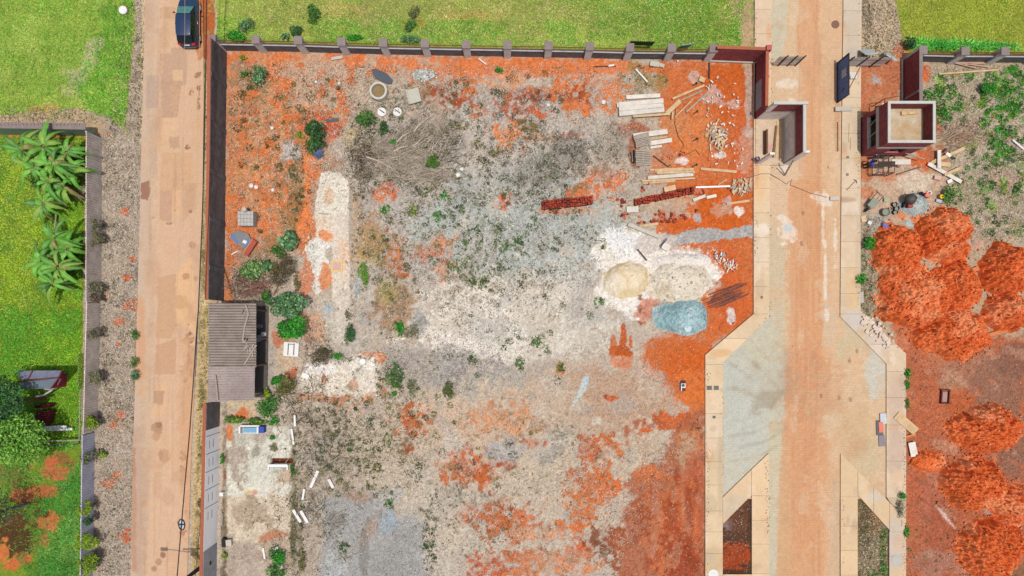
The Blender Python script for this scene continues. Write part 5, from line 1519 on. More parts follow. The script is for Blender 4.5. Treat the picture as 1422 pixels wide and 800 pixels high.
def plank_stack(px, py, lpx, wpx, ang, n, rows, m_, label, name='plank_stack', skew=.1):
    t = thing(name, G(px, py), label, 'plank stack')
    Rt = Matrix.Rotation(R(ang), 4, 'Z')
    w = wpx / S / rows
    for j in range(rows):
        m = MB()
        for i in range(n):
            q = G(px, py) + Rt @ Vector((RNG.uniform(-skew, skew), (j - (rows - 1) / 2) * w + RNG.uniform(-.02, .02), .05 + i * .055))
            m.box(q, (lpx / S * RNG.uniform(.93, 1), w * .95, .045), R(ang + RNG.uniform(-.6, .6)))
        m.build('plank', m_, t)
    return t


plank(893, 134, 47, 5.5, 3, .12, .12, WOODW, 'narrow whitewashed board above the wide white stack')
plank_stack(889, 150.5, 63, 19, 5, 6, 3, WOODW, 'wide stack of whitewashed boards near the pillared wall')
plank(905, 160, 52, 3, 4, .42, .06, WOOD, 'pale yellow plank along the lower edge of the wide white stack')
plank(935, 149, 26, 6, 43, .12, .05, WOOD, 'broad yellow plank slanting up from the white stack')
plank(956, 128, 48, 3, 23, .16, .08, WOOD, 'longest of the slanting planks between the white stack and the red clay')
plank(960, 133, 34, 1.8, 24, .1, .06, WOODG, 'thin grey batten just below the longest slanting plank')
plank(950, 150, 36, 1.8, 45, .12, .06, WOOD, 'thin pale batten leaning right of the broad yellow plank')
plank(968, 142, 40, 2.2, 42, .1, .07, WOODG, 'grey pole like plank nearest the red brick earth')
plank(934, 160, 10, 2, 85, .4, .06, WOOD, 'short upright batten end beside the broad yellow plank')
plank(941, 85, 2, 2, 0, .1, .1, WHITE, 'tiny white scrap by the wall foot', 'scrap', 'scrap')
plank(903, 186, 48, 7, 8, .2, .16, WOODW, 'upper whitewashed board above the grey slatted pallets')
plank(917, 197, 32, 6, 9, .14, .12, WOODW, 'shorter whitewashed board right of the grey pallets')
plank(911, 204, 16, 3, 9, .08, .06, WOODW, 'white offcut below the shorter whitewashed board')
plank(914, 192, 26, 2, 9, .1, .06, WOOD, 'thin yellow batten between the two whitewashed boards')


def slat_pallet(px, py, w, d, ang, z, n, label, m_=WOODG):
    t = thing('slat_pallet', G(px, py, z), label, 'pallet')
    Rt = Matrix.Rotation(R(ang), 4, 'Z')
    for i in range(n):
        q = G(px, py, z + .13) + Rt @ Vector((RNG.uniform(-.03, .03), (i / (n - 1) - .5) * (d - .1), 0))
        MB().box(q, (w, d / n * .78, .03), R(ang + RNG.uniform(-1, 1))).build('slat', m_, t)
    for x in (-.42, 0, .42):
        q = G(px, py, z + .055) + Rt @ Vector((x * w, 0, 0))
        MB().box(q, (.09, d, .11), R(ang)).build('bearer', WOODB, t)


slat_pallet(891, 196, 1.25, 1.0, 14, .25, 8, 'grey slatted pallet tilted under the whitewashed boards')
slat_pallet(892.5, 220, 1.25, 1.25, 3, .1, 9, 'grey slatted pallet below the tilted one, dark on its left side')
o = MB().box(G(879, 219, .3), (.1, 1.0, .6), R(3)).build('dark_board', DARK); tag(o, 'dark board standing on edge at the left of the grey pallets', 'board')
o = MB().box(G(877, 219, .2), (.05, .9, .4), R(4)).build('pale_board', WOODG); tag(o, 'pale board standing on edge at the far left of the grey pallets', 'board')
o = MB().box(G(917, 224, .05), (1.5, .07, .07), R(-37)).box(G(929, 230.5, .05), (.25, .07, .07), R(50)).build('angle_bar', STEEL); tag(o, 'dark angle iron lying between the pallets and the orange rubble', 'iron bar')
plank(926, 235, 47, 2.5, 3, .1, .06, WOOD, 'topmost pale plank of the long lumber pile')
plank_stack(937, 238, 54, 7, 2, 3, 2, WOOD, 'yellow middle layer of the long lumber pile')
plank(897, 240, 30, 1.6, 5, .06, .05, WOODG, 'thin weathered batten left of the yellow lumber layer')
plank_stack(931, 245, 64, 5, 4, 3, 1, WOODW, 'whitewashed layer of the long lumber pile')
plank(928, 249.5, 74, 2.2, 3, .12, .1, WOOD, 'longest pale plank on the lower side of the lumber pile')
plank(915, 253, 46, 3, 4, .08, .08, WOOD, 'lowest pale plank of the lumber pile with bricks against it')
plank(998, 236.5, 50, 3.5, -5, .08, .07, WOOD, 'single pale plank lying on red clay east of the lumber pile')
plank(1025, 281, 32, 3, 8, .08, .07, WOOD, 'pale plank close to the left pavement north of the grey strip')
plank(990, 259.5, 48, 2.4, 2, .1, .08, ZINC, 'grey metal batten pointing at the offcut heap by the pavement', 'metal_batten', 'batten')
plank(1003, 253, 14, 1.5, 32, .12, .05, WOOD, 'small slanting stick above the grey metal batten')
plank(878, 291, 16, 8, 3, .12, .16, WOODW, 'short pale board block between the two brick stacks', 'board_block', 'board')
plank(930, 262, 16, 7, 12, .2, .2, WOOD, 'pale timber block against the upper side of the right brick stack', 'timber_block', 'board')
plank(901, 312.5, 27, 3.5, 9, .1, .08, WOOD, 'pale plank under the row of brick stubs')
plank(971, 275, 18, 4, 20, .12, .1, WOODW, 'short pale board among loose bricks right of the brick stack')
plank(988, 273, 14, 4, 12, .1, .08, WOODW, 'ragged white board east of the loose bricks', 'timber_plank', 'board')
plank(893, 320, 45, 5, -22, .16, .2, CONCR, 'grey white concrete beam half buried in the white sand', 'concrete_beam', 'concrete beam')
plank(892, 354, 21, 1.5, -50, .3, .06, STEEL, 'dark iron rod stuck in the white lime', 'iron_rod', 'rod')
plank(925, 343, 11, 9, -25, .3, .06, WOODW, 'small white board on the lime beside a dark stick', 'board', 'board')
plank(922, 337, 15, 1.4, 52, .38, .06, STEEL, 'dark stick leaning over the small white board', 'iron_rod', 'rod')
plank(1033, 209, 14, 3, 38, .06, .06, BRICKO, 'orange batten on red clay beside the guard booth')
plank(985, 80 + 18, 2, 22, 0, .05, .03, STEEL, 'dark cable lying down from the pillared wall onto red clay', 'cable', 'cable')
plank(891, 105, 24, 2.2, -48, .1, .08, WHITE, 'white pole lying near the north wall above the board stacks', 'pole', 'pole')
plank(909, 89, 13, 7, -10, .12, .15, CONCR, 'pale concrete slab at the foot of the north wall', 'slab', 'slab')
plank(919, 91, 7, 5, -18, .12, .12, CONCR, 'small pale slab piece right of the concrete slab by the wall', 'slab', 'slab')
plank(975, 110.5, 8, 7, -22, .12, .12, WOOD, 'square pale board piece on red clay south of the last pillar', 'board', 'board')
plank(468, 80.5, 16, 4, 10, .08, .08, CONCR, 'pale slab strip at the foot of the north wall in the red corner', 'slab', 'slab')
plank(670, 85.5, 13, 1.5, -38, .08, .06, WHITE, 'thin white stick near the middle pillars of the north wall', 'stick', 'stick')
plank(840, 92, 30, 1.0, 1, .05, .03, STEEL, 'dark thin bar lying along the red strip by the north wall', 'bar', 'bar')
plank(849, 91, 8, 2.5, 8, .06, .05, WHITE, 'white scrap at the end of the dark bar by the wall', 'scrap', 'scrap')


# ---- bricks
def brick_proto(m_, sx=.19, sy=.19, sz=.29):
    mb = MB()
    mb.box((0, 0, sz / 2), (sx, sy, sz))
    return mb


def brick_mesh(m_, name, sx, sy, sz):
    """hollow clay brick: outer shell with two rows of holes at its ends"""
    me = bpy.data.meshes.new(name)
    bm = bmesh.new()
    nx, nz = 3, 2
    # shell
    bmesh.ops.create_cube(bm, size=1, matrix=Matrix.Diagonal((sx, sy, sz, 1)))
    for f in [f for f in bm.faces if abs(f.normal.z) > .9]:
        r = bmesh.ops.inset_individual(bm, faces=[f], thickness=.02, depth=-.03)
    bm.to_mesh(me)
    bm.free()
    me.materials.append(m_)
    return me


BM1 = brick_mesh(BRICK, 'red_brick', .20, .16, .2)
BT1 = brick_mesh(BRICK, 'tall_red_brick', .19, .17, .8)
BM2 = brick_mesh(BRICKO, 'orange_brick', .22, .15, .14)
BM3 = brick_mesh(mat('dark_red_brick', (150, 58, 44), .9, (104, 40, 34), 7, .8, .2, .2), 'dark_brick', .20, .16, .2)
BT3 = brick_mesh(MATS['dark_red_brick'], 'tall_dark_brick', .19, .17, .8)


def brick(me, loc, rot, label, group):
    o = bpy.data.objects.new('clay_brick', me)
    COL.objects.link(o)
    o.location = loc
    o.rotation_euler = rot
    return tag(o, label, 'brick', group)


def brick_stack(a, b, wid, n, rows, label, group):
    A, B = Vector(G(*a)), Vector(G(*b))
    d = (B - A).normalized()
    nn = Vector((-d.y, d.x, 0))
    ang = math.atan2(d.y, d.x)
    for i in range(n):
        for j in range(rows):
            for k in range(1):
                q = A + (B - A) * ((i + .5) / n) + nn * ((j + .5) / rows - .5) * wid
                q += Vector((RNG.normal() * .02, RNG.normal() * .03, .0 + k * .205 + RNG.uniform(0, .02)))
                if k == 1 and RNG.random() < .1:
                    q.z -= .14
                brick(BT1 if RNG.random() < .62 else BT3, q, (0, RNG.normal() * .04, ang + RNG.normal() * .06), label, group)


brick_stack((752, 286), (822, 279), .72, 20, 4, 'wet red brick in the separate brick stack on grey gravel', 'bricks of the left stack')
brick_stack((880, 282), (961, 265), .52, 23, 3, 'wet red brick in the brick stack below the lumber pile', 'bricks of the right stack')
for cx, cy, sx, sy, n, c in ((863, 281, 7, 4, 14, 0), (866, 300, 6, 6, 8, 0), (920, 299, 9, 5, 26, 1), (935, 303, 8, 5, 20, 0), (948, 301, 6, 3, 12, 0), (965, 266, 8, 5, 22, 1), (975, 268, 6, 4, 10, 0), (889, 306, 2, 7, 6, 1), (900, 309, 9, 1, 6, 0), (915, 308, 6, 3, 8, 1), (900, 253, 14, 2, 6, 0), (780, 294, 26, 2, 10, 1), (893, 263, 6, 3, 4, 0), (931, 219, 5, 3, 10, 1), (921, 220, 2, 1, 2, 0), (948, 215, 4, 2, 5, 1), (1013, 262, 3, 2, 4, 0), (967, 292, 4, 2, 3, 1), (1001, 233, 30, 12, 5, 1)):
    for _ in range(int(n * .78)):
        x, y = cx + RNG.normal() * sx * .6, cy + RNG.normal() * sy * .6
        brick(BM2 if (RNG.random() < (.75 if c else .3)) else (BM3 if RNG.random() < .5 else BM1), G(x, y, gz(x, y) + .08), (RNG.choice([0, 1.57]), RNG.uniform(-.2, .2), RNG.uniform(0, 3.1)), 'loose clay brick scattered on the ground around the brick stacks', 'loose bricks around the stacks')

# ---- offcut heaps
OFFM = [bpy.data.meshes.new('x') for _ in range(0)]


def offcuts(cx, cy, rx, ry, n, label, group, lens=(.25, 1.0), pal=(WOOD, WOOD, WOODW, WOODG), name='timber_offcut', h=.35):
    for i in range(n):
        a, r = RNG.random() * 6.28, math.sqrt(RNG.random())
        x, y = cx + math.cos(a) * r * rx, cy + math.sin(a) * r * ry
        z = .05 + h * (1 - r) * RNG.random() + .04
        o = MB().box((0, 0, 0), (RNG.uniform(*lens), RNG.uniform(.06, .14), RNG.uniform(.025, .06))).build(name, pal[i % len(pal)], origin=(0, 0, 0))
        o.location = G(x, y, z)
        o.rotation_euler = (RNG.normal() * .12, RNG.normal() * .15, RNG.uniform(0, 3.14) if RNG.random() < .5 else R(75) + RNG.normal() * .3)
        tag(o, label, 'offcut', group)


offcuts(994, 191, 12, 19, 46, 'pale timber offcut in the splintered heap on red clay near the guard booth', 'offcuts in the splintered heap')
offcuts(1030, 259, 14, 11, 34, 'pale timber offcut in the heap against the left pavement', 'offcuts against the pavement', (.2, .8))
offcuts(1000, 178, 20, 12, 16, 'small pale chip scattered north of the splintered heap', 'chips north of the splintered heap', (.1, .3), (WHITE, WOODW))
offcuts(1000, 140, 28, 34, 30, 'small white fragment strewn over the red clay by the maroon wall', 'white fragments on red clay', (.08, .28), (WHITE, WOODW, CONCR), 'white_fragment', .02)
offcuts(1012, 215, 26, 22, 20, 'small white fragment strewn south of the splintered heap', 'white fragments south of the heap', (.08, .25), (WHITE, WOODW), 'white_fragment', .02)
offcuts(1001, 355, 9, 9, 26, 'paper and plastic scrap in the upper half of the litter heap by the pavement', 'scraps in the upper litter heap', (.12, .4), (WHITE, mat('pink_scrap', (220, 130, 120), .7), CONCR, mat('red_scrap', (190, 70, 60), .7), WOODG), 'litter_scrap', .3)
offcuts(1014, 369, 9, 8, 24, 'paper and plastic scrap in the lower half of the litter heap by the pavement', 'scraps in the lower litter heap', (.12, .5), (WHITE, MATS['pink_scrap'], WOOD, WOODW), 'litter_scrap', .3)
# ---- reinforcing bars
A0, B0 = Vector(G(1007, 412)), Vector((math.cos(R(22)), math.sin(R(22)), 0))
BN = Vector((-B0.y, B0.x, 0))
REB = mat('reinforcing_steel', (150, 112, 104), .7, (96, 66, 60), 5, .8, .1, .2, .3)
for i in range(15):
    q = A0 + BN * ((i - 7) * .085 + RNG.normal() * .02) + B0 * RNG.normal() * .25
    l = RNG.uniform(1.2, 1.7)
    a = R(RNG.normal() * 2.2)
    d = Matrix.Rotation(a, 3, 'Z') @ B0
    o = MB().tube([q - d * l + Vector((0, 0, .05)), q + Vector((0, 0, .07 + .03 * (i % 3))), q + d * l + Vector((0, 0, .05))], .025, 5).build('steel_bar', REB)
    tag(o, 'rusty steel bar in the slanting rebar bundle beside the blue grey stone heap', 'steel bar', 'bars of the rebar bundle')
# ---- broken kerb concrete
for i in range(64):
    u = RNG.random()
    x, y = 1200 + 34 * u + RNG.normal() * 5, 440 + 36 * u + RNG.normal() * 5
    if x < 1196:
        continue
    n_ = RNG.integers(5, 8)
    rr = RNG.uniform(.06, .24)
    poly = [(rr * RNG.uniform(.7, 1.2) * math.cos(6.283 * k / n_), rr * RNG.uniform(.6, 1.1) * math.sin(6.283 * k / n_)) for k in range(n_)]
    o = MB().prism(poly, -.03, RNG.uniform(.03, .08)).build('concrete_shard', mat('pale_broken_concrete', (236, 222, 206), .9, (216, 186, 164), 4, .8, .2, .1), origin=(0, 0, 0))
    o.location = G(x, y, .05 + RNG.uniform(0, .12) + (.12 if y > 442 + (x - 1200) * 1.0 else 0))
    o.rotation_euler = (RNG.normal() * .12, RNG.normal() * .12, RNG.random() * 6.28)
    tag(o, 'broken pale concrete shard lying at the chipped bend of the right pavement', 'concrete shard', 'shards of the broken pavement')

# ---- concrete ring, lids, slab box and litter in the red corner
t = thing('well_ring', G(526, 129), 'open concrete well ring full of dry weeds in the red corner', 'well ring')
MB().lathe(G(527, 129), [(.72, 0), (.72, .55), (.69, .58), (.56, .58), (.54, .54), (.54, .12)], 36).build('ring_wall', mat('ring_concrete', (226, 220, 204), .85, (196, 190, 172), 4, .6, .15, .1), t)
MB().lathe(G(527, 129), [(.53, -.05), (.53, .14), (.2, .16)], 24).build('dry_filling', mat('dry_filling', (178, 150, 110), .95, (120, 104, 70), 12, .9, .4, .3), t)
MB().box(G(515, 129.5, .5), (.14, .2, .1)).build('lug', CONCR, t)
for x, y, l in ((530.5, 156, 'white round concrete lid left of its twin below the well ring'), (552, 156, 'white round concrete lid right of its twin below the well ring')):
    o = MB().lathe(G(x, y), [(.36, 0), (.36, .12), (.33, .14)], 28).build('manhole_cover', WHITE)
    MB().box(G(x + .5, y - .5, .155), (.5, .07, .03), R(-35)).build('lid_handle', STEEL, o)
    tag(o, l, 'lid')
t = thing('slab_box', G(575, 135), 'tilted grey concrete box slab right of the well ring', 'concrete box')
MB().box(G(575, 135, .28), (1.05, 1.15, .10), R(14), R(-6)).build('slab_plate', mat('grey_green_concrete', (206, 204, 186), .85, (180, 178, 162), 3, .6, .1, .08), t)
MB().box(G(567.5, 136.5, .2), (.12, 1.2, .36), R(14)).build('slab_lip', CONCR, t)
MB().box(G(583, 133, .14), (.1, 1.05, .28), R(14)).build('slab_lip', CONCR, t)
o = MB().prism([tuple(G(x, y)[:2]) for x, y in ((517, 97), (522, 96), (538, 103), (546, 112), (544, 117), (538, 117), (522, 110), (518, 104))], .10, .13).build('plastic_sheet', mat('slate_plastic', (86, 94, 104), .5, (70, 78, 88), 2, .8, .1, .05)); tag(o, 'slate grey plastic sheet lying above the well ring', 'plastic sheet')
for k, (pts, mm_, l) in enumerate((([(451, 168), (456, 165), (460, 168), (455, 171)], PLASTIC, 'small grey plastic scrap on the bare orange earth'), ([(459, 166), (470, 164), (471, 168), (461, 170)], PLASTIC, 'longer grey plastic scrap on the bare orange earth'))):
    tag(MB().prism([tuple(G(x, y)[:2]) for x, y in pts], .06, .10).build('plastic_scrap', mm_), l, 'scrap')
for k, (x, y, s, mm_, l) in enumerate(((443, 215, .7, mat('blue_dark_plastic', (66, 84, 120), .5), 'dark blue plastic bag south of the dark green shrub'), (440, 218, .35, mat('bright_blue_plastic', (70, 130, 220), .5), 'bright blue plastic scrap on the dark bag'), (441, 171, .4, PLASTIC, 'grey blue scrap on top of the dark green shrub edge'))):
    mb = MB()
    for _ in range(4):
        mb.box(G(x + RNG.normal() * 2, y + RNG.normal() * 2, .12 + .04 * _), (s * RNG.uniform(.4, .8), s * RNG.uniform(.4, .8), .06), RNG.random() * 3, RNG.normal() * .2)
    tag(mb.build('plastic_bag', mm_), l, 'plastic bag')
t = thing('block_pallet', G(345, 305), 'squared stack of pale grey blocks on a pallet by the long charcoal wall', 'block stack')
PB = mat('pale_block', (206, 202, 196), .9, (170, 166, 160), 6, .7, .2, .12)
for i in range(5):
    for j in range(4):
        MB().box(G(337.8 + i * 4.3, 298.2 + j * 5.0, .42), (.235, .275, .84), RNG.normal() * .02).build('block', PB, t)
o = MB().lathe(G(346, 294, .9), [(.1, 0), (.22, .1), (.18, .25), (.05, .3)], 9).build('cement_lump', CONCR); tag(o, 'pale lump on the upper edge of the block stack', 'lump')
o = MB().prism([tuple(G(x, y)[:2]) for x, y in ((322, 327), (332, 320), (346, 325), (352, 338), (342, 347), (330, 340))], .14, .2).build('tarpaulin', mat('blue_grey_tarp', (108, 122, 142), .6, (150, 140, 128), 3, .9, .2, .1)); tag(o, 'crumpled blue grey tarpaulin below the block stack', 'tarpaulin')
for k, (pts, l) in enumerate((([(321, 329), (330, 339), (333, 337), (325, 326)], 'left blue strip on the crumpled tarpaulin'), ([(342, 336), (346, 332), (347, 338), (340, 345)], 'right blue strip on the crumpled tarpaulin'))):
    tag(MB().prism([tuple(G(x, y)[:2]) for x, y in pts], .205, .23).build('blue_strip', mat('blue_strip', (92, 140, 210), .5)), l, 'plastic strip')
o = MB().box(G(341.5, 336.5, .24), (.32, .26, .06), R(-25)).build('white_scrap', WHITE); tag(o, 'white scrap in the middle of the tarpaulin', 'scrap')
o = MB().box(G(349, 344.5, .3), (.5, 1.45, .12), R(-34), 0, .05).build('red_door', mat('terracotta_door', (184, 92, 70), .8, (160, 74, 56), 2, .7, .1, .08)); MB().box(G(346.3, 343, .37), (.04, 1.45, .05), R(-34), 0, .05).build('door_edge', WOOD, o); tag(o, 'terracotta door panel lying on the tarpaulin edge', 'door panel')
plank(326, 351, 10, 1.6, 28, .1, .06, WHITE, 'white batten lying left of the terracotta door panel')
t = thing('panelled_board', G(405, 485), 'white panelled board lying below the bright green bush', 'panel')
MB().box(G(405, 485, .12), (1.22, 1.15, .06), R(-3)).build('board', WHITE, t)
for x in (401, 409):
    MB().box(G(x, 485, .155), (.07, .95, .02), R(-3)).build('groove', STEEL, t)
MB().box(G(405, 478, .155), (.5, .05, .02), R(-3)).build('groove', STEEL, t)
plank(424, 522, 10, 7, -28, .1, .05, WHITE, 'white tile at the left end of the cracked pale slab', 'tile', 'tile')
o = MB().lathe(G(504, 502, .05), [(.3, 0), (.26, .12)], 7).build('white_stone', WHITE); tag(o, 'white stone on the right of the cracked pale slab', 'stone')
for k, (x, y, l) in enumerate(((349, 258, 'white plastic scrap on the red soil by the long wall'), (356, 260, 'smaller white scrap beside the white plastic one'), (379, 264, 'pale lilac scrap in the red soil'), (439, 114, 'white scrap in the red corner left of the weeds'), (471, 116, 'white scrap left of the slate plastic sheet'), (378, 178, 'white scrap on red soil south of the round shrub'), (761, 146, 'white scrap standing on the gravel in the north'), (838, 142, 'white ring shaped scrap near the east gravel edge'), (641, 235, 'white scrap east of the dead brushwood'), (636, 243, 'white cup lying east of the dead brushwood'))):
    tag(MB().lathe(G(x, y, .02), [(.12, 0), (.15 * RNG.uniform(.7, 1.4), .06), (.06, .14)], 7).build('litter_scrap', WHITE), l, 'scrap')
plank(451, 292, 13, 1.2, -30, .1, .05, WHITE, 'white stick at the upper left of the old pale slab', 'stick', 'stick')
plank(449, 297, 14, 1.2, -4, .1, .05, WOODG, 'grey stick just under the white stick at the old slab', 'stick', 'stick')

# ---- small frame on the orange earth
t = thing('drain_box', G(948, 535), 'white square box with a round dark opening set on a dark brown base', 'box')
m = MB().box(G(947.5, 535.2, .28), (.36, .36, .1)); m.build('box_top', WHITE, t)
m = MB().lathe(G(947.3, 534.8, .335), [(.13, 0), (.13, .03), (.09, .04)], 18); m.build('round_opening', mat('navy_black', (40, 52, 76), .5), t)
m = MB().box(G(945.3, 540, .2), (.07, .3, .1)); m.build('box_leg', WHITE, t)
m = MB().box(G(948, 540, .04), (.42, .36, .12)).box(G(948.5, 531, .03), (.4, .3, .1), R(0)); m.build('dark_board', mat('dark_reddish_brown', (96, 58, 52), .8), t)  # two flat dark reddish brown pieces below and behind the box
# ================================================================== MACHINES, TOOLS AND PEOPLE
# ---- cement mixer and tools
t = thing('cement_mixer', G(1258, 282), 'dark cement mixer with a red frame on the grey chippings', 'cement mixer')
tl = Matrix.Rotation(R(38), 3, 'Y') @ Matrix.Rotation(R(-30), 3, 'X')
MB().lathe(G(1257, 279, .75), [(.2, -.42), (.42, -.2), (.46, .05), (.28, .42), (.24, .42), (.4, .05), (.3, -.2)], 20, tilt=tl).build('drum', mat('dark_drum', (74, 72, 68), .6, (110, 104, 92), 4, .6, .1, .1, .2), t, smooth=True)
m = MB()
RF = mat('red_frame', (176, 70, 62), .6)
for x, y in ((1253, 288), (1262, 288), (1253, 281), (1262, 281)):
    m.tube([G(x, y, .0), G(1257.5, 284, .75)], .04, 6)
m.tube([G(1252, 288, .1), G(1263, 288, .1)], .04, 6)
m.build('stand', RF, t)
MB().box(G(1258, 287.5, .5), (.4, .3, .4)).build('motor_box', RF, t)
for x in (1251.5, 1264):
    MB().tube([G(x - .8, 285.5, .22), G(x + .8, 285.5, .22)], .22, 16).build('wheel', DARK, t)
t = thing('wheelbarrow', G(1207, 284), 'grey green wheelbarrow on the bare ground beside the right pavement', 'wheelbarrow')
Rt = Matrix.Rotation(R(52), 3, 'Z')
q0 = Vector(G(1208, 284))


def wb(x, y, z):
    return q0 + Rt @ Vector((x, y, 0)) + Vector((0, 0, z))


MB().hexa([wb(-.28, -.2, .3), wb(.25, -.2, .32), wb(.25, .2, .32), wb(-.28, .2, .3)], [wb(-.42, -.31, .58), wb(.38, -.31, .6), wb(.38, .31, .6), wb(-.42, .31, .58)]).build('tray', mat('olive_grey_tray', (150, 156, 134), .6, (124, 128, 110), 4, .6, .1, .1), t)
MB().hexa([wb(-.36, -.26, .588), wb(.33, -.26, .606), wb(.33, .26, .606), wb(-.36, .26, .588)], [wb(-.355, -.255, .592), wb(.325, -.255, .61), wb(.325, .255, .61), wb(-.355, .255, .592)]).build('load', mat('mortar', (156, 160, 144), .9), t)
MB().tube([wb(-.62, -.045, .2), wb(-.62, .045, .2)], .2, 18).build('wheel', DARK, t)
for s in (-1, 1):
    MB().tube([wb(-.62, .08 * s, .2), wb(-.2, .2 * s, .3), wb(.3, .27 * s, .34), wb(.95, .3 * s, .55)], .025, 6).build('handle', STEEL, t)
    MB().tube([wb(.2, .24 * s, .3), wb(.3, .26 * s, 0)], .022, 6).build('leg', STEEL, t)
t = thing('hoe', G(1222, 270), 'long handled hoe with a pale green blade lying between the wheelbarrow and the mixer', 'hoe')
MB().tube([G(1216, 263.5, .06), G(1227.5, 276, .1)], .022, 6).build('shaft', WOODB, t)
MB().box(G(1229, 278.5, .12), (.3, .26, .06), R(-10)).build('blade', mat('pale_green_metal', (150, 196, 160), .6), t)
t = thing('pickaxe', G(1184, 254, .14), 'small dark pick lying on the right pavement', 'pick')
MB().tube([G(1174, 265, .16), G(1187, 251.5, .17)], .02, 6).build('shaft', STEEL, t)
MB().tube([G(1184, 250, .17), G(1187.5, 251.5, .19), G(1188.5, 255, .17)], .025, 6).build('pick_head', STEEL, t)
t = thing('water_drum', G(1227, 295.5), 'short grey green drum of mortar south of the hoe', 'drum')
MB().lathe(G(1227, 295.5), [(.3, 0), (.32, .4), (.3, .42), (.27, .36), (.26, .3)], 20).build('drum_wall', mat('grey_green_drum', (140, 144, 130), .7), t)
MB().lathe(G(1227, 295.5, .28), [(.26, 0), (.26, .04)], 20).build('mortar_fill', MATS['mortar'], t)
PINK = mat('salmon_plastic', (238, 132, 112), .6, (220, 110, 96), 3, .6, .05, .05)
for k, (x, y, r, h, mm_, l) in enumerate(((1240.5, 284.5, .19, .3, DARK, 'upper black bucket between the drum and the mixer'), (1243, 290.5, .2, .34, DARK, 'middle black bucket between the drum and the mixer'), (1241.5, 295.5, .19, .3, DARK, 'lowest black bucket beside the mixer'), (1234.5, 291, .14, .25, BRICK, 'small brown pot next to the mortar drum'))):
    t = thing('bucket', G(x, y), l, 'bucket')
    MB().lathe(G(x, y), [(r * .8, 0), (r, h), (r * .93, h), (r * .75, .05)], 18).build('bucket_wall', mm_, t)
    MB().lathe(G(x, y, h * .5), [(r * .82, 0), (r * .82, .02)], 14).build('contents', MATS['mortar'], t)
    MB().tube([G(x, y, h) + Vector((-r, 0, 0)), G(x, y, h) + Vector((-r * .6, -r * .9, .02)), G(x, y, h) + Vector((r * .6, -r * .9, .02)), G(x, y, h) + Vector((r, 0, 0))], .012, 5).build('handle', ZINC, t)
o = MB().lathe(G(1305, 274), [(.16, 0), (.2, .36), (.18, .36), (.14, .05)], 18).lathe(G(1305, 274, .3), [(.17, 0), (.17, .03)], 18).build('yellow_bucket', mat('yellow_plastic', (250, 208, 20), .5)); tag(o, 'bright yellow bucket at the north tip of the red mound', 'bucket')
for x, y, a, l in ((1312.5, 267.5, 10, 'upper pink cement sack beside the yellow bucket'), (1312.5, 275.8, -8, 'lower pink cement sack beside the yellow bucket')):
    o = MB().box(G(x, y, .1), (.46, .3, .16), R(a)).build('cement_sack', mat('pink_sack', (236, 160, 150), .8, (220, 190, 184), 4, .8, .1, .1), bevel=.05); tag(o, l, 'sack')
o = MB().box(G(1303, 279.5, .1), (.52, .26, .18), R(-12)).build('white_sack', mat('white_blue_sack', (226, 226, 240), .7, (150, 156, 200), 5, .8, .1, .08), bevel=.05); tag(o, 'white and lilac sack just below the yellow bucket', 'sack')
o = MB().box(G(1284.5, 272, .2), (.36, .34, .38), R(-25)).build('salmon_box', PINK, bevel=.02); tag(o, 'salmon plastic box at the north end of the grey chippings', 'box')
o = MB().tube([G(1277, 271, .1), G(1275, 268.5, .12), G(1279, 267.5, .12), G(1282, 274, .1)], .09, 8).build('black_hose', DARK); tag(o, 'curl of thick black hose over the grey chippings', 'hose')
o = MB().tube([G(1290 + 2.6 * math.cos(a * .5236), 268 + 2.6 * math.sin(a * .5236), .05) for a in range(13)], .05, 8).build('pale_ring', WHITE); tag(o, 'pale ring lying right of the salmon box', 'ring')
o = MB().box(G(1199, 304, .06), (.42, .52, .05), R(8)).build('beige_board', WOOD); tag(o, 'square beige board beside the right pavement south of the wheelbarrow', 'board')
o = MB().box(G(1206, 310, .12), (.3, .26, .2), R(-35)).build('white_box', WHITE); tag(o, 'small white box south east of the beige board', 'box')
o = MB().prism([tuple(G(x, y)[:2]) for x, y in ((1223.5, 309), (1227, 313), (1234, 313.5), (1231, 316.5), (1225, 318))], .1, .2).build('blue_tarp', mat('vivid_blue', (30, 116, 226), .5)); tag(o, 'vivid blue scrap of tarpaulin at the upper edge of the red mound', 'tarpaulin')
o = MB().box(G(1195.8, 413, .08), (.26, .9, .12), R(1)).box(G(1195.8, 413, .15), (.05, .8, .03)).build('pale_block_pair', CONCR); tag(o, 'pair of pale blocks beside the right pavement above the broken bend', 'block')

# ---- timber heap of the east lot
plank(1304, 221, 25, 5, 90, .3, .1, WOODW, 'white post lying upright across the crossed planks')
plank(1323, 213, 36, 4.5, 24, .2, .06, WOOD, 'long yellow plank on the upper right of the crossed planks')
plank(1312, 240, 53, 5, -29, .16, .06, WOODW, 'long white board crossing the timber heap from left to lower right')
plank(1324, 237.5, 27, 4, 24, .24, .06, WOOD, 'yellow plank lying across the long white board')
plank(1300, 223, 16, 5, 28, .14, .06, WOOD, 'yellow plank end left of the white post')
plank(1313, 228.5, 13, 6, -6, .14, .1, WOOD, 'short yellow board block in the middle of the crossed planks')
plank(1317, 215, 7, 4, -40, .26, .06, WHITE, 'white end piece lying on the long yellow plank')
plank(1301.5, 247, 9, 5.5, -10, .1, .18, mat('pink_board', (230, 186, 170), .8), 'pinkish board below the crossed planks', 'board', 'board')
plank(1319, 251.5, 7, 4.5, 28, .1, .06, WHITE, 'white cloth piece below the long white board', 'cloth', 'cloth')
plank(1312, 209, 8, 2, 45, .1, .06, STEEL, 'dark metal bit above the crossed planks', 'scrap', 'scrap')
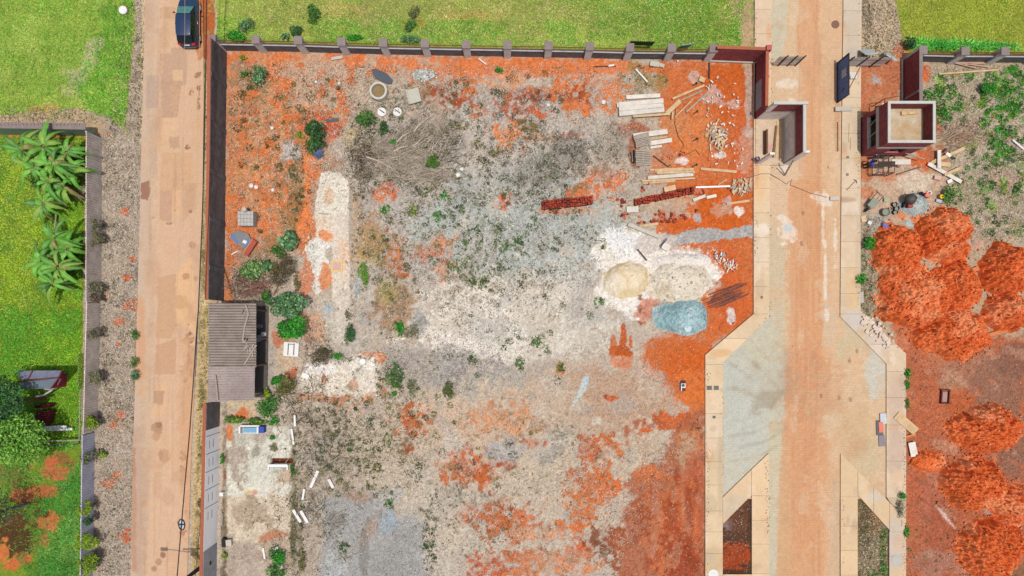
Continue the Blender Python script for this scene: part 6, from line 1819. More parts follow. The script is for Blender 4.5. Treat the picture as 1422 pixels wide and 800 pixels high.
o = MB().tube([G(1334 + 3 * math.cos(a * .5236), 252.5 + 3 * math.sin(a * .5236), .08) for a in range(13)], .08, 8).build('clay_ring', WOODB); tag(o, 'brown ring at the lower end of the long white board', 'ring')
plank(1345, 100, 82, 2.2, 4, .08, .07, WOOD, 'long thin yellow pole in the weeds parallel to the pillared wall', 'pole', 'pole')
for k, (x, y, l, a) in enumerate(((1345, 87, 50, 0), (1350, 90, 46, -8), (1360, 88.5, 40, 3), (1340, 91, 34, -14))):
    plank(x, y, l, 1.5, a, .06 + .03 * k, .05, mat('reddish_wood', (206, 166, 144), .85), 'thin reddish batten at the foot of the pillared wall on the east lot')
    scene.collection.objects[-1]['group'] = 'battens at the foot of the east wall' if False else 'thin battens by the east wall'
plank(1414, 201, 20, 2.4, -40, .08, .08, WHITE, 'white pole end in the weeds at the right edge', 'pole', 'pole')
plank(1302, 166, 34, 1.4, -18, .06, .05, WOODG, 'thin grey stick in the weeds right of the parapet building', 'stick', 'stick')
for x, y, l, w, a, lb in ((1349, 376, 22, 6, 22, 'wide orange plank between the red mounds'), (1352, 391, 16, 7, 20, 'stained orange plank south of the wide one'), (1385, 462, 36, 5, 15, 'orange plank between the upper mounds and the brown plot'), (1350, 470, 24, 3, 12, 'thin orange plank half buried in the red mound')):
    plank(x, y, l, w, a, .12, .08, mat('earth_stained_wood', (228, 146, 92), .9, (206, 116, 66), 3, .8, .1, .1), lb)
t = thing('mould_frame', G(1311, 551), 'small brown rectangular timber frame on the brown plot', 'frame')
m = MB()
for x, y, w, d in ((1311, 541.5, .75, .09), (1311.5, 560, .85, .09), (1306, 551, .09, 1.1), (1316.5, 550, .09, 1.1)):
    MB().box(G(x, y, .12), (w, d, .2), R(-4)).build('frame_bar', mat('dark_red_wood', (120, 62, 56), .8), t)
o = MB().box(G(1311, 551, .04), (.45, .8, .05), R(-4)).build('inner_plate', mat('dusty_plate', (186, 150, 136), .8)); tag(o, 'dusty plate inside the brown timber frame', 'plate')
plank(1258.5, 588, 36, 12, -41, .2, .05, WOOD, 'large pale plywood board leaning over the edge of the right pavement', 'plywood_board', 'board')
plank(1268, 624, 20, 10, -78, .16, .05, WOODW, 'white board smeared with red soil beside the right pavement', 'soil_smeared_board', 'board')
plank(1265, 605, 14, 3, 15, .1, .06, mat('earth_stained_wood', (228, 146, 92)), 'orange plank end above the soil smeared board')
t = thing('sheet_pile', G(1224, 592), 'pile of zinc sheet, dark board and orange tile at the right kerb', 'sheet pile')
MB().box(G(1225.5, 581, .1), (.5, .85, .08), R(3)).build('zinc_piece', mat('bright_zinc', (206, 210, 216), .5, (160, 164, 176), 6, .9, .1, .15, .3), t)
MB().box(G(1221, 594, .06), (.55, 1.2, .06), R(2)).build('dark_board', PLASTIC, t)
MB().box(G(1222, 593, .13), (.36, .85, .06), R(4)).build('orange_tile', PINK, t)
MB().box(G(1224, 612, .06), (.5, .9, .06), R(3)).build('grey_board', mat('mauve_grey', (150, 140, 146), .8), t)

# ---- manholes, covers and lids
def cover(x, y, r, z, mm_, l, name='manhole_cover'):
    o = MB().lathe(G(x, y, z), [(r, 0), (r, .012), (r * .96, .02), (r * .3, .022)], 28).build(name, mm_)
    return tag(o, l, 'cover')


cover(1160, 34, .33, .004, mat('brown_iron', (140, 104, 84), .7, (112, 80, 64), 8, .7, .2, .1), 'brown round manhole cover beside the right kerb at the top of the road')
cover(990, 797, .42, .131, WHITE, 'white round cover at the bottom of the left pavement', 'inspection_cover')
cover(1244, 777, .42, .131, mat('grey_cover', (206, 204, 196), .8), 'grey round cover at the bottom of the right pavement', 'inspection_cover')
cover(952, 456, .3, .75, mat('pale_aqua', (206, 232, 236), .6), 'pale round lid lying on the blue grey stone heap', 'inspection_cover')
o = MB().lathe(G(172, 15, .02), [(.34, 0), (.34, .14), (.31, .17)], 26).build('manhole_cover', WHITE); tag(o, 'white round concrete lid on the verge at the top left', 'lid')
GRATE = mat('grey_iron', (140, 134, 124), .7, (110, 104, 98), 9, .8, .2, .12)
for x, y, s, l in ((984.5, 538.5, .42, 'left one of the two square covers on the left pavement'), (994, 538.5, .42, 'right one of the two square covers on the left pavement'), (991, 579, .26, 'small single square cover on the left pavement')):
    o = MB().box(G(x, y, .134), (s, s * .85, .016)).build('square_cover', GRATE, bevel=.006)
    m = MB()
    for k in range(3):
        m.box(G(x, y, .145) + Vector((0, (k - 1) * s * .22, 0)), (s * .7, s * .08, .012))
    m.build('cover_ribs', STEEL, o)
    tag(o, l, 'cover')
for x, y, l in ((1176, 219, 'upper small square mark plate on the right pavement'), (1175.5, 243, 'lower small square mark plate on the right pavement'), (1057, 413, 'small dark plate on the left pavement')):
    tag(MB().box(G(x, y, .133), (.22, .22, .012)).build('square_plate', GRATE), l, 'cover')
for x, y, l, a, lb in ((1163, 190, 4.0, 90, 'long brown batten lying along the right kerb'), (1178, 185, 2.6, 88, 'thin pale lath on the right pavement'), (1180, 200, 1.6, 87, 'second pale lath on the right pavement near the parapet building')):
    tag(MB().box(G(x, y, .16 if x > 1170 else .03), (l * .6, .07, .04), R(a)).build('lath', WOODB if x < 1170 else WOOD), lb, 'lath')
o = MB().tube([G(x, y, .02 if x > 1070 else .15) for x, y in ((1036, 248), (1046, 245), (1056, 242), (1068, 242), (1082, 249), (1092, 256), (1096, 252), (1099, 250), (1097, 257), (1110, 262), (1124, 268), (1140, 272), (1148, 274))], .018, 5).build('hose', STEEL); tag(o, 'thin dark hose snaking over the left pavement and the road', 'hose')
o = MB().tube([G(x, y, .03) for x, y in ((938, 150), (937, 172), (942, 190), (950, 202), (944, 210), (955, 214), (966, 208), (972, 216))], .018, 5).build('wire', STEEL); tag(o, 'thin dark wire curling over the red clay left of the splintered heap', 'wire')
for x, y, a, lb in ((966, 194, 30, 'dark iron hook on red clay left of the splintered heap'), (966, 156, 40, 'dark iron bit near the slanting planks'), (965, 117, 35, 'dark iron bit south of the last pillar'), (965, 230, 25, 'dark iron bit by the long lumber pile')):
    tag(MB().box(G(x, y, .05), (.5, .08, .06), R(a)).box(G(x + 2, y - 1, .05), (.2, .07, .06), R(a + 70)).build('iron_bit', STEEL), lb, 'iron scrap')

# ---- scaffold trestle beside the worker
t = thing('scaffold', G(1228, 235), 'low tubular scaffold with boards south of the parapet building', 'scaffold')
SC = mat('scaffold_tube', (110, 92, 88), .6, (84, 70, 68), 5, .6, .1, .1, .2)
zt = 1.45
cs = [(1207, 245), (1207, 221), (1229, 221), (1229, 245)]
for x, y in cs:
    MB().tube([G(x, y, 0), G(x, y, zt)], .035, 8).build('upright', SC, t)
for (a, b) in ((0, 1), (1, 2), (2, 3), (3, 0)):
    for z in (zt - .03, .5):
        MB().tube([G(*cs[a], z), G(*cs[b], z)], .03, 6).build('cross_tube', SC, t)
for x in (1214, 1221):
    MB().tube([G(x, 221, zt), G(x, 245, zt)], .025, 6).build('cross_tube', SC, t)
MB().tube([G(1207, 245, .1), G(1229, 245, 1.4)], .025, 6).build('brace', SC, t)
MB().tube([G(1229, 245, .1), G(1229, 221, 1.4)], .025, 6).build('brace', SC, t)
for yy in (232, 235.5):
    MB().box(G(1217.5, yy, zt + .04), (1.35, .19, .05)).build('dark_plank', mat('dark_plank', (74, 62, 54), .9), t)
MB().box(W(1251.5, 225, zt), (1.5, .42, .06), R(0)).build('white_board', WOODW, t)
m = MB()
for x in (1246, 1256):
    m = MB(); m.tube([W(x, 225, zt), W(x - 9, 233, .0)], .03, 6); m.build('board_leg', SC, t)
plank(1262, 214, 46, 1.6, -18, .9, .06, WOODG, 'thin pale pole resting over the scaffold', 'pole', 'pole')
plank(1262, 237, 34, 1.4, 18, .1, .05, SC, 'dark tube lying south east of the scaffold', 'tube', 'tube')
plank(1236, 212, 40, 3, 6, .5, .08, ZINC, 'grey plank leaning on the scaffold by the south wall', 'grey_plank', 'plank')
plank(1228, 216.5, 24, 3, 5, 1.0, .06, STEEL, 'dark steel channel lying over the scaffold near the wall', 'steel_channel', 'channel')


# ---- worker
def skin_body(name, joints, edges, m_, parent, sub=2):
    """one continuous figure grown along its joints (position, radius)"""
    me = bpy.data.meshes.new(name)
    org = Vector(root_of(parent).location)
    ks = list(joints)
    me.from_pydata([tuple(Vector(joints[k][0])) for k in ks], [(ks.index(a), ks.index(b)) for a, b in edges], [])
    o = bpy.data.objects.new(name, me)
    COL.objects.link(o)
    o.parent = parent
    sm = o.modifiers.new('skin', 'SKIN')
    sm.use_smooth_shade = True
    if not me.skin_vertices:
        me.attributes
    lay = me.skin_vertices[0] if me.skin_vertices else None
    if lay is None:
        bm = bmesh.new()
        bm.from_mesh(me)
        bm.verts.layers.skin.verify()
        bm.to_mesh(me)
        bm.free()
        lay = me.skin_vertices[0]
    for i, k in enumerate(ks):
        r = joints[k][1]
        lay.data[i].radius = (r, r) if not isinstance(r, tuple) else r
        lay.data[i].use_root = (k == ks[0])
    ss = o.modifiers.new('subsurf', 'SUBSURF')
    ss.levels = sub
    ss.render_levels = sub
    me.materials.append(m_)
    return o


SKIN = mat('brown_skin', (150, 100, 76), .6, (136, 90, 68), 8, .4, .03, .03)
TROU = mat('dark_trousers', (52, 46, 44), .9, (36, 34, 34), 6, .6, .1, .1)
SHIRT = mat('royal_blue_shirt', (30, 92, 226), .85, (22, 72, 190), 5, .6, .1, .05)
HAIR = mat('black_hair', (30, 26, 24), .7)
t = thing('person', G(1199.5, 231.5), 'standing worker in a royal blue shirt and dark trousers beside the scaffold', 'person')
J = {'pelvis': ((0, 0, .93), (.13, .11)), 'waist': ((0, .01, 1.08), (.125, .1)), 'chest': ((.01, .01, 1.32), (.15, .115)), 'neck': ((.02, .01, 1.49), .055), 'head0': ((.03, .01, 1.57), .075), 'head1': ((.05, .01, 1.66), .095), 'head2': ((.045, .01, 1.74), .07)}
E_ = [('pelvis', 'waist'), ('waist', 'chest'), ('chest', 'neck'), ('neck', 'head0'), ('head0', 'head1'), ('head1', 'head2')]
for s, n in ((1, 'l'), (-1, 'r')):
    J['hip' + n] = ((0, .1 * s, .88), .085); J['kne' + n] = ((.03 + .06 * (s < 0), .12 * s, .49), .058); J['ank' + n] = ((-.02 + .06 * (s < 0), .12 * s, .08), .04); J['toe' + n] = ((.16 + .06 * (s < 0), .13 * s, .035), .032)
    J['sho' + n] = ((.01, .19 * s, 1.41), .06)
    if s > 0:
        J['elb' + n] = ((.2, .3, 1.22), .045); J['wri' + n] = ((.42, .24, 1.18), .03); pw = Vector((.42, .24, 1.18)); fd = Vector((.95, -.2, -.1))
    else:
        J['elb' + n] = ((.12, -.28, 1.16), .045); J['wri' + n] = ((.34, -.22, 1.05), .03); pw = Vector((.34, -.22, 1.05)); fd = Vector((.95, .15, -.15))
    fd.normalize()
    sd_ = fd.cross(Vector((0, 0, 1))).normalized()
    J['pal' + n] = (tuple(pw + fd * .07), (.036, .018))
    E_ += [('pelvis', 'hip' + n), ('hip' + n, 'kne' + n), ('kne' + n, 'ank' + n), ('ank' + n, 'toe' + n), ('chest', 'sho' + n), ('sho' + n, 'elb' + n), ('elb' + n, 'wri' + n), ('wri' + n, 'pal' + n)]
    for f, (o_, l_) in enumerate(((-.03, .075), (-.01, .085), (.012, .08), (.032, .062))):
        a = pw + fd * .09 + sd_ * o_
        J['f%d%s' % (f, n)] = (tuple(a + fd * l_ * .5), .009); J['g%d%s' % (f, n)] = (tuple(a + fd * l_ + Vector((0, 0, -.02))), .008)
        E_ += [('pal' + n, 'f%d%s' % (f, n)), ('f%d%s' % (f, n), 'g%d%s' % (f, n))]
    J['th' + n] = (tuple(pw + fd * .05 + sd_ * -.05 * s + Vector((0, 0, -.01))), .010)
    J['tt' + n] = (tuple(pw + fd * .09 + sd_ * -.06 * s + Vector((0, 0, -.02))), .008)
    E_ += [('pal' + n, 'th' + n), ('th' + n, 'tt' + n)]
J['nose'] = ((.15, .01, 1.645), .014)
E_.append(('head1', 'nose'))
body = skin_body('body', J, E_, SKIN, t)
K = {'pelvis': ((0, 0, .95), (.155, .135)), 'wst': ((0, .01, 1.04), (.145, .12))}
F_ = [('pelvis', 'wst')]
for s, n in ((1, 'l'), (-1, 'r')):
    K['hip' + n] = ((0, .1 * s, .86), .11); K['kne' + n] = ((.03 + .06 * (s < 0), .12 * s, .49), .08); K['ank' + n] = ((-.02 + .06 * (s < 0), .12 * s, .12), .07)
    F_ += [('pelvis', 'hip' + n), ('hip' + n, 'kne' + n), ('kne' + n, 'ank' + n)]
skin_body('trousers', K, F_, TROU, t)
K = {'waist': ((0, .01, 1.02), (.16, .135)), 'chest': ((.01, .01, 1.32), (.18, .14)), 'top': ((.01, .01, 1.42), (.12, .1))}
F_ = [('waist', 'chest'), ('chest', 'top')]
for s, n in ((1, 'l'), (-1, 'r')):
    K['sho' + n] = ((.01, .19 * s, 1.40), .09)
    e = Vector(J['elb' + n][0])
    K['elb' + n] = (tuple(Vector(K['sho' + n][0]).lerp(e, .75)), .075)
    F_ += [('chest', 'sho' + n), ('sho' + n, 'elb' + n)]
skin_body('shirt', K, F_, SHIRT, t)
skin_body('hair', {'a': ((.03, .01, 1.70), .1), 'b': ((.02, .01, 1.75), .09), 'c': ((-.03, .01, 1.66), .07)}, [('a', 'b'), ('a', 'c')], HAIR, t)
for s in (1, -1):
    MB().box(Vector(t.location) + Vector((.06 + .06 * (s < 0), .125 * s, .04)), (.27, .1, .08)).build('shoe', DARK, t, bevel=.03)

# ---- car
t = thing('parked_car', G(266, 36), 'dark blue hatchback parked on the dirt road near the wall corner', 'car')
PAINT = mat('dark_navy_paint', (34, 58, 92), .22, (26, 46, 76), 2, .4, 0, .02, .0, .5, coat=1.0)
GLASS = mat('tinted_glass', (24, 32, 36), .08, (18, 24, 28), 2, .4, 0, .02, 0, .5)
GLASSF = mat('windscreen_glass', (96, 160, 156), .08, (60, 104, 106), 3, .8, 0, .05, 0, .5)
cx, cy = 266.3, 34.5        # centre of the footprint; front to the north
L_, Wd_ = 4.05, 1.66


def cs_(y, w, z0, z1, wt):
    """cross-section: sill, belt and roof widths"""
    return [(-w * .94, y, z0), (-w, y, z0 + (z1 - z0) * .35), (-w * .985, y, z0 + (z1 - z0) * .62), (-wt, y, z1 * .985), (-wt * .6, y, z1), (wt * .6, y, z1), (wt, y, z1 * .985), (w * .985, y, z0 + (z1 - z0) * .62), (w, y, z0 + (z1 - z0) * .35), (w * .94, y, z0)]


def loft(secs, org, name, m_, parent, smooth=True):
    vs = [tuple(org + Vector(q)) for s_ in secs for q in s_]
    n = len(secs[0])
    fs = []
    for i in range(len(secs) - 1):
        for k in range(n):
            fs.append((i * n + k, i * n + (k + 1) % n, (i + 1) * n + (k + 1) % n, (i + 1) * n + k))
    fs += [tuple(range(n - 1, -1, -1)), tuple((len(secs) - 1) * n + k for k in range(n))]
    o = MB().add(vs, fs).build(name, m_, parent, smooth=smooth)
    b = o.modifiers.new('bevel', 'BEVEL')
    b.width = .05
    b.segments = 2
    b.limit_method = 'ANGLE'
    b.angle_limit = R(35)
    return o


co = Vector(G(cx, cy))
hw = Wd_ / 2
lower = [cs_(-2.0, hw * .80, .35, .72, hw * .70), cs_(-1.9, hw * .93, .28, .90, hw * .80), cs_(-1.5, hw, .25, .97, hw * .88), cs_(-.6, hw, .25, .98, hw * .9), cs_(.5, hw, .25, .97, hw * .9), cs_(.9, hw, .25, .95, hw * .88), cs_(1.45, hw * .98, .25, .86, hw * .78), cs_(1.85, hw * .88, .28, .74, hw * .62), cs_(2.03, hw * .68, .34, .6, hw * .45)]
loft(lower, co, 'body', PAINT, t)
cab = [[(-hw * .80, -1.95, .9), (-hw * .76, -1.78, 1.2), (hw * .76, -1.78, 1.2), (hw * .80, -1.95, .9)], [(-hw * .90, -1.4, .95), (-hw * .68, -1.35, 1.47), (hw * .68, -1.35, 1.47), (hw * .90, -1.4, .95)], [(-hw * .92, -.4, .95), (-hw * .69, -.4, 1.52), (hw * .69, -.4, 1.52), (hw * .92, -.4, .95)], [(-hw * .92, .35, .95), (-hw * .66, .22, 1.46), (hw * .66, .22, 1.46), (hw * .92, .35, .95)], [(-hw * .86, 1.12, .93), (-hw * .78, 1.02, .97), (hw * .78, 1.02, .97), (hw * .86, 1.12, .93)]]
loft(cab, co, 'cabin', GLASS, t)
rf = [[(-hw * .66, -1.5, 1.42), (-hw * .64, -1.5, 1.465), (hw * .64, -1.5, 1.465), (hw * .66, -1.5, 1.42)], [(-hw * .70, -1.3, 1.46), (-hw * .66, -1.3, 1.515), (hw * .66, -1.3, 1.515), (hw * .70, -1.3, 1.46)], [(-hw * .72, -.4, 1.49), (-hw * .66, -.4, 1.56), (hw * .66, -.4, 1.56), (hw * .72, -.4, 1.49)], [(-hw * .69, .2, 1.45), (-hw * .64, .2, 1.5), (hw * .64, .2, 1.5), (hw * .69, .2, 1.45)]]
loft(rf, co, 'roof', PAINT, t)
ws = [co + Vector(q) for q in ((-hw * .76, 1.05, .985), (hw * .76, 1.05, .985), (hw * .62, .27, 1.475), (-hw * .62, .27, 1.475))]
MB().hexa([q - Vector((0, 0, .02)) for q in ws], ws).build('windscreen', GLASSF, t)
rw_ = [co + Vector(q) for q in ((hw * .70, -1.88, 1.06), (-hw * .70, -1.88, 1.06), (-hw * .62, -1.55, 1.45), (hw * .62, -1.55, 1.45))]
MB().hexa([q - Vector((0, -.02, .02)) for q in rw_], [q + Vector((0, -.02, .02)) for q in rw_]).build('rear_window', GLASS, t)
for s in (-1, 1):
    MB().tube([co + Vector((s * hw * .92, .3, .98)), co + Vector((s * hw * .68, .2, 1.47)), co + Vector((s * hw * .7, -.4, 1.51)), co + Vector((s * hw * .68, -1.35, 1.46))], .035, 6).build('pillar', PAINT, t)
    MB().tube([co + Vector((s * hw * .72, -.55, 1.5)), co + Vector((s * hw * .94, -.6, .98))], .035, 6).build('pillar', PAINT, t)
    mi = MB().box(co + Vector((s * (hw + .12), .55, 1.02)), (.2, .1, .14)).build('mirror', PAINT, t, bevel=.03)
    MB().box(co + Vector((s * hw * .70, -1.93, .86)), (.26, .16, .22), R(s * 18)).build('taillight', mat('red_lamp', (236, 30, 50), .3, (200, 20, 40), 6, .5, 0, .02), t, bevel=.03)
    MB().box(co + Vector((s * hw * .66, 1.86, .7)), (.3, .2, .12), R(s * -25)).build('headlight', mat('clear_lamp', (214, 220, 224), .2), t, bevel=.03)
    MB().box(co + Vector((s * (hw + .005), -.2, .78)), (.03, .2, .03)).build('door_handle', ZINC, t)
    for y in (-1.25, 1.25):
        wq = co + Vector((s * (hw - .09), y, .31))
        w_ = MB().tube([wq - Vector((.1, 0, 0)), wq + Vector((.1, 0, 0))], .31, 20).build('wheel', DARK, t)
        MB().tube([wq + Vector((s * .095, 0, 0)), wq + Vector((s * .112, 0, 0))], .2, 16).build('rim', ZINC, w_)
MB().box(co + Vector((0, -2.02, .48)), (1.2, .1, .22)).build('bumper', PAINT, t, bevel=.04)
MB().box(co + Vector((0, -1.99, .75)), (.42, .06, .12)).build('number_plate', WHITE, t)

# ---- utility pole, lamp, wires and the loop of spare cable
t = thing('utility_pole', G(284, 784), 'tall concrete utility pole at the foot of the roadside wall, leaving the bottom edge', 'utility pole')
MB().tube([G(284, 784, -.2), G(284, 784, 9.0)], .17, 10, .1).build('shaft', mat('dark_pole', (92, 88, 88), .9, (64, 62, 62), 3, .7, .1, .1), t)
MB().box(G(281, 780, 8.2), (1.6, .12, .12)).build('cross_arm', WOODG, t)
MB().box(G(280, 783, 7.4), (.4, .6, .5)).build('terminal_box', ZINC, t)
la = MB().tube([G(284, 784, 7.6), G(262, 782, 8.1), G(244, 780, 8.2)], .04, 6).build('lamp_arm', STEEL, t)
MB().box(G(241.5, 780, 8.18), (.6, .3, .14)).build('lamp_head', ZINC, la, bevel=.04)
WIRE = mat('black_cable', (60, 52, 54), .7)


def wire(pts, z, r, label, m_=WIRE):
    o = MB().tube([W(x, y, z) for x, y in pts], r, 6).build('overhead_cable', m_)
    return tag(o, label, 'cable')


wire([(290, -60), (287, 0), (286, 60), (285, 130), (283.6, 210), (281, 300), (278, 370), (275.5, 430), (273, 460), (268.5, 530), (263, 605), (257, 670), (252, 728), (246, 800), (241, 860)], 4.2, .042, 'thickest dark cable hanging along the right side of the dirt road')
wire([(277, -60), (277, 70), (274, 200), (270, 300), (265, 400), (257, 540), (247, 643), (235, 756), (226, 850)], 6.1, .012, 'thin pale cable hanging left of the thick one', mat('pale_cable', (224, 190, 156), .7))
wire([(257, -60), (256.5, 66), (255, 200), (250, 320), (243, 460), (226, 640), (220, 756), (214, 850)], 7.3, .010, 'thin cable passing over the dark car', mat('pale_cable', (224, 190, 156)))
t = thing('cable_loop', W(252, 729, 4.2), 'oval loop of spare cable on a pale cross frame hung from the thick cable', 'cable loop')
m = MB()
pts = [W(252.3 + 4.2 * math.cos(a * math.pi / 10) + .5 * math.sin(a * math.pi / 10), 728.5 + 7.4 * math.sin(a * math.pi / 10), 4.12) for a in range(20)]
b_ = MB().add([q - Vector((0, 0, .03)) for q in pts] + pts, [tuple(range(19, -1, -1)), tuple(range(20, 40))] + [(i, (i + 1) % 20, 20 + (i + 1) % 20, 20 + i) for i in range(20)])
b_.build('frame_plate', mat('pale_aluminium', (206, 226, 232), .5), t)
MB().tube(pts + [pts[0]], .05, 6).build('cable_coil', WIRE, t)
MB().tube([W(248, 728.5, 4.17), W(256.5, 728.5, 4.17)], .05, 6).build('cross_bar', WIRE, t)
# ================================================================== PLANTS
def crown(cx, cy, cz, rx, ry, rz, n, leaf, pal, lobes=9, aspect=.5, jit=.18, up=.9):
    """leaf faces spread through several overlapping clumps of an uneven crown"""
    a = RNG.random(lobes) * 6.28
    r = np.sqrt(RNG.random(lobes)) * .68
    lx, ly = cx + np.cos(a) * r * rx, cy + np.sin(a) * r * ry
    lz = cz + RNG.uniform(-.25, .45, lobes) * rz * (1.1 - r)
    sc = RNG.uniform(.32, .58, lobes)
    w = sc ** 2 / np.sum(sc ** 2)
    k = RNG.choice(lobes, n, p=w)
    d = RNG.normal(size=(n, 3))
    d /= np.linalg.norm(d, axis=1, keepdims=True)
    d[:, 2] = np.where(RNG.random(n) < .75, np.abs(d[:, 2]), d[:, 2])
    rad = RNG.uniform(.35, 1.08, n) ** .6
    P_ = np.stack([lx[k] + d[:, 0] * rad * sc[k] * rx, ly[k] + d[:, 1] * rad * sc[k] * ry, np.maximum(lz[k] + d[:, 2] * rad * sc[k] * rz, .04)], 1)
    N = d * .7 + np.array([0, 0, up]) + RNG.normal(size=(n, 3)) * .45
    tone = RNG.uniform(.8, 1.2, lobes)
    c = pick(pal, n, jit) * tone[k][:, None]
    L = leaf * RNG.uniform(.6, 1.3, n)
    return leaf_arrays(P_, N, L, L * aspect, np.clip(c, .004, .8), .1)


GREENS = [(86, 140, 52), (64, 116, 44), (110, 160, 66), (48, 92, 40)]
BLUEG = [(104, 152, 100), (82, 132, 80), (140, 184, 126), (64, 110, 64)]
BRIGHT = [(56, 160, 36), (40, 136, 30), (84, 184, 52), (34, 112, 28)]
LIME = [(150, 180, 40), (124, 160, 30), (172, 196, 60), (96, 132, 28)]
OLIVE = [(128, 126, 66), (104, 106, 54), (150, 146, 88), (88, 88, 50)]
BROWN = [(116, 102, 74), (96, 84, 62), (140, 124, 94), (82, 76, 52)]
GREYG = [(140, 140, 104), (116, 118, 84), (164, 160, 128), (98, 98, 66)]
DARKG = [(58, 112, 52), (46, 92, 44), (78, 134, 62), (36, 72, 36)]


def bush(px, py, zc, rx, ry, rz, n, leaf, pal, label, name='shrub', cat='shrub', aspect=.5, lobes=9, base=None, up=.9, group=None):
    c = W(px, py, zc)
    b = Vector((c.x, c.y, 0)) if base is None else Vector(base)
    t = thing(name, b, label, cat, group)
    V, F, Cc = crown(c.x, c.y, zc, rx / S, ry / S, rz, n, leaf, pal, lobes, aspect, up=up)
    fast_mesh('foliage', V, F, LEAF, Cc, parent=t)
    m = MB()
    for k in range(4):
        a = RNG.random() * 6.28
        e = c + Vector((math.cos(a) * rx / S * .5, math.sin(a) * ry / S * .5, rz * .2))
        m.tube([b + Vector((0, 0, -.05)), (b + e) / 2 + Vector((0, 0, .1)), e], .03, 5, .01)
    m.build('stem', WOODB, t)
    return t


bush(358, 103, .45, 13, 13, .6, 420, .20, BLUEG, 'round grey green shrub in the red north west corner')
bush(339, 103, .2, 7, 6, .3, 90, .16, GREENS, 'small low shrub at the left of the round grey green one')
bush(337, 72 + 8, .2, 6, 5, .25, 70, .14, LIME, 'small yellow green plant in the very corner of the dark walls')
bush(436, 191, .7, 18, 21, .8, 800, .22, DARKG, 'dark green shrub on the bare orange earth')
bush(417, 188, .3, 8, 6, .4, 110, .14, LIME, 'yellowish weed at the left of the dark green shrub')
bush(508, 163, .4, 18, 14, .5, 380, .2, GREENS, 'loose green shrub left of the two white lids')
bush(533, 178, .3, 8, 11, .4, 170, .18, DARKG, 'small dark shrub below the two white lids')
bush(601, 223, .4, 11, 12, .5, 380, .15, [(84, 136, 40), (104, 150, 48), (70, 110, 34)], 'round moss green weed in the dead brushwood')
bush(546, 198, .2, 5, 4, .25, 60, .15, BRIGHT, 'tiny bright green weed in the brushwood')
bush(400, 334, .7, 15, 14, .8, 300, .32, BLUEG, 'large leaved blue green plant beside the pale slab', aspect=.6)
bush(386, 350, .4, 11, 10, .5, 240, .2, GREENS, 'mid green plant below the large leaved blue green one')
bush(350, 373, .5, 19, 16, .6, 520, .24, [(130, 168, 96), (98, 144, 66), (160, 190, 130), (76, 120, 52)], 'pale leaved shrub south of the terracotta door panel')
bush(370, 368, .5, 8, 9, .5, 120, .26, BLUEG, 'blue green plant right of the pale leaved shrub', aspect=.6)
bush(394, 376, .5, 21, 26, .6, 1500, .11, BROWN, 'big brown withered bush between two green shrubs')
bush(384, 372, .3, 10, 24, .4, 500, .12, OLIVE, 'olive weeds along the left side of the withered bush')
bush(412, 392, .3, 6, 12, .4, 200, .13, OLIVE, 'olive weeds at the lower right of the withered bush')
t1 = bush(398, 424, 1.6, 25, 18, 1.0, 1300, .26, BLUEG, 'grey green tree crown just east of the roofed house', 'small_tree', 'tree', lobes=14)
bush(368, 413, .6, 9, 9, .5, 200, .2, GREENS, 'green shrub at the north east corner of the house')
bush(404, 453, 1.5, 23, 19, 1.0, 2000, .2, BRIGHT, 'bright green rounded tree crown south of the grey green one', 'small_tree', 'tree', lobes=16)
bush(484, 463, .4, 9, 16, .5, 520, .13, DARKG, 'narrow dark green bush on the pale slab end')
bush(483, 438, .2, 5, 10, .3, 120, .12, GREYG, 'thin grey green weed above the narrow dark bush')
bush(446, 498, .5, 16, 15, .6, 900, .12, BROWN, 'round brown withered bush left of the pale cracked slab')
bush(468, 494, .3, 10, 6, .3, 150, .16, BRIGHT, 'bright green low plant right of the brown withered bush')
bush(399, 534, .5, 20, 17, .6, 700, .17, OLIVE, 'olive bush north east of the wash trough')
bush(384, 530, .5, 9, 8, .5, 200, .2, BRIGHT, 'bright green plant on the left flank of the olive bush')
bush(372, 562, .6, 16, 18, .7, 620, .22, GREENS + BRIGHT[:1], 'green shrub at the south east corner of the house')
bush(371, 546, .5, 6, 8, .5, 130, .2, LIME, 'lime green plant at the house corner')
bush(326, 583, .3, 17, 6, .4, 380, .16, GREENS + LIME[:1], 'left half of the green hedge above the trough')
bush(352, 586, .3, 17, 5, .4, 380, .16, GREENS + LIME[:1], 'right half of the green hedge above the trough')
bush(380, 586, .3, 7, 9, .4, 130, .17, BRIGHT, 'green weed right of the blue end wall')
bush(378, 608, .2, 5, 3, .25, 70, .16, BRIGHT, 'tiny bright green weed on the old slab')
bush(379, 621, .2, 8, 6, .25, 120, .13, OLIVE, 'olive weed on the old slab above the pit')
bush(407, 652, .2, 4, 10, .3, 120, .15, GREENS, 'green weed right of the dug pit')
bush(309, 637, .2, 4, 8, .3, 90, .15, BRIGHT, 'green weed at the foot of the plastered wall')
bush(385, 773, .4, 14, 12, .5, 400, .2, BRIGHT, 'bright green plant by the lower slab blocks')
bush(382, 794, .4, 14, 10, .5, 330, .2, GREENS, 'green plant cut by the bottom edge near the slab')
bush(311, 771, .2, 6, 5, .3, 70, .16, LIME, 'yellow flowering weed at the bottom of the plastered wall')
bush(420, 780, .2, 6, 18, .3, 240, .14, OLIVE, 'olive weed strip right of the bottom weeds')
bush(406, 745, .2, 5, 30, .25, 260, .13, GREYG, 'grey green weed line along the old slab')
bush(505, 382, .3, 8, 17, .4, 520, .17, [(110, 176, 40), (136, 190, 60), (88, 150, 36)], 'bright green grass clump east of the pale slab', aspect=.25)
bush(554, 456, .2, 8, 13, .25, 230, .18, BRIGHT, 'bright green creeper on the grey ground')
bush(570, 462, .2, 12, 14, .25, 220, .16, GREYG, 'grey green creeper right of the bright one')
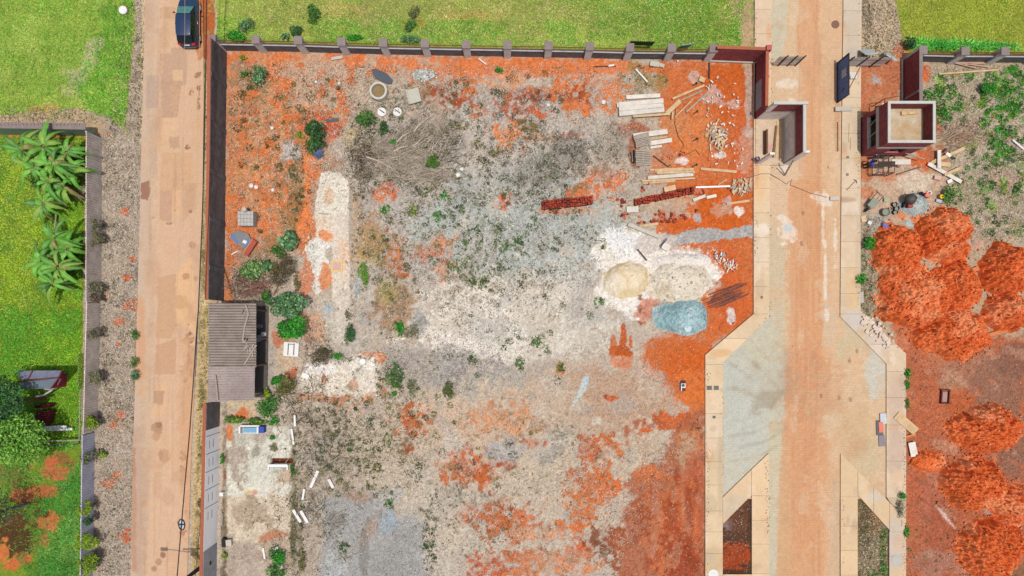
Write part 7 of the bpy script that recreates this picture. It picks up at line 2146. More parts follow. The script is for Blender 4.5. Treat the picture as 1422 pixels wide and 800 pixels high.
bush(548, 524, .25, 12, 24, .3, 520, .15, GREENS, 'long green creeper patch east of the cracked slab')
bush(573, 536, .2, 11, 16, .25, 260, .14, GREYG + GREENS[:1], 'paler green creeper patch right of the long one')
bush(548, 547, .2, 5, 4, .25, 60, .17, BRIGHT, 'tiny bright green weed below the creeper patch')
bush(622, 543, .25, 9, 13, .3, 260, .16, [(92, 112, 48), (76, 96, 40), (110, 128, 60)], 'round green weed on the smooth grey ground')
bush(692, 132 - 35, .2, 7, 5, .25, 120, .15, BRIGHT, 'small bright green weed near the middle of the north wall')
bush(1262, 60, .5, 9, 9, .6, 280, .2, DARKG, 'dark shrub at the top corner of the straight maroon wall')
bush(1373, 122, .45, 10, 9, .5, 800, .12, BRIGHT, 'perfectly round bright green bush on the east lot')
bush(1208, 339, .4, 9, 10, .5, 260, .2, BRIGHT, 'bright green plant beside the right pavement west of the mounds')
bush(1196, 387, .3, 6, 8, .4, 130, .2, BRIGHT, 'green plant at the pavement edge halfway down the mounds')
bush(1317, 270, .3, 10, 17, .4, 330, .17, GREENS, 'green weed right of the pink sacks')
bush(1260, 520, .2, 4, 9, .3, 160, .16, BRIGHT, 'upper bright green tuft along the right pavement')
bush(1260, 536, .2, 4, 8, .3, 130, .16, BRIGHT, 'middle bright green tuft along the right pavement')
bush(1260, 562, .2, 4, 10, .3, 110, .15, GREENS, 'lower green tuft along the right pavement by the plywood')
bush(1254, 689, .3, 6, 6, .4, 120, .17, BRIGHT, 'green tuft at the end of the right kerb pad')
bush(1259, 740, .2, 4, 12, .3, 150, .16, BRIGHT, 'green tuft at the edge of the lower right pavement')
bush(1250, 706, .3, 5, 14, .4, 200, .12, GREYG, 'grey withered weed at the kerb pad')
bush(341, 37, .4, 14, 14, .5, 380, .24, BLUEG, 'spiky blue green plant in the rear grass near the road', aspect=.2)
bush(328, 50, .3, 14, 10, .3, 400, .2, BRIGHT, 'bright green weeds around the spiky plant')
bush(436, 18, .4, 14, 15, .5, 420, .19, GREENS, 'green shrub in the rear grass behind the third pillar')
bush(412, 44, .4, 10, 9, .5, 260, .18, DARKG, 'dark shrub close to the railing behind the third pillar')
bush(397, 51, .2, 9, 5, .3, 140, .17, BLUEG, 'pale green weed touching the railing by the third pillar')
bush(490, 53, .2, 14, 5, .3, 260, .16, BRIGHT, 'low green weeds along the railing between fourth and fifth pillars')
bush(575, 17, .4, 9, 12, .5, 220, .14, BROWN + GREENS[:1], 'brown and green shrub in the rear grass')
bush(569, 35, .3, 9, 9, .4, 220, .18, GREENS, 'green shrub below the brown and green one')
bush(570, 54, .3, 14, 6, .4, 260, .3, BLUEG, 'spiky pale plant leaning on the railing', aspect=.18)
# along the slatted wall on the verge
for x, y, r, rz, n, pal, lb in ((131, 312, 10, .6, 300, GREYG, 'withered grey shrub at the upper slatted wall'), (133, 334, 12, .7, 520, GREYG + OLIVE[:1], 'larger grey olive shrub at the upper slatted wall'), (131, 396, 10, .7, 380, GREYG + OLIVE[:1], 'grey olive shrub alone on the slatted wall'), (135, 345 + 70, 7, .4, 140, BROWN, 'dry twiggy shrub below the lone grey olive one'),
                                (132, 464, 9, .6, 240, GREYG, 'thin grey shrub beside the middle slatted wall'), (132, 527, 11, .7, 460, GREYG, 'dense grey shrub right of the garden hut'), (128, 583, 12, .9, 700, LIME, 'round lime green shrub topping the slatted wall'), (124, 635, 9, .7, 330, GREYG + DARKG[:1], 'dull green shrub on the lower slatted wall'),
                                (142, 631, 5, .3, 100, LIME, 'small lime tuft on the verge near the dull shrub'), (121, 703, 10, .9, 560, LIME, 'squarish lime shrub on the lower slatted wall'), (125, 724, 6, .6, 160, DARKG, 'thin dark shrub under the squarish lime one'), (123, 754, 15, 1.0, 1000, LIME, 'upper of two big lime shrubs at the bottom of the wall'), (123, 785, 16, 1.0, 1100, LIME, 'lower of two big lime shrubs at the bottom of the wall')):
    zz = 1.05 if x < 136 else .35
    c = W(x, y, zz)
    bush(x, y, zz, r * 1.2, r * 1.2, .95 if x < 136 else .4, int(n * 1.5), .15, pal, lb, base=(c.x + .1, c.y, 0))
bush(187, 465, .3, 6, 12, .4, 200, .2, GREENS + LIME[:1], 'green grass tuft at the west road edge', aspect=.25)
bush(187, 503, .3, 6, 10, .4, 170, .2, GREENS + LIME[:1], 'second green tuft lower on the west road edge', aspect=.25)
bush(187, 521, .3, 8, 8, .4, 150, .3, BLUEG, 'spiky blue green plant at the west road edge', aspect=.2)

# ---- garden trees
TB = Vector(G(58, 594))
t = thing('broadleaf_tree', TB, 'leafy bright green tree covering the lower left of the garden hut', 'tree')
c = W(14, 606, 3.4)
V, F, Cc = crown(c.x, c.y, 3.3, 2.8, 2.5, 1.5, 5200, .24, [(124, 184, 60), (96, 156, 46), (154, 206, 84), (72, 126, 40)], 28)
fast_mesh('crown', V, F, LEAF, Cc, parent=t)
m = MB().tube([TB, TB + Vector((-.3, 0, 1.4)), c + Vector((0, 0, -.8))], .17, 8, .07)
for k in range(7):
    a = k * .9
    m.tube([TB + Vector((-.2, 0, 1.2)), c + Vector((math.cos(a) * 1.4, math.sin(a) * 1.3, -.3))], .07, 6, .02)
m.build('trunk', WOODB, t)
TB = Vector(G(62, 553))
t = thing('broadleaf_tree', TB, 'dark green tree overhanging the left end of the garden hut', 'tree')
c = W(2, 556, 4.0)
V, F, Cc = crown(c.x, c.y, 3.9, 1.9, 1.9, 1.2, 2000, .24, DARKG, 18)
fast_mesh('crown', V, F, LEAF, Cc, parent=t)
MB().tube([TB, TB + Vector((-.4, 0, 1.8)), c + Vector((0, 0, -.6))], .16, 8, .07).build('trunk', WOODB, t)
TB = Vector(G(40, 700))
t = thing('bare_tree', TB, 'nearly bare dead tree at the lower left edge of the garden', 'tree')
c = W(-6, 712, 3.6)
m = MB().tube([TB, TB + Vector((-.5, 0, 1.6)), c], .14, 8, .06)
for k in range(12):
    a = k * .55 + RNG.normal() * .2
    s0 = TB.lerp(c, RNG.uniform(.5, .9)) + Vector((0, 0, .4))
    e = c + Vector((math.cos(a) * RNG.uniform(.8, 2.0), math.sin(a) * RNG.uniform(.8, 2.0), RNG.uniform(.1, .9)))
    m.tube([s0, s0.lerp(e, .5) + Vector((0, 0, .2)), e], .045, 5, .008)
m.build('branches', mat('bleached_branch', (150, 138, 126), .9, (112, 100, 90), 5, .8, .1, .1), t)
V, F, Cc = crown(c.x - .3, c.y + .6, 3.6, 1.9, 2.0, .9, 420, .2, DARKG + BROWN[:2], 8)
fast_mesh('crown', V, F, LEAF, Cc, parent=t)


# ---- banana plants
def banana(px, py, h, n, ln, label, seed, pal=((88, 186, 34), (62, 156, 30), (120, 206, 66), (46, 122, 28), (104, 180, 30), (150, 190, 60))):
    r = np.random.default_rng(seed)
    c = W(px, py, h)
    b = Vector((c.x + .05, c.y, 0))
    t = thing('banana_plant', b, label, 'banana plant', 'banana plants in the west garden')
    MB().tube([b + Vector((0, 0, -.1)), b.lerp(c, .6), c], .16, 9, .08).build('pseudostem', mat('banana_stem', (150, 150, 90), .8, (110, 100, 60), 4, .8, .1, .1), t)
    for i in range(n + 5):
        a = i * 2.4 + seed * 1.7 + r.normal() * .5
        L = ln * r.uniform(.5, 1.2)
        wd = .20 * r.uniform(.7, 1.35)
        d = np.array([math.cos(a), math.sin(a), 0])
        s = np.array([-math.sin(a), math.cos(a), 0])
        rise, drop = r.uniform(.2, .9), r.uniform(.4, 1.7)
        m_ = 13
        V, F, Cc = [], [], []
        col = np.array(alb(pal[r.integers(0, len(pal))])) * r.uniform(.85, 1.15)
        if i >= n + 3:
            col, L, drop = np.array(alb((168, 140, 84))), L * .7, 2.0
        mid = np.array(alb((176, 214, 130)))
        for k in range(m_):
            u = k / (m_ - 1)
            p0 = np.array(c) + d * L * (.10 + .90 * u) + np.array([0, 0, rise * math.sin(u * 2.2) - drop * u * u])
            w = wd * (math.sin(math.pi * min(1, .12 + .88 * u) ** .8) ** .6 if k < m_ - 1 else .02) * (1 if k else .3)
            w1, w2 = w * r.uniform(.75, 1.1), w * r.uniform(.75, 1.1)
            V += [p0 + s * w1 - np.array([0, 0, w1 * .25]), p0 + s * .018 + np.array([0, 0, .012]), p0 - s * .018 + np.array([0, 0, .012]), p0 - s * w2 - np.array([0, 0, w2 * .25])]
            e = col * r.uniform(.88, 1.12)
            Cc += [e, mid * .5 + e * .5, mid * .5 + e * .5, e]
        for k in range(m_ - 1):
            for j in range(3):
                q = k * 4 + j
                F.append((q, q + 1, q + 5, q + 4))
        # tears between the side veins
        V2, F2, C2 = [], [], []
        for f in F:
            q0 = len(V2)
            P_ = [np.array(V[i_]) for i_ in f]
            if f[1] - f[0] == 1 and (f[0] % 4) != 1 and r.random() < .5:
                o_ = 0 if f[0] % 4 == 0 else 1
                P_[o_] = P_[o_] * .82 + P_[3 - o_ if False else (3 if o_ == 0 else 2)] * .18
            V2 += P_
            C2 += [Cc[i_] for i_ in f]
            F2.append((q0, q0 + 1, q0 + 2, q0 + 3))
        fast_mesh('banana_leaf', np.array(V2), np.array(F2), LEAF, np.array(C2), parent=t)
    return t


bl = (((60, 203, 2.7, 11, 2.1), 'banana plant nearest the green garden wall'), ((92, 212, 2.3, 9, 1.7), 'banana plant closest to the top of the slatted wall'), ((30, 208, 2.4, 9, 2.1), 'banana plant on the outer left below the green garden wall'), ((74, 228, 2.8, 11, 2.0), 'tallest banana plant in the middle of the upper clump'), ((48, 232, 2.4, 9, 1.8), 'banana plant left of the tallest one'), ((100, 238, 2.1, 8, 1.5), 'banana plant leaning towards the slatted wall'), ((66, 252, 2.4, 9, 1.8), 'banana plant below the tallest one'), ((88, 258, 2.0, 8, 1.5), 'small banana plant right of the lower upper clump'), ((60, 283, 1.8, 9, 1.6), 'small banana plant at the south tip of the upper clump'),
      ((74, 330, 2.3, 9, 1.8), 'banana plant at the top of the lower clump'), ((94, 346, 1.9, 8, 1.4), 'banana plant of the lower clump nearest the slatted wall'), ((58, 362, 2.2, 10, 1.9), 'banana plant on the left of the lower clump'), ((80, 372, 2.4, 10, 1.8), 'banana plant in the middle of the lower clump'), ((72, 393, 1.9, 9, 1.6), 'banana plant at the bottom of the lower clump'))
for k, (a, lb) in enumerate(bl):
    banana(*a, lb, 40 + k)
for k, (x, y, rx, ry, lb) in enumerate(((66, 235, 38, 34, 'dark leafy undergrowth beneath the upper banana clump'), (74, 362, 30, 32, 'dark leafy undergrowth beneath the lower banana clump'))):
    bush(x + 6, y, .6, rx, ry, .7, 1300, .3, DARKG + GREENS[:1], lb, 'undergrowth', 'undergrowth', aspect=.3, lobes=16)
for k, (x, y, l) in enumerate(((100, 355, 'dead pale banana leaf heap beside the slatted wall'), (112, 262, 'dry leaf heap between upper banana clump and slatted wall'))):
    c = W(x, y, .4)
    V, F, Cc = crown(c.x, c.y, .4, .6, .9, .5, 160, .4, [(214, 196, 176), (186, 160, 140), (150, 120, 96)], 6, .25)
    tag(fast_mesh('dry_leaf_heap', V, F, STRAW, Cc), l, 'dry leaves')


# ================================================================== GROUND COVER (stuff)
def sample(poly, per_m2, nz=None):
    """random photo positions inside a polygon, thinned by ground noise"""
    xs_, ys_ = [q[0] for q in poly], [q[1] for q in poly]
    x0, x1, y0, y1 = min(xs_), max(xs_), min(ys_), max(ys_)
    n = int((x1 - x0) * (y1 - y0) / (S * S) * per_m2)
    X, Y = RNG.uniform(x0, x1, n).astype(np.float32), RNG.uniform(y0, y1, n).astype(np.float32)
    ok = inside(poly, X, Y)
    for x0, y0, x1, y1 in ((438, 240, 486, 420), (461, 300, 487, 476), (428, 506, 522, 548), (316, 596, 404, 688), (840, 322, 990, 420)):
        ok &= ~((X > x0) & (X < x1) & (Y > y0) & (Y < y1) & (RNG.random(n) < .8))
    for ex, ey, ea, eb in ((75, 655, 22, 17), (60, 682, 24, 12), (30, 690, 18, 12), (68, 725, 14, 15), (72, 640, 13, 9), (20, 742, 24, 30), (62, 752, 7, 12)):
        ok &= ~((((X - ex) / ea) ** 2 + ((Y - ey) / eb) ** 2 < 1) & (RNG.random(n) < .86))
    if nz:
        v = fbm(X[None], Y[None], nz[0], 3, nz[2])[0]
        ok &= RNG.random(n) < sstep(nz[1] - .08, nz[1] + .08, v)
    return X[ok], Y[ok]


def ell(cx, cy, rx, ry):
    return [(cx + rx * math.cos(a * .314), cy + ry * math.sin(a * .314)) for a in range(20)]


def stuff(name, parts, m):
    V, F, C = join(parts)
    o = fast_mesh(name, V, F, m, C)
    return tag(o, kind='stuff')


def turf(poly, per, pal, ln, lean=.8, nz=None, wd=.03):
    X, Y = sample(poly, per, nz)
    wx, wy = world_xy(X, Y)
    n = len(X)
    big = fbm(X[None], Y[None], 60, 3, 8)[0] * .6 + fbm(X[None], Y[None], 14, 3, 3)[0] * .4
    P_ = np.array([alb(q, .86) for q in pal])
    idx = np.clip(((big - .3) / .4 * len(pal) + RNG.normal(size=n) * .7).astype(int), 0, len(pal) - 1)
    tn = .72 + .56 * fbm(X[None], Y[None], 26, 3, 11)[0][:, None]
    c = np.clip(P_[idx] * tn * (1 + .22 * RNG.normal(size=(n, 1))) * (1 + .05 * RNG.normal(size=(n, 3))), .004, .8)
    return blades(wx, wy, np.maximum(gz_arr(X, Y), -.1), ln * RNG.uniform(.5, 1.3, n), wd * RNG.uniform(.7, 1.4, n), c, lean)


LN_W = [(176, 196, 96), (150, 182, 74), (120, 172, 54), (96, 160, 44), (160, 190, 90)]
LN_G = [(70, 150, 36), (90, 166, 44), (58, 130, 32), (110, 180, 60)]
LN_Y = [(190, 190, 110), (166, 182, 84), (140, 168, 66), (196, 186, 130), (120, 160, 56)]
LN_E = [(160, 176, 60), (140, 164, 46), (178, 182, 84), (120, 150, 36)]
LN_GARD = [(150, 182, 40), (124, 170, 36), (170, 190, 60), (96, 156, 34), (70, 140, 34)]
NWP = [(-60, -60), (190, -60), (183, 0), (184, 40), (178, 100), (172, 178), (150, 158), (110, 150), (60, 156), (0, 160), (-60, 160)]
bare = lambda X, Y: None
parts = [turf(NWP, 150, LN_W, .22), turf([(140, 0), (184, 0), (180, 100), (172, 178), (120, 150), (100, 120), (130, 70)], 120, LN_G, .3, nz=(40, .42, 3)),
         turf([(300, -60), (1042, -60), (1030, 40), (1030, 66), (700, 62), (302, 54)], 150, LN_Y, .2), turf([(760, -40), (1036, -40), (1030, 70), (700, 66)], 110, LN_G, .22, nz=(60, .45, 2)), turf([(880, -40), (1036, -40), (1030, 70), (930, 66)], 110, LN_G, .22, nz=(60, .38, 7)), turf([(300, 24), (840, 30), (840, 66), (300, 58)], 130, LN_G, .26, nz=(40, .5, 5)), turf([(300, -40), (900, -40), (900, 50), (300, 40)], 60, [(90, 130, 44), (110, 150, 56)], .24, nz=(14, .56, 5)), turf([(1250, -60), (1460, -60), (1460, 66), (1266, 64)], 60, [(96, 130, 40), (176, 176, 90)], .22, nz=(14, .54, 5)), turf([(-40, -60), (180, -60), (172, 170), (-40, 160)], 60, [(84, 136, 40), (110, 150, 50)], .26, nz=(14, .55, 4)),
         turf([(1250, -60), (1460, -60), (1460, 66), (1266, 64), (1250, 40)], 190, LN_E, .18), turf([(1268, 54), (1400, 60), (1420, 68), (1268, 68)], 160, [(84, 170, 60), (110, 190, 80), (60, 140, 50)], .45, .9)]
for x, y, rx, ry in ((1312, 108, 18, 12), (1330, 122, 12, 14), (1318, 142, 10, 16), (1306, 122, 10, 10), (1392, 100, 22, 9), (1395, 125, 20, 14), (1408, 150, 12, 18), (1350, 104, 9, 7), (1385, 196, 12, 12), (1398, 212, 14, 8), (1370, 262, 8, 10), (1380, 286, 12, 8), (1398, 255, 10, 14), (1340, 150, 9, 8), (1362, 145, 9, 7), (1416, 185, 10, 12), (1418, 240, 10, 16), (1352, 200, 7, 6), (1332, 270, 6, 7)):
    parts.append(turf(ell(x, y, rx * .85, ry * .85), 200, LN_G + LN_GARD[:2], .24, nz=(14, .42, 3)))
parts.append(turf([(1268, 56), (1400, 62), (1420, 70), (1266, 70)], 160, [(96, 200, 80), (130, 214, 100), (70, 160, 60)], .6, .7, wd=.05))
stuff('lawn_grass', parts, LEAF)
parts = [turf([(-60, 190), (116, 190), (112, 610), (-60, 620)], 170, LN_GARD, .24), turf([(-60, 190), (60, 190), (50, 430), (-60, 470)], 90, LN_E + LN_Y[:2], .2, nz=(40, .4, 2)), turf([(-60, 430), (112, 430), (112, 620), (-60, 640)], 140, LN_G, .28),
         turf([(60, 200), (116, 200), (114, 420), (60, 420)], 110, LN_G, .26), turf([(-60, 620), (112, 616), (108, 830), (-60, 830)], 210, [(80, 140, 50), (60, 118, 44), (104, 160, 66), (120, 130, 60)], .28, nz=(40, .44, 6)), turf([(60, 690), (112, 640), (108, 830), (50, 830)], 220, [(70, 150, 60), (54, 120, 46), (110, 180, 90)], .3)]
stuff('garden_grass', parts, LEAF)

# dry straw and litter lying on the bare ground
STRW = [(224, 208, 184), (204, 186, 160), (178, 158, 132), (236, 222, 202), (150, 130, 104)]
GRY = [(202, 200, 188), (174, 174, 164), (224, 220, 208), (138, 136, 122)]
DRK = [(98, 84, 64), (72, 62, 46), (120, 102, 78), (84, 80, 56)]
LOT = [(316, 84), (1040, 90), (1040, 436), (976, 492), (976, 830), (312, 830), (312, 566), (374, 556), (374, 420), (316, 418)]


def straw(poly, per, pal, ln=.2, wd=.022, nz=None, lean=1.35):
    X, Y = sample(poly, per, nz)
    wx, wy = world_xy(X, Y)
    n = len(X)
    return blades(wx, wy, gz_arr(X, Y) + .015, ln * RNG.uniform(.4, 1.5, n), wd * RNG.uniform(.6, 1.7, n), pick(pal, n, .15), lean)


parts = [straw([(430, 90), (900, 92), (900, 330), (820, 340), (830, 440), (640, 560), (430, 560)], 60, GRY, .15, .03, (14, .47, 1)),
         straw([(430, 90), (900, 92), (900, 330), (820, 400), (640, 560), (430, 560)], 52, DRK, .14, .028, (14, .5, 7)),
         straw([(316, 84), (560, 90), (520, 200), (440, 300), (420, 420), (316, 418)], 70, STRW, .22, .026, (14, .46, 2)), straw([(316, 84), (560, 90), (520, 200), (440, 300), (420, 420), (316, 418)], 40, DRK, .17, .03, (14, .5, 4)),
         straw([(380, 560), (620, 560), (960, 620), (880, 690), (840, 830), (380, 830)], 30, DRK, .12, .026, (14, .47, 5)), straw([(380, 560), (700, 560), (960, 620), (840, 830), (380, 830)], 30, GRY + STRW, .14, .026, (14, .45, 9)),
         straw([(376, 560), (560, 480), (600, 640), (440, 830), (376, 830)], 50, DRK + OLIVE, .18, .03, (14, .5, 8)),
         straw([(700, 480), (980, 480), (976, 640), (720, 640)], 16, DRK, .1, .022, (14, .46, 3)),
         straw([(142, 176), (192, 190), (186, 620), (182, 830), (134, 830), (138, 420)], 110, GRY + STRW, .2, .03), straw([(142, 176), (192, 190), (186, 620), (182, 830), (134, 830), (138, 420)], 60, DRK, .16, .03, (14, .46, 3)),
         straw([(176, 0), (198, 0), (196, 190), (150, 180)], 90, STRW + DRK, .2, .03), straw([(0, 150), (120, 150), (150, 170), (0, 172)], 90, STRW + DRK, .22, .03),
         straw([(1284, 92), (1460, 92), (1460, 340), (1340, 330), (1330, 260)], 110, STRW + GRY, .22, .026), straw([(1284, 92), (1460, 92), (1460, 340), (1340, 330), (1330, 260)], 50, DRK + OLIVE, .18, .026, (14, .48, 2)),
         straw([(1198, 300), (1230, 300), (1225, 440), (1198, 430)], 100, STRW + GREYG + DRK, .2, .03), straw([(196, 0), (208, 0), (196, 420), (188, 830), (180, 830), (190, 420)], 60, STRW + DRK, .14, .025), straw([(1196, 0), (1246, 0), (1258, 76), (1196, 80)], 100, STRW + DRK, .22, .03),
         straw([(1192, 692), (1233, 738), (1233, 830), (1192, 830)], 130, DRK + OLIVE + STRW, .18, .03), straw([(1004, 732), (1042, 692), (1042, 800), (1004, 800)], 50, DRK + [(190, 160, 150)], .12, .03),
         straw([(284, 90), (296, 90), (290, 420), (285, 830), (266, 830), (274, 560), (280, 300)], 90, STRW + OLIVE, .17, .028), straw([(1262, 480), (1420, 480), (1420, 830), (1262, 830)], 18, DRK + [(210, 160, 136)], .16, .03, (14, .48, 4)),
         straw([(880, 640), (976, 640), (976, 830), (850, 830)], 16, [(120, 60, 40), (210, 150, 120)], .16, .03, (14, .46, 4)), straw([(1190, 84), (1256, 84), (1256, 160), (1194, 160)], 20, [(210, 160, 130), (130, 70, 50)], .15, .03)]
stuff('dry_straw', parts, STRAW)


# small weeds
def weeds(poly, per, pal, leaf, rad, n_leaf, nz=None, h=.12):
    if per < 12:
        per, rad = per * 1.7, rad * .92
    X, Y = sample(poly, per, nz)
    wx, wy = world_xy(X, Y)
    n = len(X)
    if n == 0:
        return leaf_arrays(np.zeros((1, 3)), np.ones((1, 3)), [.01], [.01], np.zeros((1, 3)))
    sz = RNG.uniform(.5, 1.4, n)
    k = np.repeat(np.arange(n), n_leaf)
    m_ = len(k)
    a, r = RNG.random(m_) * 6.28, np.sqrt(RNG.random(m_)) * rad * sz[k]
    C = np.stack([wx[k] + np.cos(a) * r, wy[k] + np.sin(a) * r, gz_arr(X, Y)[k] + .03 + RNG.random(m_) * h * sz[k]], 1)
    N = np.stack([np.cos(a) * .5, np.sin(a) * .5, np.ones(m_)], 1) + RNG.normal(size=(m_, 3)) * .4
    P_ = np.array([alb(q) for q in pal])
    tone = P_[RNG.integers(0, len(pal), n)] * RNG.uniform(.75, 1.25, (n, 1))
    c = np.clip(tone[k] * (1 + .15 * RNG.normal(size=(m_, 1))), .004, .8)
    L = leaf * RNG.uniform(.5, 1.3, m_)
    return leaf_arrays(C, N, L, L * .45, c)


WG = [(84, 112, 52), (104, 126, 64), (64, 92, 40)]
WD = [(110, 104, 80), (90, 90, 64), (128, 118, 92), (80, 88, 54)]
parts = [weeds(ell(600, 215, 110, 60), 3.0, WD + WG[:1], .12, .18, 9, (40, .46, 1)), weeds(ell(740, 235, 80, 50), 4.0, WD, .12, .2, 9, (40, .45, 2)), weeds(ell(680, 330, 150, 90), 2.6, WG + WD, .11, .16, 9, (40, .48, 3)), weeds(ell(760, 340, 80, 60), 2.4, [(110, 116, 92), (96, 106, 78)], .1, .14, 8, (14, .5, 4)),
         weeds(ell(655, 360, 24, 40), 4, WG, .13, .18, 10), weeds(ell(700, 370, 16, 40), 2.5, WG, .13, .18, 10, (14, .5, 5)), weeds(ell(580, 310, 60, 50), 2.2, WG + WD, .11, .16, 9, (14, .52, 4)), weeds(ell(540, 400, 40, 70), 3.2, WD + OLIVE, .12, .18, 9, (14, .48, 4)), weeds(ell(515, 340, 26, 40), 4, OLIVE + LIME[:1], .12, .18, 9, (14, .46, 4)),
         weeds(ell(500, 230, 24, 60), 4.5, BROWN + OLIVE, .13, .2, 9, (14, .44, 4)), weeds(ell(412, 250, 12, 50), 6, OLIVE + BROWN, .13, .2, 10), weeds(ell(380, 150, 70, 60), 1.6, OLIVE + BROWN + WG, .12, .17, 9, (14, .52, 2)), weeds(ell(590, 150, 70, 50), 2.6, OLIVE + WD, .12, .17, 9, (14, .5, 2)), weeds(ell(650, 185, 40, 24), 2.5, OLIVE + WG, .13, .2, 9, (14, .48, 4)),
         weeds(ell(730, 182, 26, 12), 5, OLIVE, .12, .2, 9), weeds(ell(800, 220, 34, 28), 6, [(108, 102, 84), (90, 86, 68)], .11, .2, 9, (14, .45, 4)), weeds(ell(850, 210, 24, 36), 4, WD, .11, .18, 9, (14, .48, 3)), weeds(ell(500, 560, 60, 70), 3, WG + WD + OLIVE, .13, .2, 9, (14, .5, 4)), weeds(ell(440, 640, 50, 110), 4, BROWN + OLIVE + WD, .12, .2, 9, (14, .48, 5)), weeds(ell(520, 640, 60, 50), 2.4, WG + WD, .12, .18, 9, (14, .5, 6)),
         weeds(ell(600, 660, 80, 50), 1.4, WD, .1, .15, 8, (14, .5, 6)), weeds(ell(640, 730, 70, 60), 2.4, WD + [(80, 80, 64)], .1, .15, 8, (14, .48, 6)), weeds(ell(597, 755, 10, 45), 8, WD + WG + [(70, 76, 56)], .12, .2, 9), weeds(ell(760, 640, 130, 60), .7, WD, .1, .16, 8, (14, .5, 6)), weeds(ell(700, 700, 100, 80), 1.0, WD, .1, .15, 8, (14, .5, 2)), weeds(ell(720, 450, 120, 60), .5, WG, .12, .2, 9, (14, .5, 2)), weeds(ell(650, 425, 40, 30), 2.0, WD, .1, .16, 9, (14, .5, 4)),
         weeds(ell(600, 500, 60, 16), 1.6, WG, .12, .18, 9, (14, .5, 4)), weeds(ell(752, 480, 12, 16), 4, WG, .12, .2, 10), weeds(ell(412, 720, 10, 90), 5, OLIVE + WG, .12, .18, 9), weeds(ell(360, 640, 46, 50), 1.6, BROWN + OLIVE, .1, .16, 8, (14, .5, 3)), weeds(ell(350, 740, 46, 50), 1.4, BROWN, .1, .16, 8, (14, .5, 3)), weeds(ell(380, 300, 50, 100), 1.0, OLIVE + BROWN, .12, .16, 8, (14, .52, 3)), weeds(ell(345, 395, 36, 24), 3, BROWN, .12, .2, 8), weeds(ell(486, 360, 4, 120), 4, BROWN + WG, .12, .15, 8, (14, .5, 3)), weeds(ell(430, 590, 60, 50), 3.0, BROWN + OLIVE + WD, .13, .2, 9, (14, .46, 5)), weeds(ell(420, 500, 46, 50), 1.6, BROWN + OLIVE, .12, .18, 9, (14, .5, 5)),
         weeds(ell(895, 105, 36, 16), 3.5, OLIVE, .12, .2, 9), weeds(ell(960, 600, 18, 20), 2, WD, .1, .16, 8), weeds(ell(1020, 455, 40, 8), 0.8, [(110, 70, 50)], .1, .14, 8),
         weeds(ell(165, 420, 22, 380), 1.6, GREYG + OLIVE, .12, .18, 8, (14, .5, 2)), weeds(ell(190, 120, 8, 110), 3, LIME + OLIVE, .12, .18, 9, (14, .46, 2)), weeds(ell(289, 360, 5, 300), 3, OLIVE + LIME[:1], .1, .14, 8, (14, .5, 2)), weeds(ell(280, 620, 6, 190), 4, OLIVE, .1, .14, 8, (14, .48, 2)),
         weeds(ell(1312, 135, 28, 44), 5.5, BRIGHT + GREENS, .2, .3, 14, (40, .42, 2)), weeds(ell(1400, 150, 40, 70), 4.5, BRIGHT + GREENS, .2, .3, 14, (14, .5, 6)), weeds(ell(1395, 130, 40, 36), 5, BRIGHT + LIME[:1], .16, .25, 12, (40, .45, 4)), weeds(ell(1385, 220, 50, 60), 4, BRIGHT + LIME + OLIVE, .16, .24, 12, (14, .52, 2)), weeds(ell(1360, 280, 40, 40), 2.0, GREENS + OLIVE, .14, .2, 10, (14, .5, 2)), weeds(ell(1330, 300, 16, 40), 2, GREENS, .14, .2, 10, (14, .5, 2)), weeds(ell(1400, 330, 30, 30), 1.5, GREENS, .14, .2, 10), weeds(ell(1204, 400, 8, 90), 4, GREENS + GREYG, .14, .18, 9), weeds(ell(1380, 430, 16, 14), 8, GREENS + OLIVE, .14, .2, 9),
         weeds(ell(1212, 60, 14, 24), 3, BROWN + OLIVE, .12, .18, 9), weeds(ell(1228, 770, 5, 60), 12, BRIGHT + GREENS, .13, .15, 9), weeds(ell(1210, 796, 22, 6), 12, BRIGHT + GREENS, .13, .15, 9), weeds(ell(1212, 730, 20, 50), 3, OLIVE + BROWN, .1, .15, 8), weeds(ell(1290, 760, 34, 34), .7, GREENS, .12, .15, 9), weeds(ell(1192, 135, 4, 50), 4, BRIGHT, .12, .14, 8)]
for x, y, pal in ((622, 372, WG), (648, 335, WG), (660, 320, WG), (690, 318, WG), (640, 290, WG), (592, 265, WG), (620, 272, BRIGHT), (608, 300, BRIGHT), (573, 293, LIME), (536, 292, BRIGHT), (700, 345, GREENS), (720, 332, GREENS), (636, 368, GREENS), (670, 395, WG), (655, 390, WG), (632, 175, OLIVE), (665, 200, OLIVE), (687, 212, OLIVE), (745, 475, GREENS), (838, 338, OLIVE), (832, 420, GREENS), (780, 510, GREENS), (722, 505, GREENS), (486, 620, WG), (523, 650, OLIVE), (540, 700, GREENS), (480, 760, WG), (596, 758, GREENS), (1345, 105, BRIGHT), (1405, 98, BRIGHT), (1365, 140, LIME), (1330, 150, BRIGHT), (1408, 150, BRIGHT), (1395, 185, BRIGHT), (1375, 195, GREENS), (1388, 215, BRIGHT), (1378, 258, GREENS), (1412, 265, GREENS), (1375, 282, BRIGHT)):
    parts.append(weeds(ell(x, y, 7, 7), 26, pal, .15, .16, 10))
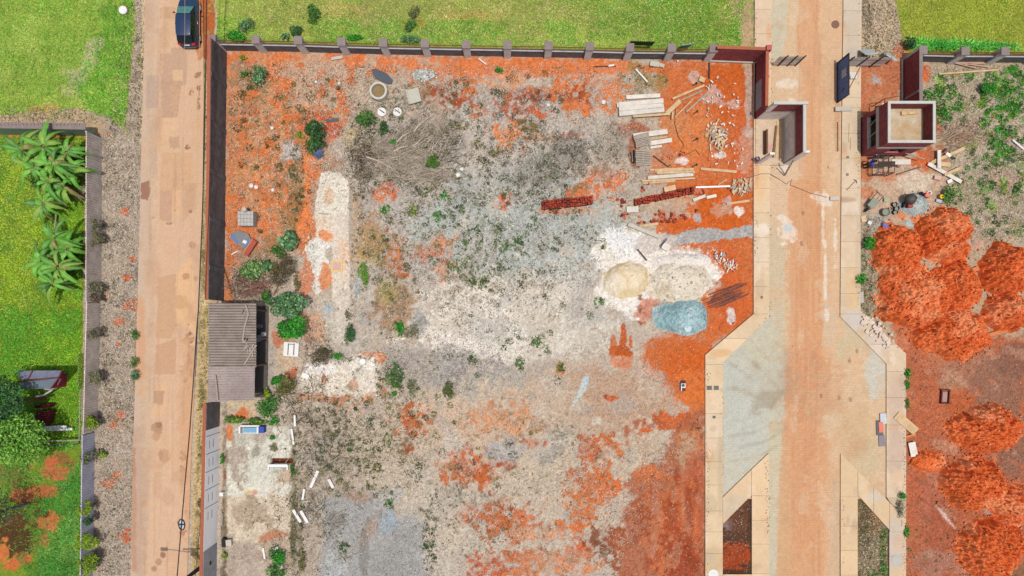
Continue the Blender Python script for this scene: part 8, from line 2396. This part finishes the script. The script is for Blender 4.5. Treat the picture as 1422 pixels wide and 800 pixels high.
for poly, per, pal in (([(500, 110), (780, 100), (800, 420), (640, 410), (500, 420)], .42, WG + WD), ([(440, 470), (640, 560), (600, 690), (430, 700)], .4, WG + OLIVE), ([(330, 100), (480, 100), (430, 300), (330, 330)], .3, OLIVE + WG), ([(600, 580), (760, 600), (700, 800), (600, 800)], .07, WD + OLIVE), ([(640, 400), (860, 430), (780, 540), (600, 520)], .13, WG), ([(1290, 95), (1450, 95), (1450, 330), (1340, 330)],   .4, BRIGHT + GREENS)):
    parts.append(weeds(poly, per, pal, .14, .36, 34, None, .2))
stuff('low_weeds', parts, LEAF)

# gravel and broken stones
def gravel(poly, per, pal, r, nz=None):
    X, Y = sample(poly, per, nz)
    wx, wy = world_xy(X, Y)
    n = len(X)
    return rocks(wx, wy, gz_arr(X, Y) + .01, r * RNG.uniform(.5, 1.6, n), pick(pal, n, .12))


PALE = [(232, 226, 214), (206, 198, 186), (190, 176, 160), (240, 236, 228)]
parts = [gravel(LOT, 5, PALE, .035, (40, .45, 2)), gravel([(600, 430), (980, 500), (976, 830), (600, 830)], 6, PALE + [(140, 120, 100)], .03), gravel(ell(990, 150, 46, 60), 9, [(240, 226, 214), (236, 150, 110), (214, 120, 80)], .04), gravel(ell(690, 460, 120, 80), 8, PALE, .04),
         gravel(ell(655, 655, 26, 20), 20, [(214, 110, 60), (190, 90, 48)], .05), gravel(ell(820, 690, 40, 50), 14, [(216, 112, 58), (198, 96, 48)], .045), gravel(ell(700, 725, 46, 30), 14, [(206, 104, 56), (186, 90, 50)], .045), gravel(ell(570, 585, 16, 20), 20, [(206, 104, 56)], .05), gravel(ell(702, 277, 8, 8), 50, [(240, 124, 76), (222, 104, 60)], .06),
         gravel([(1258, 490), (1420, 490), (1420, 830), (1258, 830)], 8, [(214, 130, 90), (190, 100, 64), (226, 190, 170)], .04), gravel(ell(1210, 760, 16, 36), 10, PALE, .05), gravel(ell(1022, 740, 16, 40), 12, PALE + [(180, 80, 50)], .035), gravel(ell(1270, 250, 50, 30), 8, PALE, .04), gravel([(316, 84), (470, 90), (420, 300), (316, 418)], 7, PALE + [(226, 150, 100)], .035), gravel([(140, 190), (192, 190), (184, 830), (136, 830)], 8, PALE, .03), gravel(ell(470, 520, 60, 30), 14, PALE, .06), gravel(ell(880, 345, 60, 24), 16, [(244, 240, 236), (226, 220, 210)], .05)]
stuff('gravel', parts, STONE)

# dead brushwood in the north of the lot
def brush(cx, cy, rx, ry, n, ln, ang, spread, pal, r=.014):
    x, y = cx + RNG.normal(size=n) * rx * .5, cy + RNG.normal(size=n) * ry * .5
    a = R(ang) + RNG.normal(size=n) * R(spread)
    l = ln * RNG.uniform(.4, 1.4, n)
    wx, wy = world_xy(x, y)
    z = RNG.uniform(.03, .25, n)
    P0 = np.stack([wx - np.cos(a) * l / 2, wy - np.sin(a) * l / 2, z], 1)
    P1 = np.stack([wx + np.cos(a) * l / 2, wy + np.sin(a) * l / 2, np.clip(z + RNG.normal(size=n) * .1, .02, .4)], 1)
    return sticks(P0, P1, r * RNG.uniform(.6, 1.8, n), pick(pal, n, .12))


TW = [(214, 198, 178), (190, 172, 152), (160, 142, 120), (230, 218, 200)]
parts = [brush(575, 205, 60, 30, 420, .9, 35, 50, TW), brush(590, 195, 40, 24, 160, 1.3, 45, 30, TW, .02), brush(560, 235, 50, 22, 260, .9, -10, 35, TW), brush(530, 225, 30, 30, 160, .9, -40, 30, TW), brush(600, 245, 40, 10, 160, .8, 8, 25, TW), brush(505, 220, 20, 36, 130, .8, 70, 40, DRK), brush(345, 392, 36, 24, 260, .8, 30, 60, TW + DRK), brush(355, 400, 30, 14, 60, 1.3, 20, 30, [(160, 110, 100)], .02), brush(430, 480, 16, 30, 80, .8, -50, 40, TW + [(180, 120, 90)]), brush(440, 530, 24, 16, 36, .7, 60, 60, TW + DRK),
         brush(440, 640, 46, 90, 300, .5, 60, 60, DRK + TW), brush(620, 205, 30, 30, 160, .5, 60, 60, DRK), brush(1330, 190, 44, 18, 180, 1.0, 20, 25, [(206, 170, 140), (180, 140, 114), (226, 206, 180)]), brush(130, 630, 8, 14, 40, .6, 20, 60, DRK), brush(132, 440, 8, 20, 50, .6, 20, 60, DRK), brush(125, 665, 8, 10, 40, .6, 20, 60, DRK), brush(410, 560, 30, 30, 130, .6, 80, 50, TW + DRK), brush(1250, 708, 6, 16, 60, .5, 60, 50, GRY)]
stuff('dead_brushwood', parts, STRAW)
for k, (x, y, l, a, lb) in enumerate(((588, 172, 2.0, 42, 'long pale dead branch pointing up right in the brushwood'), (530, 228, 2.6, -24, 'long curved pale branch on the left of the brushwood'), (563, 190, 1.6, 36, 'thick pale dead branch in the middle of the brushwood'), (560, 207, 1.5, 20, 'short pale dead branch low in the brushwood'))):
    c = Vector(G(x, y, .2))
    d = Vector((math.cos(R(a)), math.sin(R(a)), 0))
    nn = Vector((-d.y, d.x, 0))
    o = MB().tube([c - d * l / 2, c - d * l * .15 + nn * .1 + Vector((0, 0, .05)), c + d * l * .2 + nn * .06, c + d * l / 2 - nn * .05], .06, 7, .025).tube([c, c + d * .3 + nn * .45], .03, 5, .012).build('dead_branch', mat('bleached_wood', (226, 212, 192), .9, (190, 172, 150), 6, .8, .1, .1))
    tag(o, lb, 'branch')
